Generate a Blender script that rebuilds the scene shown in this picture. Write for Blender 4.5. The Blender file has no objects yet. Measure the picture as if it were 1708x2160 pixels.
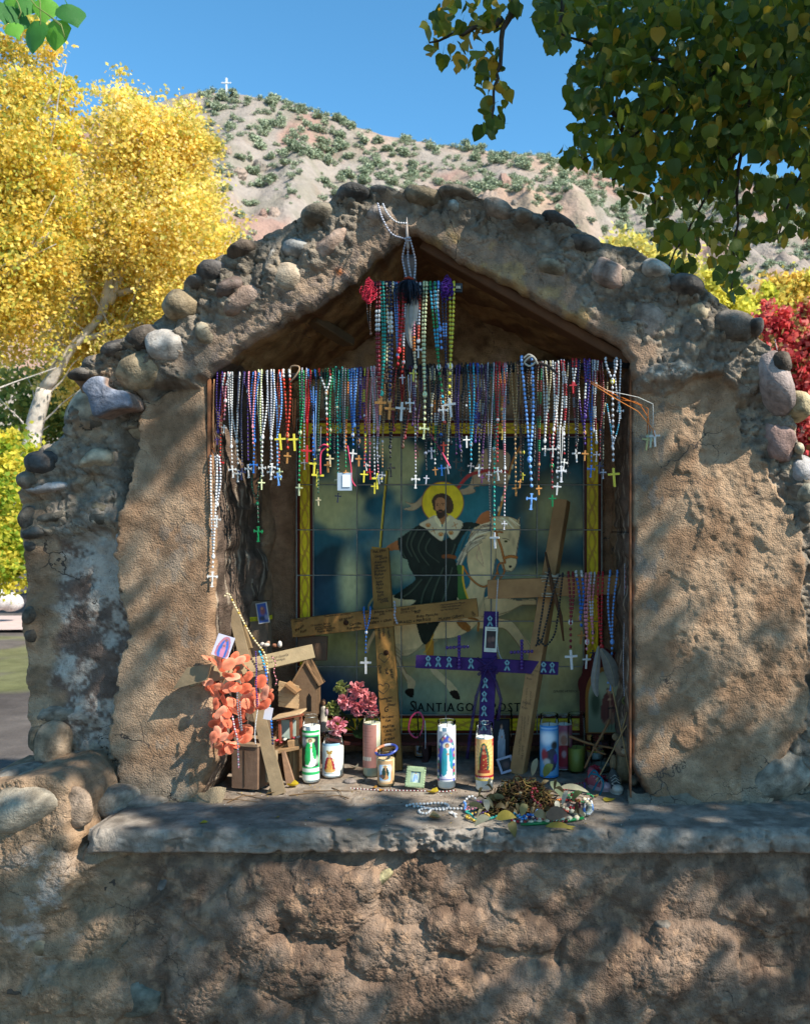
import bpy, math, random
import numpy as np
from mathutils import Vector, Matrix, Euler
from mathutils import noise as mnoise
R = math.radians
rng = np.random.default_rng(7)
random.seed(7)
SC = bpy.context.scene
COL = SC.collection

# ---------------------------------------------------------------- camera, sky, sun, exposure
PX0, PY0, F, CD = 1130.0, 1120.0, 1857.0, 2.6       # vanishing point, focal length (in units of a 1708x2160 frame), distance to the wall face
cam = bpy.data.cameras.new('camera'); camo = bpy.data.objects.new('camera', cam); COL.objects.link(camo)
camo.location = (0, -CD, 1.6); camo.rotation_euler = (R(90), 0, 0)
cam.sensor_fit = 'VERTICAL'; cam.sensor_height = 36; cam.sensor_width = 28.5; cam.lens = F/2160*36
cam.shift_x = (854-PX0)/2160; cam.shift_y = (PY0-1080)/2160
cam.clip_start = .05; cam.clip_end = 3000
cam.dof.use_dof = True; cam.dof.focus_distance = 2.75; cam.dof.aperture_fstop = 7.0
SC.camera = camo
SUN_AZ, SUN_EL = R(60), R(43)                        # azimuth right of the camera's back, elevation
sdir = Vector((math.sin(SUN_AZ)*math.cos(SUN_EL), -math.cos(SUN_AZ)*math.cos(SUN_EL), math.sin(SUN_EL)))
w = bpy.data.worlds.new('World'); SC.world = w; w.use_nodes = True
nt = w.node_tree; nt.nodes.clear()
sky = nt.nodes.new('ShaderNodeTexSky'); sky.sky_type = 'NISHITA'; sky.sun_disc = False
sky.sun_elevation = SUN_EL; sky.sun_rotation = math.atan2(sdir.x, sdir.y); sky.altitude = 2000; sky.air_density = 1.0; sky.dust_density = .05; sky.ozone_density = 2.5
bg = nt.nodes.new('ShaderNodeBackground'); bg.inputs[1].default_value = .15
wo = nt.nodes.new('ShaderNodeOutputWorld'); hs_ = nt.nodes.new('ShaderNodeHueSaturation'); hs_.inputs['Saturation'].default_value = 1.2; hs_.inputs['Hue'].default_value = .485; nt.links.new(sky.outputs[0], hs_.inputs['Color']); nt.links.new(hs_.outputs[0], bg.inputs[0]); nt.links.new(bg.outputs[0], wo.inputs[0])
sl = bpy.data.lights.new('sun', 'SUN'); sl.energy = 4.8; sl.angle = R(.53); sl.color = (1, .94, .85)
so = bpy.data.objects.new('sun', sl); COL.objects.link(so); so.rotation_euler = sdir.to_track_quat('Z', 'Y').to_euler(); so.location = (6, -6, 12)
SC.view_settings.view_transform = 'Standard'; SC.view_settings.look = 'None'; SC.view_settings.gamma = 1; SC.view_settings.exposure = .92
SC.render.engine = 'CYCLES'; SC.cycles.transparent_max_bounces = 32

# ---------------------------------------------------------------- helpers
def P(u, v, y=0.0):
    """point at depth y behind the wall face, given in units of 1.4 mm at the wall face"""
    s = (y+CD)/F
    return ((u-PX0)*s, y, 1.6-(v-PY0)*s)
def px(y=0.0): return (y+CD)/F
def lin(c):
    return tuple((x/12.92 if x <= .04045 else ((x+.055)/1.055)**2.4) for x in c)
def hx(h):
    return lin([int(h[i:i+2], 16)/255 for i in (0, 2, 4)])
_perm = rng.random((8, 256, 256))
def vn(x, y, seed=0):
    t = _perm[seed % 8]
    xi = np.floor(x).astype(int); yi = np.floor(y).astype(int)
    fx = x-xi; fy = y-yi
    fx = fx*fx*fx*(fx*(fx*6-15)+10); fy = fy*fy*fy*(fy*(fy*6-15)+10)
    a = t[(xi+seed*37) & 255, yi & 255]; b = t[(xi+1+seed*37) & 255, yi & 255]
    c = t[(xi+seed*37) & 255, (yi+1) & 255]; d = t[(xi+1+seed*37) & 255, (yi+1) & 255]
    return (a*(1-fx)+b*fx)*(1-fy)+(c*(1-fx)+d*fx)*fy
def fbm(x, y, sc, octv=4, seed=0, gain=.5):
    s = 0; a = 1; n = 0; x = x/sc; y = y/sc
    for o in range(octv):
        s = s+a*(vn(x+13.7*o, y+5.3*o, seed+o)*2-1); n += a; a *= gain
        x, y = x*1.93+y*.31, y*1.93-x*.17
    return s/n
def worley(x, y, sc, seed=0):
    x = x/sc; y = y/sc
    xi = np.floor(x).astype(int); yi = np.floor(y).astype(int)
    f1 = np.full(np.shape(x), 9.); f2 = np.full(np.shape(x), 9.); idd = np.zeros(np.shape(x))
    A = _perm[seed % 8]; B = _perm[(seed+3) % 8]
    for i in (-1, 0, 1):
        for j in (-1, 0, 1):
            cx = xi+i; cy = yi+j
            px_ = cx+A[cx & 255, cy & 255]; py_ = cy+B[cx & 255, cy & 255]
            d = np.hypot(px_-x, py_-y)
            m = d < f1
            f2 = np.where(m, f1, np.minimum(f2, d)); idd = np.where(m, A[(cx+7) & 255, (cy+91) & 255], idd); f1 = np.where(m, d, f1)
    return f1, f2, idd
def sst(a, b, x):
    t = np.clip((x-a)/(b-a), 0, 1); return t*t*(3-2*t)
def mixc(a, b, m):
    return a*(1-m[..., None])+b*m[..., None]
def inpoly(poly, x, y):
    p = np.array(poly, float); res = np.zeros(np.shape(x), bool); n = len(p)
    for i in range(n):
        x1, y1 = p[i]; x2, y2 = p[(i+1) % n]
        if y1 == y2: continue
        c = ((y1 > y) != (y2 > y)) & (x < (x2-x1)*(y-y1)/(y2-y1)+x1)
        res ^= c
    return res
def segdist(poly, x, y, closed=True):
    sh = np.shape(x); x = np.ravel(x).astype(np.float32); y = np.ravel(y).astype(np.float32)
    ky = (id(poly) if not isinstance(poly, np.ndarray) else (len(poly), float(poly.sum())), len(x), float(x.sum()), float(y.sum()))
    if len(x) > 50 and ky in _sdc: return tuple(q.reshape(sh) for q in _sdc[ky])
    r = _segdist(poly, x, y, closed)
    if len(x) > 50: _sdc[ky] = r
    return tuple(q.reshape(sh) for q in r)
_sdc = {}
def _segdist(poly, x, y, closed=True):
    p = np.array(poly, np.float32); n = len(p); best = np.full(np.shape(x), 1e9); bx = np.zeros(np.shape(x)); by = np.zeros(np.shape(x))
    for i in range(n if closed else n-1):
        a = p[i]; b = p[(i+1) % n]; d = b-a; L = d@d
        if L == 0: continue
        t = np.clip(((x-a[0])*d[0]+(y-a[1])*d[1])/L, 0, 1); qx = a[0]+t*d[0]; qy = a[1]+t*d[1]
        e = np.hypot(x-qx, y-qy); m = e < best
        best = np.where(m, e, best); bx = np.where(m, qx, bx); by = np.where(m, qy, by)
    return best, bx, by
def smooth_poly(poly, step=3, jit=0, closed=True, seed=1):
    p = np.array(poly, float); n = len(p); out = []
    for i in range(n if closed else n-1):
        p0, p1, p2, p3 = p[(i-1) % n] if closed or i > 0 else p[i], p[i], p[(i+1) % n], p[(i+2) % n] if closed or i+2 < n else p[i+1]
        L = np.hypot(*(p2-p1)); k = max(1, int(L/step))
        for j in range(k):
            t = j/k
            out.append(.5*((2*p1)+(-p0+p2)*t+(2*p0-5*p1+4*p2-p3)*t*t+(-p0+3*p1-3*p2+p3)*t**3))
    if not closed: out.append(p[-1])
    out = np.array(out)
    if jit:
        out[:, 0] += jit*fbm(out[:, 0], out[:, 1], 22, 3, seed); out[:, 1] += jit*fbm(out[:, 0], out[:, 1], 22, 3, seed+1)
    return out

def link(o, parent=None):
    COL.objects.link(o)
    if parent is not None: o.parent = parent
    return o
def mesh_np(name, V, Fc, mat=None, parent=None, col=None, smooth=True, mats=None, midx=None):
    """V (n,3); Fc list or (m,k) array of faces; col (n,3) point colours"""
    me = bpy.data.meshes.new(name)
    V = np.asarray(V, np.float32)
    if isinstance(Fc, np.ndarray):
        m, k = Fc.shape
        me.vertices.add(len(V)); me.vertices.foreach_set('co', V.ravel())
        me.loops.add(m*k); me.loops.foreach_set('vertex_index', Fc.astype(np.int32).ravel())
        me.polygons.add(m); me.polygons.foreach_set('loop_start', (np.arange(m)*k).astype(np.int32))
        me.polygons.foreach_set('loop_total', np.full(m, k, np.int32))
        me.update(calc_edges=True)
    else:
        me.from_pydata([tuple(map(float, v)) for v in V], [], [tuple(int(q) for q in f) for f in Fc]); me.update()
    me.polygons.foreach_set('use_smooth', np.full(len(me.polygons), smooth))
    if col is not None:
        col = np.asarray(col, np.float32)
        a = me.color_attributes.new('Col', 'FLOAT_COLOR', 'POINT')
        a.data.foreach_set('color', np.concatenate([col[:, :3], np.ones((len(col), 1), np.float32)], 1).ravel())
    if mats:
        for m_ in mats: me.materials.append(m_)
        if midx is not None: me.polygons.foreach_set('material_index', np.asarray(midx, np.int32))
    elif mat is not None: me.materials.append(mat)
    o = bpy.data.objects.new(name, me)
    return link(o, parent)
def tag(o, label=None, cat=None, group=None, kind=None):
    if label: o['label'] = label
    if cat: o['category'] = cat
    if group: o['group'] = group
    if kind: o['kind'] = kind
    return o
def thing(name, loc, label, cat, group=None, rot=(0, 0, 0)):
    o = bpy.data.objects.new(name, None); COL.objects.link(o); o.location = loc; o.rotation_euler = rot
    o.empty_display_size = .05
    return tag(o, label, cat, group)
def sub(o, loc):   # keep a child built in world coordinates under a parent Empty that stands at loc
    o.location = (-loc[0], -loc[1], -loc[2]); return o
class MB:
    """collects simple solids, with a colour per solid, into one mesh"""
    def __init__(s): s.v = []; s.f = []; s.c = []; s.n = 0; s.sm = []
    def add(s, V, Fc, col=(.5, .5, .5), smooth=False):
        V = np.asarray(V, float); s.v.append(V)
        for f in Fc: s.f.append(tuple(int(i)+s.n for i in f)); s.sm.append(smooth)
        s.c.append(np.tile(np.asarray(col, float)[:3], (len(V), 1)) if np.ndim(col) == 1 else np.asarray(col, float)); s.n += len(V)
        return s
    def box(s, c, d, M=None, col=(.5, .5, .5)):
        V = np.array([(x, y, z) for x in (-.5, .5) for y in (-.5, .5) for z in (-.5, .5)])*np.array(d)
        if M is not None: V = V@np.array(M.to_3x3()).T
        return s.add(V+np.array(c), [(0, 1, 3, 2), (4, 6, 7, 5), (0, 4, 5, 1), (2, 3, 7, 6), (0, 2, 6, 4), (1, 5, 7, 3)], col)
    def plank(s, a, b, wd, th, up=(0, -1, 0), col=(.5, .5, .5), bev=.12, wd2=None):
        """bevelled board from a to b; th measured along up"""
        a = np.array(a, float); b = np.array(b, float); d = b-a; L = np.linalg.norm(d); d /= L
        up = np.array(up, float); up = up-d*(up@d); up /= np.linalg.norm(up); sd = np.cross(d, up)
        wd2 = wd2 or wd; e = bev*min(wd, th)
        V = []; K = max(2, int(L/.03))
        prof = [(-.5, -.5, e, 0), (-.5, -.5, 0, e), (-.5, .5, 0, -e), (-.5, .5, e, 0), (.5, .5, -e, 0), (.5, .5, 0, -e), (.5, -.5, 0, e), (.5, -.5, -e, 0)]
        for k in range(K+1):
            t = k/K; W = wd*(1-t)+wd2*t; in_ = e if k in (0, K) else 0
            for (p, q, ex, ey) in prof:
                V.append(a+d*L*t+sd*(p*W+ex)*(1-in_/W*.8)+up*(q*th+ey)*(1-in_/th*.8))
        Fc = []
        for k in range(K):
            for i in range(8):
                j = (i+1) % 8; Fc.append((k*8+i, k*8+j, k*8+8+j, k*8+8+i))
        Fc.append(tuple(range(7, -1, -1))); Fc.append(tuple(K*8+i for i in range(8)))
        return s.add(V, Fc, col)
    def tube(s, pts, r, seg=6, col=(.5, .5, .5), closed=False, r2=None):
        pts = [np.array(p, float) for p in pts]; n = len(pts); V = []; Fc = []
        pn = None
        for i, p in enumerate(pts):
            d = (pts[(i+1) % n] if (closed or i < n-1) else p)-(pts[i-1] if (closed or i > 0) else p)
            d = d/(np.linalg.norm(d)+1e-12)
            if pn is None:
                q = np.array((0, 0, 1.)) if abs(d[2]) < .9 else np.array((1., 0, 0)); pn = np.cross(d, q)
            pn = pn-d*(pn@d); pn /= np.linalg.norm(pn)+1e-12; b = np.cross(d, pn)
            rr = (r[i] if hasattr(r, '__len__') else (r if r2 is None else r+(r2-r)*i/(n-1)))
            for k in range(seg):
                a = 2*math.pi*k/seg; V.append(p+(pn*math.cos(a)+b*math.sin(a))*rr)
        m = n if closed else n-1
        for i in range(m):
            for k in range(seg):
                j = (k+1) % seg; Fc.append((i*seg+k, i*seg+j, ((i+1) % n)*seg+j, ((i+1) % n)*seg+k))
        if not closed: Fc.append(tuple(range(seg-1, -1, -1))); Fc.append(tuple((n-1)*seg+k for k in range(seg)))
        return s.add(V, Fc, col, True)
    def lathe(s, prof, c, seg=24, col=(.5, .5, .5), M=None):
        V = []; Fc = []; n = len(prof)
        for (r, z) in prof:
            for k in range(seg):
                a = 2*math.pi*k/seg; V.append((r*math.cos(a), r*math.sin(a), z))
        for i in range(n-1):
            for k in range(seg):
                j = (k+1) % seg; Fc.append((i*seg+k, i*seg+j, (i+1)*seg+j, (i+1)*seg+k))
        V = np.array(V)
        if M is not None: V = V@np.array(M.to_3x3()).T
        return s.add(V+np.array(c), Fc, col, True)
    def ell(s, c, r, M=None, col=(.5, .5, .5), seg=8, rings=5):
        V = [(0, 0, -1)]
        for i in range(1, rings):
            t = math.pi*i/rings
            for k in range(seg):
                a = 2*math.pi*k/seg; V.append((math.sin(t)*math.cos(a), math.sin(t)*math.sin(a), -math.cos(t)))
        V.append((0, 0, 1)); Fc = []
        for k in range(seg): Fc.append((0, 1+(k+1) % seg, 1+k))
        for i in range(rings-2):
            for k in range(seg):
                j = (k+1) % seg; Fc.append((1+i*seg+k, 1+i*seg+j, 1+(i+1)*seg+j, 1+(i+1)*seg+k))
        T = len(V)-1
        for k in range(seg): Fc.append((T, T-seg+k, T-seg+(k+1) % seg))
        V = np.array(V)*np.array(r)
        if M is not None: V = V@np.array(M.to_3x3()).T
        return s.add(V+np.array(c), Fc, col, True)
    def prism(s, poly, y0, y1, col=(.5, .5, .5)):
        """poly = (x,z) outline, extruded between depths y0<y1"""
        n = len(poly); V = [(x, y0, z) for x, z in poly]+[(x, y1, z) for x, z in poly]
        Fc = [tuple(range(n)), tuple(range(2*n-1, n-1, -1))]+[(i, i+n, (i+1) % n+n, (i+1) % n) for i in range(n)]
        return s.add(V, Fc, col)
    def build(s, name, mat, parent=None, org=None, kind=None):
        V = np.concatenate(s.v)
        if org is not None: V = V-np.array(org)
        o = mesh_np(name, V, s.f, mat, parent, np.concatenate(s.c))
        o.data.polygons.foreach_set('use_smooth', np.array(s.sm))
        if kind: o['kind'] = kind
        return o

# ---------------------------------------------------------------- materials
def surf(name, color=None, rough=.8, var=.15, vscale=30, bumps=((200, .001),), spec=.3, trans=0, metal=0, objcol=False, alpha=None, stretch=None, speck=None, cracks=False):
    m = bpy.data.materials.new(name); m.use_nodes = True; t = m.node_tree; N = t.nodes; L = t.links
    b = N['Principled BSDF']; b.inputs['Roughness'].default_value = rough; b.inputs['Metallic'].default_value = metal
    b.inputs['Specular IOR Level'].default_value = spec
    tc = N.new('ShaderNodeTexCoord'); co = tc.outputs['Object']
    if stretch:
        mp = N.new('ShaderNodeMapping'); mp.inputs['Scale'].default_value = stretch; L.new(co, mp.inputs[0]); co = mp.outputs[0]
    if objcol:
        s = N.new('ShaderNodeObjectInfo').outputs['Color']
    elif color is None:
        a = N.new('ShaderNodeAttribute'); a.attribute_name = 'Col'; s = a.outputs['Color']
    else:
        r = N.new('ShaderNodeRGB'); r.outputs[0].default_value = (*color[:3], 1); s = r.outputs[0]
    if var:
        n = N.new('ShaderNodeTexNoise'); n.inputs['Scale'].default_value = vscale; n.inputs['Detail'].default_value = 6; n.inputs['Roughness'].default_value = .65; L.new(co, n.inputs[0])
        mr = N.new('ShaderNodeMapRange'); mr.inputs[1].default_value = .3; mr.inputs[2].default_value = .7; mr.inputs[3].default_value = 1-var; mr.inputs[4].default_value = 1+var
        L.new(n.outputs[0], mr.inputs[0])
        mx = N.new('ShaderNodeVectorMath'); mx.operation = 'SCALE'; L.new(s, mx.inputs[0]); L.new(mr.outputs[0], mx.inputs['Scale']); s = mx.outputs[0]
    if speck:
        vo = N.new('ShaderNodeTexVoronoi'); vo.inputs['Scale'].default_value = speck[0]; L.new(co, vo.inputs[0])
        lt = N.new('ShaderNodeMath'); lt.operation = 'LESS_THAN'; lt.inputs[1].default_value = speck[1]; L.new(vo.outputs['Distance'], lt.inputs[0])
        n3 = N.new('ShaderNodeTexNoise'); n3.inputs['Scale'].default_value = speck[0]*.21; L.new(co, n3.inputs[0])
        gt = N.new('ShaderNodeMath'); gt.operation = 'GREATER_THAN'; gt.inputs[1].default_value = .56; L.new(n3.outputs[0], gt.inputs[0])
        mu = N.new('ShaderNodeMath'); mu.operation = 'MULTIPLY'; L.new(lt.outputs[0], mu.inputs[0]); L.new(gt.outputs[0], mu.inputs[1])
        mc = N.new('ShaderNodeMix'); mc.data_type = 'RGBA'; L.new(mu.outputs[0], mc.inputs[0]); L.new(s, mc.inputs[6]); mc.inputs[7].default_value = (*speck[2], 1); s = mc.outputs[2]
    h = None
    if cracks:
        nw = N.new('ShaderNodeTexNoise'); nw.inputs['Scale'].default_value = 9; nw.inputs['Detail'].default_value = 5; L.new(co, nw.inputs[0])
        wv = N.new('ShaderNodeVectorMath'); wv.operation = 'MULTIPLY_ADD'; wv.inputs[1].default_value = (.16, .16, .16); L.new(nw.outputs['Color'], wv.inputs[0]); L.new(co, wv.inputs[2])
        ve = N.new('ShaderNodeTexVoronoi'); ve.feature = 'DISTANCE_TO_EDGE'; ve.inputs['Scale'].default_value = 6.5; L.new(wv.outputs[0], ve.inputs[0])
        mk = N.new('ShaderNodeTexNoise'); mk.inputs['Scale'].default_value = 3.1; L.new(co, mk.inputs[0])
        mm = N.new('ShaderNodeMapRange'); mm.inputs[1].default_value = .54; mm.inputs[2].default_value = .68; mm.inputs[3].default_value = 0; mm.inputs[4].default_value = .011; L.new(mk.outputs[0], mm.inputs[0])
        ls = N.new('ShaderNodeMath'); ls.operation = 'LESS_THAN'; L.new(ve.outputs['Distance'], ls.inputs[0]); L.new(mm.outputs[0], ls.inputs[1])
        cm = N.new('ShaderNodeMix'); cm.data_type = 'RGBA'; L.new(ls.outputs[0], cm.inputs[0]); L.new(s, cm.inputs[6]); cm.inputs[7].default_value = (.09, .068, .052, 1); s = cm.outputs[2]
        hq = N.new('ShaderNodeMath'); hq.operation = 'MULTIPLY'; hq.inputs[1].default_value = -.004; L.new(ls.outputs[0], hq.inputs[0]); h = hq.outputs[0]
        gv = N.new('ShaderNodeTexVoronoi'); gv.inputs['Scale'].default_value = 210; L.new(co, gv.inputs[0])
        gq = N.new('ShaderNodeMath'); gq.operation = 'MULTIPLY_ADD'; gq.inputs[1].default_value = -.0022; L.new(gv.outputs['Distance'], gq.inputs[0]); L.new(h, gq.inputs[2]); h = gq.outputs[0]
    L.new(s, b.inputs['Base Color'])
    for sc, amt in bumps:
        n = N.new('ShaderNodeTexNoise'); n.inputs['Scale'].default_value = sc; n.inputs['Detail'].default_value = 4; n.inputs['Roughness'].default_value = .6; L.new(co, n.inputs[0])
        q = N.new('ShaderNodeMath'); q.operation = 'MULTIPLY'; q.inputs[1].default_value = amt; L.new(n.outputs[0], q.inputs[0])
        if h is None: h = q.outputs[0]
        else:
            ad = N.new('ShaderNodeMath'); ad.operation = 'ADD'; L.new(h, ad.inputs[0]); L.new(q.outputs[0], ad.inputs[1]); h = ad.outputs[0]
    if h is not None:
        bp = N.new('ShaderNodeBump'); bp.inputs['Strength'].default_value = 1; bp.inputs['Distance'].default_value = 1; L.new(h, bp.inputs['Height']); L.new(bp.outputs[0], b.inputs['Normal'])
    if trans:
        tr = N.new('ShaderNodeBsdfTranslucent'); L.new(s, tr.inputs[0])
        g = N.new('ShaderNodeVectorMath'); g.operation = 'SCALE'; g.inputs['Scale'].default_value = 1.6; L.new(s, g.inputs[0]); L.new(g.outputs[0], tr.inputs[0])
        ms = N.new('ShaderNodeMixShader'); ms.inputs[0].default_value = trans; L.new(b.outputs[0], ms.inputs[1]); L.new(tr.outputs[0], ms.inputs[2])
        L.new(ms.outputs[0], N['Material Output'].inputs[0])
    if alpha: b.inputs['Alpha'].default_value = alpha
    m.diffuse_color = (*(color if color is not None else (.5, .5, .5))[:3], 1)
    return m
M_ADOBE = surf('adobe_masonry', None, .95, .34, 24, ((70, .0035), (190, .0030), (480, .0018)), spec=.1, speck=(150, .17, (.05, .038, .03)), cracks=True)
M_STONE = surf('river_stone', None, .82, .4, 34, ((45, .006), (180, .0022), (450, .0010)), spec=.18)
M_CONC = surf('concrete', None, .92, .32, 30, ((90, .004), (260, .0034), (600, .0015)), spec=.12, speck=(170, .15, (.07, .06, .05)))
M_WOOD = surf('weathered_wood', None, .8, .25, 14, ((60, .0012), (220, .0006)), spec=.2, stretch=(1, 1, 1))
M_BEAD = surf('bead_plastic', None, .28, .06, 60, (), spec=.5)
M_CLOTH = surf('cloth', None, .9, .12, 60, ((400, .0006),), spec=.1)
M_PRINT = surf('print', None, .55, 0, 10, (), spec=.3)
M_TILE = surf('glazed_tile', None, .28, .12, 5, ((9, .0012),), spec=.1)
M_METAL = surf('dark_iron', None, .55, .2, 40, ((200, .0006),), spec=.5)
M_WAX = surf('candle_wax', None, .45, .05, 40, ((60, .0005),), spec=.4)
M_LEAF = surf('leaf', None, .5, .15, 60, ((120, .0006),), spec=.3, trans=.45)
M_LEAFFAR = surf('far_leaf', None, .6, 0, 10, (), spec=.15, trans=.5)
M_BARK = surf('bark', None, .9, .3, 9, ((40, .006), (150, .002)), spec=.1)
M_FAR = surf('hillside_soil', None, .95, .15, .8, ((.6, .5), (2.5, .16)), spec=.05)
M_SHRUB = surf('shrub_leaf', None, .9, .2, 3, (), spec=.1)
M_GROUND = surf('dirt', None, .95, .25, 3, ((6, .02), (40, .006)), spec=.1)
M_PETAL = surf('silk_petal', None, .85, .08, 40, (), spec=.15, trans=.3)
def glass_mat():
    m = bpy.data.materials.new('clear_glass'); m.use_nodes = True; N = m.node_tree.nodes; L = m.node_tree.links
    N.remove(N['Principled BSDF'])
    tr = N.new('ShaderNodeBsdfTransparent'); tr.inputs[0].default_value = (.93, .96, .95, 1)
    gl = N.new('ShaderNodeBsdfGlossy'); gl.inputs['Roughness'].default_value = .04
    fr = N.new('ShaderNodeFresnel'); fr.inputs[0].default_value = 1.2
    mx = N.new('ShaderNodeMixShader'); L.new(fr.outputs[0], mx.inputs[0]); L.new(tr.outputs[0], mx.inputs[1]); L.new(gl.outputs[0], mx.inputs[2])
    L.new(mx.outputs[0], N['Material Output'].inputs[0]); return m
M_GLASS = glass_mat()
# ---------------------------------------------------------------- the shrine: masonry shell
shrine = thing('roadside_shrine', (0, 0, 0), 'rounded adobe and river stone shrine with a gabled niche hung with rosaries', 'shrine')
S0 = px(0)
OUT = smooth_poly([(30, 1790), (40, 1650), (50, 1600), (52, 1545), (42, 1500), (36, 1400), (30, 1310), (36, 1290), (31, 1250), (30, 1160), (32, 1110), (38, 1045), (52, 985), (85, 945),
    (125, 915), (150, 850), (185, 800), (215, 772), (262, 738), (300, 715), (345, 690), (385, 655), (420, 615), (455, 580), (500, 552), (545, 528), (590, 500), (640, 474), (690, 452), (735, 428),
    (790, 414), (850, 416), (900, 414), (960, 422), (1020, 440), (1080, 458), (1140, 472), (1200, 500), (1260, 520), (1320, 530), (1370, 566), (1420, 600), (1470, 622), (1530, 665), (1580, 708), (1612, 745),
    (1640, 800), (1652, 860), (1672, 900), (1682, 950), (1700, 990), (1740, 1040), (1780, 1120), (1800, 1790)], 9, 7)
OPN = smooth_poly([(457, 1790), (455, 1600), (452, 1500), (446, 1400), (450, 1300), (452, 1200), (449, 1100), (446, 1000), (441, 900), (441, 820), (450, 790), (484, 766), (520, 738), (560, 714), (600, 688), (650, 660),
    (700, 632), (740, 602), (780, 568), (820, 532), (850, 511), (868, 503), (900, 514), (960, 552), (1010, 578), (1070, 606), (1130, 643), (1180, 668), (1230, 694), (1280, 722), (1310, 742), (1326, 765),
    (1328, 850), (1326, 1000), (1331, 1150), (1328, 1300), (1332, 1450), (1330, 1600), (1334, 1790)], 7, 6.5, seed=3)
PL = smooth_poly([(298, 868), (330, 842), (372, 822), (420, 812), (470, 800), (470, 1800), (205, 1800), (212, 1715), (238, 1665), (246, 1620), (226, 1560), (238, 1480), (246, 1400), (268, 1335), (262, 1290), (247, 1250), (243, 1180), (252, 1110), (264, 1050), (272, 1000), (290, 940)], 14, 9, seed=4)
PR = smooth_poly([(1300, 800), (1345, 830), (1400, 838), (1430, 815), (1470, 792), (1520, 800), (1552, 830), (1565, 880), (1572, 935), (1606, 975), (1640, 1035), (1678, 1105), (1694, 1180), (1700, 1300), (1706, 1450), (1694, 1540), (1650, 1605), (1636, 1680), (1630, 1700), (1630, 1800), (1300, 1800)], 14, 7, seed=5)
AR = smooth_poly([(868, 470), (930, 470), (985, 500), (1060, 520), (1130, 560), (1195, 600), (1230, 655), (1290, 690), (1330, 715), (1385, 745), (1330, 800), (1200, 740), (1000, 620), (868, 520)], 14, 6, seed=6)
AL = smooth_poly([(862, 470), (820, 470), (780, 480), (745, 540), (700, 565), (640, 600), (590, 625), (560, 655), (500, 690), (430, 740), (380, 770), (440, 800), (500, 790), (700, 660), (868, 520)], 14, 6, seed=7)

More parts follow.
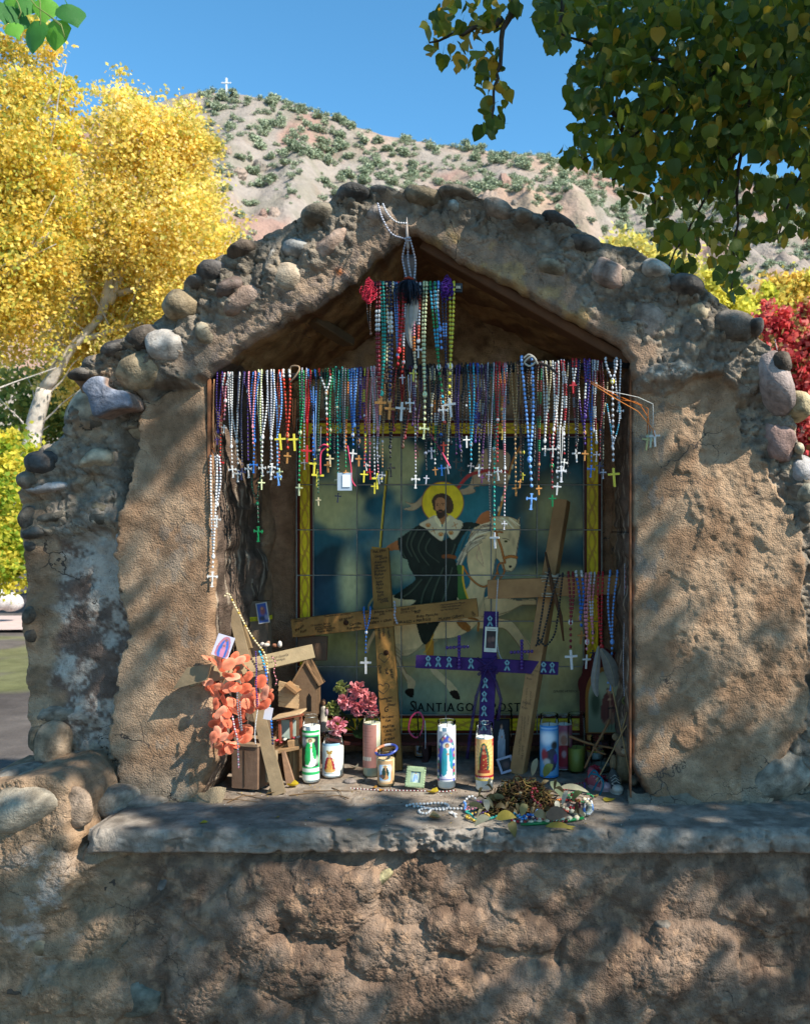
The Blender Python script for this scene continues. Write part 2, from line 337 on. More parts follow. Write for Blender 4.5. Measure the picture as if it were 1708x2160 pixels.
STONES = [  # u, v, half width, half height, turn, colour, depth, boxiness
 (168, 860, 47, 46, 0, 'a8977c', .07, 3.2), (371, 740, 32, 28, -12, 'b3aca4', .07, 2.6), (312, 789, 46, 34, -28, '9d8560', .07, 2.3), (325, 727, 38, 22, -30, '5d5046', .06, 2.2),
 (266, 744, 30, 16, -20, '4c4744', .06, 2.2), (220, 776, 24, 15, -25, '4a4745', .06, 2.2), (195, 797, 24, 11, -10, '55504c', .05, 2.2), (275, 904, 31, 15, -14, 'ab9a7d', .05, 2.4),
 (195, 966, 34, 20, -8, 'bca98a', .05, 2.6), (83, 973, 31, 23, -5, '3f3c3d', .07, 2.2), (58, 1012, 20, 20, 0, '6b5b4a', .06, 2.2), (91, 1030, 41, 10, -9, 'b3aaa6', .05, 2.6),
 (401, 658, 32, 27, -15, '86714f', .07, 2.4), (446, 711, 17, 21, -15, 'a09074', .05, 2.2), (470, 587, 29, 19, -42, '514e50', .07, 2.2), (440, 612, 24, 13, -12, '4b4745', .07, 2.2),
 (502, 620, 30, 17, -32, '5e4a45', .06, 2.6), (528, 547, 28, 14, -30, '5a4a3e', .06, 2.2), (525, 578, 13, 12, 0, '877a6a', .04, 2.2), (529, 640, 45, 21, -30, '8e7060', .05, 3.0),
 (586, 568, 13, 34, 14, '77726a', .04, 2.6), (618, 598, 33, 29, -20, 'a8937a', .06, 2.4), (641, 537, 33, 20, 0, '85898a', .06, 2.3), (684, 472, 34, 19, -14, '766b58', .06, 2.2),
 (706, 528, 45, 19, -38, '9a7b6a', .045, 3.4), (754, 431, 31, 17, -4, '46484a', .07, 2.2), (811, 420, 28, 12, 2, '5b5a58', .06, 2.2), (805, 469, 28, 17, 12, '8b7d76', .05, 2.3),
 (899, 427, 38, 21, 10, '6e6046', .075, 2.3), (969, 428, 35, 12, 12, '6a5f50', .06, 2.2), (964, 452, 15, 12, 10, '9aa6a2', .05, 2.2), (1053, 459, 34, 18, 26, '8a7868', .06, 2.3), (1103, 474, 18, 14, 10, '6f6252', .05, 2.2),
 (1128, 480, 20, 13, 25, '5d564c', .05, 2.2), (1176, 483, 36, 13, 26, '3f3b39', .06, 2.2), (1228, 523, 35, 18, 12, '4f4a46', .06, 2.2), (1283, 590, 33, 27, 24, '9a7d70', .055, 3.0), (1377, 580, 28, 19, 12, 'a9a398', .07, 2.2),
 (1353, 678, 42, 35, 38, '8b7668', .04, 2.8), (1165, 573, 28, 16, 10, '8a795e', .03, 2.4), (1438, 616, 34, 20, 16, '504b48', .07, 2.2), (1469, 672, 20, 25, -12, 'b39e7a', .055, 2.3),
 (1535, 697, 41, 29, 10, '605850', .08, 2.4), (1580, 700, 15, 17, 10, '4b4541', .06, 2.2), (1627, 813, 31, 62, -16, '94817f', .085, 2.5), (1630, 778, 20, 22, 0, '54453a', .05, 2.2),
 (1674, 858, 27, 29, 10, 'c0ab7c', .07, 2.6), (1645, 924, 34, 46, -8, '8a6660', .06, 2.8), (1684, 947, 11, 13, 0, 'c9bb97', .05, 2.2), (1692, 990, 24, 30, 15, 'a3a0a2', .06, 2.4), (1698, 1040, 18, 20, 0, 'a09a84', .05, 2.2),
 (1698, 1080, 15, 24, 10, '6e6355', .06, 2.2), (54, 1092, 14, 24, 8, '5b564e', .06, 2.2), (62, 1122, 24, 12, -15, '5e5852', .05, 2.2), (126, 1116, 28, 15, -4, '837c70', .04, 2.3),
 (104, 1089, 38, 10, -10, '6c6558', .04, 2.3), (193, 1070, 27, 15, 10, '77694e', .035, 2.3), (205, 1094, 30, 13, -8, '6b6355', .035, 2.4), (254, 1082, 20, 13, -14, '7b7068', .05, 2.4),
 (243, 1137, 11, 45, 6, 'a9a39f', .04, 2.8), (46, 1150, 12, 16, 0, '4f4a47', .05, 2.2), (46, 1300, 13, 20, 20, '55473a', .05, 2.2), (48, 1345, 11, 16, 0, '5b5045', .05, 2.2), (106, 1513, 50, 17, -2, '83796a', .05, 2.6),
 (62, 1560, 17, 32, 8, '6d5f48', .05, 2.3), (265, 1318, 11, 16, 0, '6c5b48', .03, 2.3), (214, 1385, 8, 7, 0, 'b0a8a0', .02, 2.3), (180, 1410, 32, 22, 10, '77614a', .02, 2.6), (390, 1054, 8, 12, -10, '6d6a62', .012, 2.3), (381, 1087, 8, 8, 0, '7a7b78', .012, 2.3)]
def gauss(U, V, cx, cy, rx, ry, rot=0):
    a = R(rot); dx = U-cx; dy = V-cy; x = dx*math.cos(a)+dy*math.sin(a); y = -dx*math.sin(a)+dy*math.cos(a)
    return np.exp(-((x/rx)**2+(y/ry)**2))
def bumpof(U, V, cx, cy, rx, ry, rot=0, p=2.5):
    a = R(rot); dx = U-cx; dy = V-cy; x = np.abs(dx*math.cos(a)+dy*math.sin(a))/rx; y = np.abs(-dx*math.sin(a)+dy*math.cos(a))/ry
    return np.clip(1-(x**p+y**p), 0, 1)**.5
C = lambda h: np.array(hx(h))
ADOBE, ADOBE2, MORT, MORTD, WHITE, BROWN, DARKB = (C(h) for h in ('9f8469', '886c53', '85796a', '6c6256', 'b8ac9c', '6c5a4e', '54402f'))
def grid(u0, u1, v0, v1, st):
    us = np.arange(u0, u1+st, st); vs = np.arange(v0, v1+st, st); U, V = np.meshgrid(us, vs); return U, V
def heightmesh(U, V, mask_outer, mask_inner, hfun, cfun, s, ybase, depth_o, depth_i, name, mat, parent, vcut, stepd=.012, snap=4):
    ny, nx = U.shape
    cu = (U[:-1, :-1]+U[1:, 1:])/2; cv = (V[:-1, :-1]+V[1:, 1:])/2
    keep = inpoly(mask_outer, cu, cv)
    if mask_inner is not None: keep &= ~inpoly(mask_inner, cu, cv)
    idx = np.arange(ny*nx).reshape(ny, nx)
    q = np.stack([idx[:-1, :-1], idx[1:, :-1], idx[1:, 1:], idx[:-1, 1:]], -1)[keep]      # wound so that the face looks to -y
    e = np.concatenate([q[:, [0, 1]], q[:, [1, 2]], q[:, [2, 3]], q[:, [3, 0]]])
    key = np.minimum(e[:, 0], e[:, 1])*(ny*nx)+np.maximum(e[:, 0], e[:, 1])
    _, inv, cnt = np.unique(key, return_inverse=True, return_counts=True)
    be = e[cnt[inv] == 1]
    Uf = U.ravel().copy(); Vf = V.ravel().copy()
    bv = np.unique(be)
    do, ox, oy = segdist(mask_outer, Uf[bv], Vf[bv])
    inner = np.zeros(len(bv), bool)
    if mask_inner is not None:
        di, ix, iy = segdist(mask_inner, Uf[bv], Vf[bv]); inner = di < do
        ox = np.where(inner, ix, ox); oy = np.where(inner, iy, oy); do = np.minimum(do, di)
    mv = do < snap*1.5
    Uf[bv[mv]] = ox[mv]; Vf[bv[mv]] = oy[mv]
    used = np.unique(q); remap = -np.ones(ny*nx, int); remap[used] = np.arange(len(used))
    u = Uf[used]; v = Vf[used]; h = hfun(u, v); col = cfun(u, v, 0*u-1)
    X = (u-PX0)*s; Z = 1.6-(v-PY0)*s
    Vt = [np.stack([X, ybase-h, Z], 1)]; Fc = [remap[q]]; Cl = [col]
    # returns: the edges run back into the wall
    isin = np.zeros(ny*nx, bool); isin[bv[inner]] = True
    cx, cy = 890, 1100
    for flag, dep in ((True, depth_i), (False, depth_o)):
        ed = be[(isin[be[:, 0]] & isin[be[:, 1]]) if flag else ~(isin[be[:, 0]] & isin[be[:, 1]])]
        if not len(ed): continue
        ed = ed[(Vf[ed].max(1) < vcut)]
        ev = np.unique(ed); k = int(dep/(stepd if flag else .03)); m = len(ev)
        rm = {int(a): i for i, a in enumerate(ev)}
        u = Uf[ev]; v = Vf[ev]; h0 = hfun(u, v); x0 = (u-PX0)*s; z0 = 1.6-(v-PY0)*s
        if flag:
            _, a, b = segdist(mask_inner, u, v); 
        base = sum(len(a) for a in Vt)
        for j in range(1, k+1):
            t = j/k; y = (ybase-h0)*(1-t)+(ybase+dep)*t
            nrm = (fbm(y/s*1.0+u*.3, v+u*.1, 90, 4, 2)*.022+fbm(y/s+u*.3, v, 14, 3, 4)*.003)*min(1, j/5)
            dx = np.where(u < cx, -1, 1.)*(v > 780) ; dz = np.where(v < 780, 1., 0)
            sg = 1 if flag else 1
            Vt.append(np.stack([x0+dx*nrm*sg, y, z0+dz*nrm*sg], 1)); Cl.append(cfun(u, v, y))
        i0 = np.array([rm[int(a)] for a in ed[:, 0]]); i1 = np.array([rm[int(a)] for a in ed[:, 1]])
        for j in range(k):
            a0 = (remap[ed[:, 0]] if j == 0 else base+(j-1)*m+i0); a1 = (remap[ed[:, 1]] if j == 0 else base+(j-1)*m+i1)
            b0 = base+j*m+i0; b1 = base+j*m+i1
            Fc.append(np.stack([a1, a0, b0, b1], 1))
    return mesh_np(name, np.concatenate(Vt), np.concatenate(Fc), mat, parent, np.concatenate(Cl))

def zones(u, v):
    w1 = fbm(u, v, 22, 4, 4)*26
    def soft(poly, wd=5):
        d, _, _ = segdist(poly, u, v); s = np.where(inpoly(poly, u, v), d, -d)
        return sst(-wd, wd, s+w1*.5), s
    return soft(PL), soft(PR), soft(AR, 10), soft(AL, 10)
_zc = {}
def hfront(u, v):
    (pl, dl), (pr, dr), (ar, _), (al, _) = zones(u, v)
    f1, f2, idd = worley(u+8*fbm(u, v, 20, 2, 1), v+8*fbm(u, v, 20, 2, 2), 34, 2)
    crack = np.clip((f2-f1)*5, 0, 1)
    g1, g2, gid = worley(u+6*fbm(u, v, 12, 2, 3), (v+6*fbm(u, v, 12, 2, 4))*1.2, 13, 5)
    clod = (1-g1)*.005*sst(-.1, .25, fbm(u, v, 60, 2, 6))
    rough = fbm(u, v, 90, 5, 1)*.030+fbm(u, v, 14, 3, 3)*.008+(idd-.5)*.012*crack+(crack-1)*.009+clod+fbm(u, v, 5, 2, 5)*.003
    smoothp = fbm(u, v, 150, 3, 2)*.012+fbm(u, v, 40, 2, 5)*.0035+fbm(u, v, 7, 2, 1)*.0008
    roof = sst(860, 800, v+fbm(u, v, 60, 2, 2)*25)
    hr = -.040*(1-roof)*(u < 700)+(-.012)*(1-roof)*(u > 700)+.05*roof+rough
    flk = sst(1110, 1150, v+fbm(u, v, 40, 2, 1)*30)*(u < 320)*sst(1620, 1560, v)
    rid = np.exp(-(fbm(u, v, 55, 4, 7)/.02)**2)*.012; hr = hr-rid; hr = hr*(1-flk*.75)+flk*(-.045+fbm(u, v, 60, 3, 2)*.014)
    hr = hr-.05*sst(235, 262, u)*sst(300, 272, u)*(v > 900)*(v < 1100)*.8
    # recessed smooth patch with whitewash on the left flank
    hl = smoothp+.004*0
    sand = sst(-3, 3, (u-1455)+fbm(u, v, 60, 4, 7)*95+(v-1200)*-.03)
    sand = sand*1.0
    sr = fbm(u, v, 26, 4, 5)*.008+fbm(u, v, 7, 3, 6)*.0026-.001
    hp_r = smoothp+sand*(sr+.006)
    arch = .045+smoothp*1.4+fbm(u, v, 9, 2, 1)*.0018
    sc1 = np.abs(fbm(u, v, 45, 3, 3)); arch = arch-.006*np.exp(-(sc1/.02)**2)
    # brushed marks on the left arch
    br = np.sin((u*.5-v*.9)*.9+fbm(u, v, 12, 2, 4)*6)*.0009
    h = hr*(1-pl)*(1-pr)+hl*pl+hp_r*pr
    h = h*(1-ar)+arch*ar
    h = h*(1-al)+(arch+br+fbm(u, v, 12, 3, 2)*.003)*al
    # flaked ledge where plaster ends
    h = h+.004*np.exp(-((dl-6)/6)**2)*(v > 850)*.6+.003*np.exp(-((dr-6)/6)**2)*.6
    d, _, _ = segdist(OPN, u, v)
    h = h-.018*np.exp(-(d/6)**2)-.02*np.exp(-(d/2.5)**2)*.3
    # splash of pale cement right of the lintel
    h = h+.018*bumpof(u, v, 1400, 795, 62, 24, -8)*(1+fbm(u, v, 12, 3, 4))+.02*bumpof(u, v, 1450, 730, 20, 45, 5)+.02*bumpof(u, v, 1482, 735, 16, 50, -5)
    for (cx, cy, rx, ry, rot, c, dp, p) in STONES:
        near = (np.abs(u-cx) < 90) & (np.abs(v-cy) < 90)
        h[near] += dp*.5*gauss(u[near], v[near], cx, cy, rx*1.35, ry*1.35, rot)*(1+.4*fbm(u[near], v[near], 16, 3, 6))*(dp > .03)
    return h
def cfront(u, v, y):
    n = len(u); (pl, dl), (pr, dr), (ar, _), (al, _) = zones(u, v)
    f = fbm(u, v, 60, 4, 3); g = fbm(u, v, 16, 3, 5)
    mort = mixc(np.tile(MORT, (n, 1)), np.tile(MORTD, (n, 1)), sst(-.25, .35, f))
    mort = mixc(mort, np.tile(C('a08f78'), (n, 1)), sst(.1, .45, g)*.7)
    top = sst(90, 10, segdist(OUT, u, v)[0])*sst(860, 780, v)
    mort = mixc(mort, np.tile(C('6f675a'), (n, 1)), top*.55)
    tanp = mixc(np.tile(ADOBE, (n, 1)), np.tile(ADOBE2, (n, 1)), sst(-.3, .3, f))
    st = sst(.2, .34, fbm(u*1.2, v*.8, 30, 4, 6))
    tanp = mixc(tanp, np.tile(C('766e63'), (n, 1)), st*.75*sst(330, 300, np.abs(u-340)+0)*0+st*.7*(np.abs(u-1360) < 40)+st*.5*((np.abs(u-385) < 55) & (v > 1050)))
    # left flank: brown with whitewash
    fl = (u < 262) & (v > 1120) & (v < 1720)
    ww = sst(-.08, .30, fbm(u, v, 52, 5, 7)+.10+.35*fbm(u, v, 7, 3, 2))
    flank = mixc(np.tile(BROWN, (n, 1)), np.tile(WHITE, (n, 1)), ww*.8)
    edge = sst(118, 88, u+fbm(u, v, 40, 3, 2)*28)
    flank = mixc(flank, tanp, edge)
    m_fl = sst(1120, 1150, v+fbm(u, v, 30, 2, 1)*20)*sst(1600, 1540, v+fbm(u, v, 30, 2, 1)*20)
    rub = mixc(mort, flank, m_fl*(u < 300))
    rub = mixc(rub, np.tile(C('a08468'), (n, 1)), sst(.0, .3, f)*.6*(u < 300)*(1-m_fl))
    c = mixc(rub, tanp, np.clip(pl+pr, 0, 1))
    arc = mixc(np.tile(C('8f7660'), (n, 1)), np.tile(C('a8895f'), (n, 1)), sst(.05, .35, fbm(u, v, 45, 3, 1)))
    arc = mixc(arc, np.tile(C('75695d'), (n, 1)), sst(0, .4, g)*.5)
    c = mixc(c, arc, ar); c = mixc(c, mixc(np.tile(C('957f6a'), (n, 1)), np.tile(C('7d6d60'), (n, 1)), sst(-.1, .3, g)), al)
    c = mixc(c, np.tile(C('b8ad9c'), (n, 1)), np.clip(bumpof(u, v, 1400, 792, 60, 20, -8)+bumpof(u, v, 1660, 1560, 50, 40, 0)*0, 0, 1)*sst(-.2, .2, g)*.9)
    c = mixc(c, np.tile(C('8c8474'), (n, 1)), sst(1600, 1690, v+f*50)*((u > 1560)*1.+(u < 400)*.8)*.7)
    c = mixc(c, np.tile(C('b3612a'), (n, 1)), np.exp(-(((u-722)/9)**2+((v-582)/7)**2))*.8)
    # inside the niche: darker brown walls with pale streaks, brown ceiling
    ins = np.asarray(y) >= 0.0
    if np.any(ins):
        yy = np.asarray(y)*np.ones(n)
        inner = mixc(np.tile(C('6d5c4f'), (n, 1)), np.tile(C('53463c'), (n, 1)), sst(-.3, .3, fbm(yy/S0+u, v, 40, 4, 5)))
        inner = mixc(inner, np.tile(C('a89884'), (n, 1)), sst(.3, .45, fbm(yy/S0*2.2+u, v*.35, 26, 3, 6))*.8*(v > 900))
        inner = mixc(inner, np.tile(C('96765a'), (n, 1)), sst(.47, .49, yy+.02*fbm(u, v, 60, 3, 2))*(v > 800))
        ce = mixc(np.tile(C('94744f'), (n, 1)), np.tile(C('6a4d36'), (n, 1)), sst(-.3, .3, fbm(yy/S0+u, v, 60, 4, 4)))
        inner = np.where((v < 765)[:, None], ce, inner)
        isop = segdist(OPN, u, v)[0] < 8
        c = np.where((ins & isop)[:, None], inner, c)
    return c
U, V = grid(0, 1805, 395, 1792, 3.15)
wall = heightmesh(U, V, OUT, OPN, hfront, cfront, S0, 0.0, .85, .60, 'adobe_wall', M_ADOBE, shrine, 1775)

# stones set in the mortar
SN = []
def stone(u, v, rx, ry, rot, colr, dp, p, ybase=0.0, par=shrine, name='stone', h0=None, extra=None):
    s = px(ybase)
    mb = MB(); mb.ell((0, 0, 0), (1, 1, 1), seg=26, rings=17); Vv = np.concatenate(mb.v)
    nrm = (np.abs(Vv)**p).sum(1)**(1/p); Vv = Vv/nrm[:, None]
    k = len(SN)+1; kx = k*7.3
    d = 1+.07*fbm(Vv[:, 0]*1.3+kx+Vv[:, 2], Vv[:, 1]*1.3+kx*.7-Vv[:, 2]*.6, .8, 3, k % 8)+.015*fbm(Vv[:, 0]*1.3+kx+Vv[:, 2], Vv[:, 1]*1.3+kx*.7-Vv[:, 2]*.6, .15, 2, k % 8)
    # a flat or two, as worn cobbles have
    rr = random.Random(k)
    for _ in range(3 if p > 2.5 else 1):
        nv = np.array([rr.uniform(-1, 1), -abs(rr.uniform(.2, 1)), rr.uniform(-1, 1)]); nv /= np.linalg.norm(nv); dd = (Vv@nv); lim = rr.uniform(.72, .9)
        over = np.clip(dd*d-lim, 0, None); Vv = Vv-over[:, None]*nv*.75
    Vv = Vv*d[:, None]*np.array([rx*1.12*s, max(dp, .02), ry*1.12*s])
    a = -R(rot); ca, sa = math.cos(a), math.sin(a)
    Vv = np.stack([Vv[:, 0]*ca-Vv[:, 2]*sa, Vv[:, 1], Vv[:, 0]*sa+Vv[:, 2]*ca], 1)
    c0 = C(colr); c0 = c0*.6+C('8a8070')*.4*min(1.2, (c0.mean()/.2)**.6); c0 = c0*min(1, .30/c0.mean()); f = fbm(Vv[:, 0]/s+kx*9, Vv[:, 2]/s+Vv[:, 1]/s, 22, 4, k % 8)
    col = mixc(np.tile(c0, (len(Vv), 1)), np.tile(c0*.55, (len(Vv), 1)), sst(.0, .4, f)); col = mixc(col, np.tile(np.clip(c0*1.3+.02, 0, 1), (len(Vv), 1)), sst(.05, .45, -f)*.7)
    if extra: col = extra(Vv/s, col)
    o = mesh_np(name, Vv, mb.f, M_STONE, par, col); SN.append(o)
    if h0 is None: h0 = float(hfront(np.array([u*1.]), np.array([v*1.]))[0])-dp*.35
    o.location = ((u-PX0)*s, ybase-h0+.018, 1.6-(v-PY0)*s); o.rotation_euler = (rr.uniform(-.12, .12), 0, rr.uniform(-.15, .15))
    return o
for i, sdat in enumerate(STONES):
    ex = None
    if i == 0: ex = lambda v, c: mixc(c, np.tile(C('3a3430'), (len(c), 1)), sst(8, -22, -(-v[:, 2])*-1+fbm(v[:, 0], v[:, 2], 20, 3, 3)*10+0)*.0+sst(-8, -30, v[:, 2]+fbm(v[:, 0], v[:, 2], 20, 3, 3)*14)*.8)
    stone(*sdat, extra=ex)
# the flat blue grey slab, angular
mb = MB(); pts = [(213, 818), (232, 806), (252, 806), (254, 822), (275, 832), (298, 836), (306, 850), (307, 868), (270, 874), (236, 888), (226, 872), (220, 848), (209, 832)]
pp = smooth_poly(pts, 4); cxy = pp.mean(0)
for sc_, yy in ((1, .0), (1.0, -.045), (.96, -.062), (.86, -.070)):
    pass
rings = [(1, .02), (1.0, -.045), (.965, -.060), (.88, -.067), (.5, -.066), (.02, -.068)]
Vv = []; n = len(pp)
for k_, (sc_, yy) in enumerate(rings):
    for q in pp:
        w = cxy+(q-cxy)*sc_; jt = float(vn(np.array([w[0]/9]), np.array([w[1]/9]), 3)[0])*.006*(k_ > 1); Vv.append(((w[0]-PX0)*S0, yy-jt, 1.6-(w[1]-PY0)*S0))
Fc = [(k_*n+i, k_*n+(i+1) % n, (k_+1)*n+(i+1) % n, (k_+1)*n+i) for k_ in range(len(rings)-1) for i in range(n)]
Vv = np.array(Vv); uu = Vv[:, 0]/S0; vv_ = Vv[:, 2]/S0
cc = mixc(np.tile(C('6c6f78'), (len(Vv), 1)), np.tile(C('8b8d95'), (len(Vv), 1)), sst(0, .4, fbm(uu, vv_, 25, 4, 2))); cc[:n*2] = C('8a7568')
o = mesh_np('stone', Vv, Fc, M_STONE, shrine, cc); o['label'] = 'flat blue grey slab with sharp corners'; o.location.y = -.035

# niche back wall
U, V = grid(380, 1340, 470, 1720, 7)
s = px(.585)
hb = fbm(U, V, 70, 4, 1)*.012*sst(900, 860, V)+fbm(U, V, 12, 3, 2)*.003*sst(900, 850, V)+fbm(U, V, 40, 2, 3)*.001
n = U.size; f = fbm(U, V, 70, 4, 3).ravel(); g = fbm(U, V, 14, 3, 5).ravel()
c1 = mixc(np.tile(C('a88a64'), (n, 1)), np.tile(C('7a5d42'), (n, 1)), sst(-.05, .5, f)*.8); c1 = mixc(c1, np.tile(C('3e3025'), (n, 1)), sst(.15, .5, g)*.5)
c1 = mixc(c1, np.tile(C('9c8873'), (n, 1)), sst(.1, .4, -f)*.5)
c2 = mixc(np.tile(C('a07a5c'), (n, 1)), np.tile(C('8a6549'), (n, 1)), sst(-.3, .3, f))
cb = mixc(c1, c2, sst(855, 870, V.ravel()+f*25))
ny, nx = U.shape; idx = np.arange(n).reshape(ny, nx)
q = np.stack([idx[:-1, :-1], idx[1:, :-1], idx[1:, 1:], idx[:-1, 1:]], -1)[((V > 588+.5*np.abs(U-905))[:-1, :-1])].reshape(-1, 4)
mesh_np('niche_back_wall', np.stack([((U-PX0)*s).ravel(), (.585-hb).ravel(), (1.6-(V-PY0)*s).ravel()], 1), q, M_ADOBE, shrine, cb)

# rusty angle irons at the jambs, beam under the gable
def front_box(u0, v0, u1, v1, y0, y1, mat, name, col, par=shrine):
    mb = MB(); a = P(u0, v1, y0); b = P(u1, v0, y0)
    mb.box(((a[0]+b[0])/2, (y0+y1)/2, (a[2]+b[2])/2), (abs(b[0]-a[0]), y1-y0, abs(b[2]-a[2])), None, col); return mb.build(name, mat, par)
M_RUST = surf('rusty_iron', C('8a5a3c'), .9, .7, 12, ((150, .001),), spec=.2)
front_box(438, 792, 444, 1000, -.004, .03, M_RUST, 'door_frame_iron', (.5, .3, .2)); front_box(1328, 790, 1331, 1690, -.002, .03, M_RUST, 'door_frame_iron', (.5, .3, .2))
mb = MB(); mb.plank(P(893, 524, .05), P(1326, 768, .05), .03, .09, up=(0, -1, 0), col=hx('5c3c26'))
mb.build('gable_beam', M_WOOD, shrine)
mb = MB(); mb.plank(P(560, 735, .25), P(860, 545, .25), .03, .06, up=(0, -1, 0), col=hx('6b4a30')); mb.build('gable_beam', M_WOOD, shrine)
mb = MB(); mb.plank(P(655, 672, .12), P(735, 722, .30), .05, .03, up=(0, 0, -1), col=hx('64503a')); mb.build('gable_board', M_WOOD, shrine)
mb = MB(); mb.plank(P(1100, 770, .52), P(1334, 795, .52), .05, .03, up=(0, -1, 0), col=hx('5a4434')); mb.build('cross_beam', M_WOOD, shrine)
mb = MB(); mb.plank(P(470, 1000, .3), P(640, 1020, .5), .03, .03, up=(0, -1, 0), col=hx('4a3020')); mb.plank(P(470, 858, .3), P(600, 870, .5), .03, .03, up=(0, -1, 0), col=hx('4a3020')); 

# ---------------------------------------------------------------- concrete ledge slab
LZ = 1.6-(1690-PY0)*S0                                  # top of the ledge
YF = -.252
xs = np.arange(P(176, 0, YF)[0], P(1830, 0, YF)[0], .0048); 
prof = [(y, 0) for y in np.linspace(.60, -.235, 120)]
prof += [(-.235-.017*math.sin(a), -.017+.017*math.cos(a)) for a in np.linspace(.2, math.pi/2, 7)]
prof += [(YF, z) for z in np.linspace(-.02, -.058, 12)]+[(YF+.01, -.064), (YF+.1, -.066)]
prof = np.array(prof); X, K = np.meshgrid(xs, np.arange(len(prof))); Y = prof[K, 0]; Z = prof[K, 1]
ux = X/.00127; uy = Y/.00127; uz = Z/.00127
edge = sst(-.20, -.25, Y)
nx_ = fbm(ux, uz*1.3+40, 60, 4, 1); nf = fbm(ux, uz+uy*.5, 9, 3, 2)
pu = PX0+X*F/(CD+YF)
chip = sst(760, 800, pu)*sst(1150, 1060, pu)
cn = fbm(ux, uy*2+uz, 18, 4, 5)
Y2 = Y+edge*(.012*nx_+.004*nf)+edge*chip*np.clip(cn+.15, 0, 1)*.030
Y2 += edge*sst(.25, .4, fbm(ux, uz, 30, 3, 7))*.012
Z2 = Z+fbm(ux, uy, 120, 3, 3)*.004+fbm(ux, uy, 8, 3, 4)*.0012-edge*chip*np.clip(cn+.1, 0, 1)*.012*(Z > -.03)
crk = np.exp(-((ux-((700-PX0)*1.0)-fbm(ux*0, uy, 18, 3, 2)*14)/1.6)**2)*sst(-.06, -.02, Y); Z2 -= crk*.008
Z2 -= .006*np.exp(-((Y-(-.035)-.01*nx_)/.004)**2)*(pu > 440)*(pu < 1340)
Y2 += (X < xs[0]+.02)*0
m0 = sst(xs[0]+.03, xs[0], X); Y2 = Y2+m0*edge*.02; Z2 = Z2-m0*.01
f = fbm(ux, uy+uz, 50, 4, 5).ravel(); n = X.size
col = mixc(np.tile(C('958a7c'), (n, 1)), np.tile(C('786e62'), (n, 1)), sst(-.3, .3, f)); col = mixc(col, np.tile(C('8f7c69'), (n, 1)), ((Y.ravel() > -.03)*.5)*sst(-.3, .2, fbm(ux, uy, 30, 3, 1).ravel()))
col = mixc(col, np.tile(C('948a7e'), (n, 1)), (edge*chip).ravel()*.5)
col = mixc(col, np.tile(C('8f7560'), (n, 1)), (sst(-.035, -.06, Z).ravel())*.5)
col = col*(1-.6*crk.ravel())[:, None]
ny, nx = X.shape; idx = np.arange(n).reshape(ny, nx)
q = np.stack([idx[:-1, :-1], idx[1:, :-1], idx[1:, 1:], idx[:-1, 1:]], -1).reshape(-1, 4)
slab = mesh_np('concrete_ledge', np.stack([X.ravel(), Y2.ravel(), (Z2+LZ).ravel()], 1), q, M_CONC, shrine, col)
mb = MB(); mb.box((xs[0]+.2, -.05, LZ-.033), (.4, .34, .05), None, hx('8a8278')); mb.build('concrete_core', M_CONC, shrine)
# end cap of the slab
pr_ = [(float(Y2[k, 0]), float(Z2[k, 0])+LZ) for k in range(0, len(prof), 2)]+[(.6, LZ-.066)]
Vv = [(xs[0], a, b) for a, b in pr_]; mesh_np('concrete_end', Vv, [tuple(range(len(Vv)))], M_CONC, shrine, np.tile(C('736b62'), (len(Vv), 1)))

# ---------------------------------------------------------------- base wall under the ledge
S2 = px(-.215)
BO = smooth_poly([(-70, 1652), (10, 1650), (50, 1640), (100, 1634), (140, 1646), (165, 1690), (160, 1730), (172, 1782), (178, 1786)], 6, 5, closed=False, seed=2).tolist()+[(1830, 1786), (1830, 2240), (-70, 2240)]
BS = [(273, 1989, 40, 44, 10, '6c6a55', .05), (79, 1993, 35, 21, 4, 'a07a4c', .05), (95, 1921, 13, 12, 0, '7d7264', .04), (226, 1871, 36, 28, 5, '54433a', .07), (659, 1856, 17, 22, -20, '8c9196', .05), (798, 1856, 36, 11, -38, 'a69a64', .035),
      (785, 1966, 19, 19, 0, '8a8d8e', .04), (294, 2104, 48, 36, 0, '6b6a5a', .06), (30, 2076, 55, 18, 2, '4a4038', .06), (556, 1852, 17, 22, 20, '807c6a', .04), (367, 1897, 42, 46, 0, '7d746e', .05), (404, 1976, 22, 24, 30, '6d5a4a', .05),
      (947, 1958, 13, 18, 20, '8b9092', .035), (855, 1940, 14, 15, 0, '8f9090', .03), (925, 1861, 30, 17, 12, '6e6a64', .04), (925, 1816, 34, 26, 0, '6d5c50', .05), (1398, 1950, 20, 14, 30, '6b6258', .035), (1385, 1985, 26, 22, 0, '776a5e', .03), (150, 1705, 40, 40, 0, '8a6f58', .02)]
LUMPS = [(560, 1880, 75, 90, 30, .05), (690, 1890, 110, 90, 0, .06), (500, 1960, 90, 60, 40, .05), (430, 2060, 80, 110, 0, .05), (620, 2030, 120, 70, 10, .05), (830, 2000, 100, 60, 0, .04), (760, 2120, 110, 70, 0, .05), (930, 2090, 120, 70, 0, .045), (1120, 2110, 120, 90, -20, .05), (1300, 2060, 130, 100, 20, .06),
         (1450, 2040, 110, 110, 0, .05), (1090, 1960, 90, 40, 10, .03), (540, 2130, 70, 60, 0, .05), (180, 2090, 110, 60, 0, .05), (60, 1850, 110, 110, 0, .04), (1600, 2100, 120, 80, 0, .04), (1640, 1900, 120, 60, 0, .03), (960, 1960, 60, 50, 0, .04), (260, 1900, 90, 60, 0, -.05), (1000, 2160, 90, 60, 0, .05), (640, 1940, 60, 40, 30, .03)]
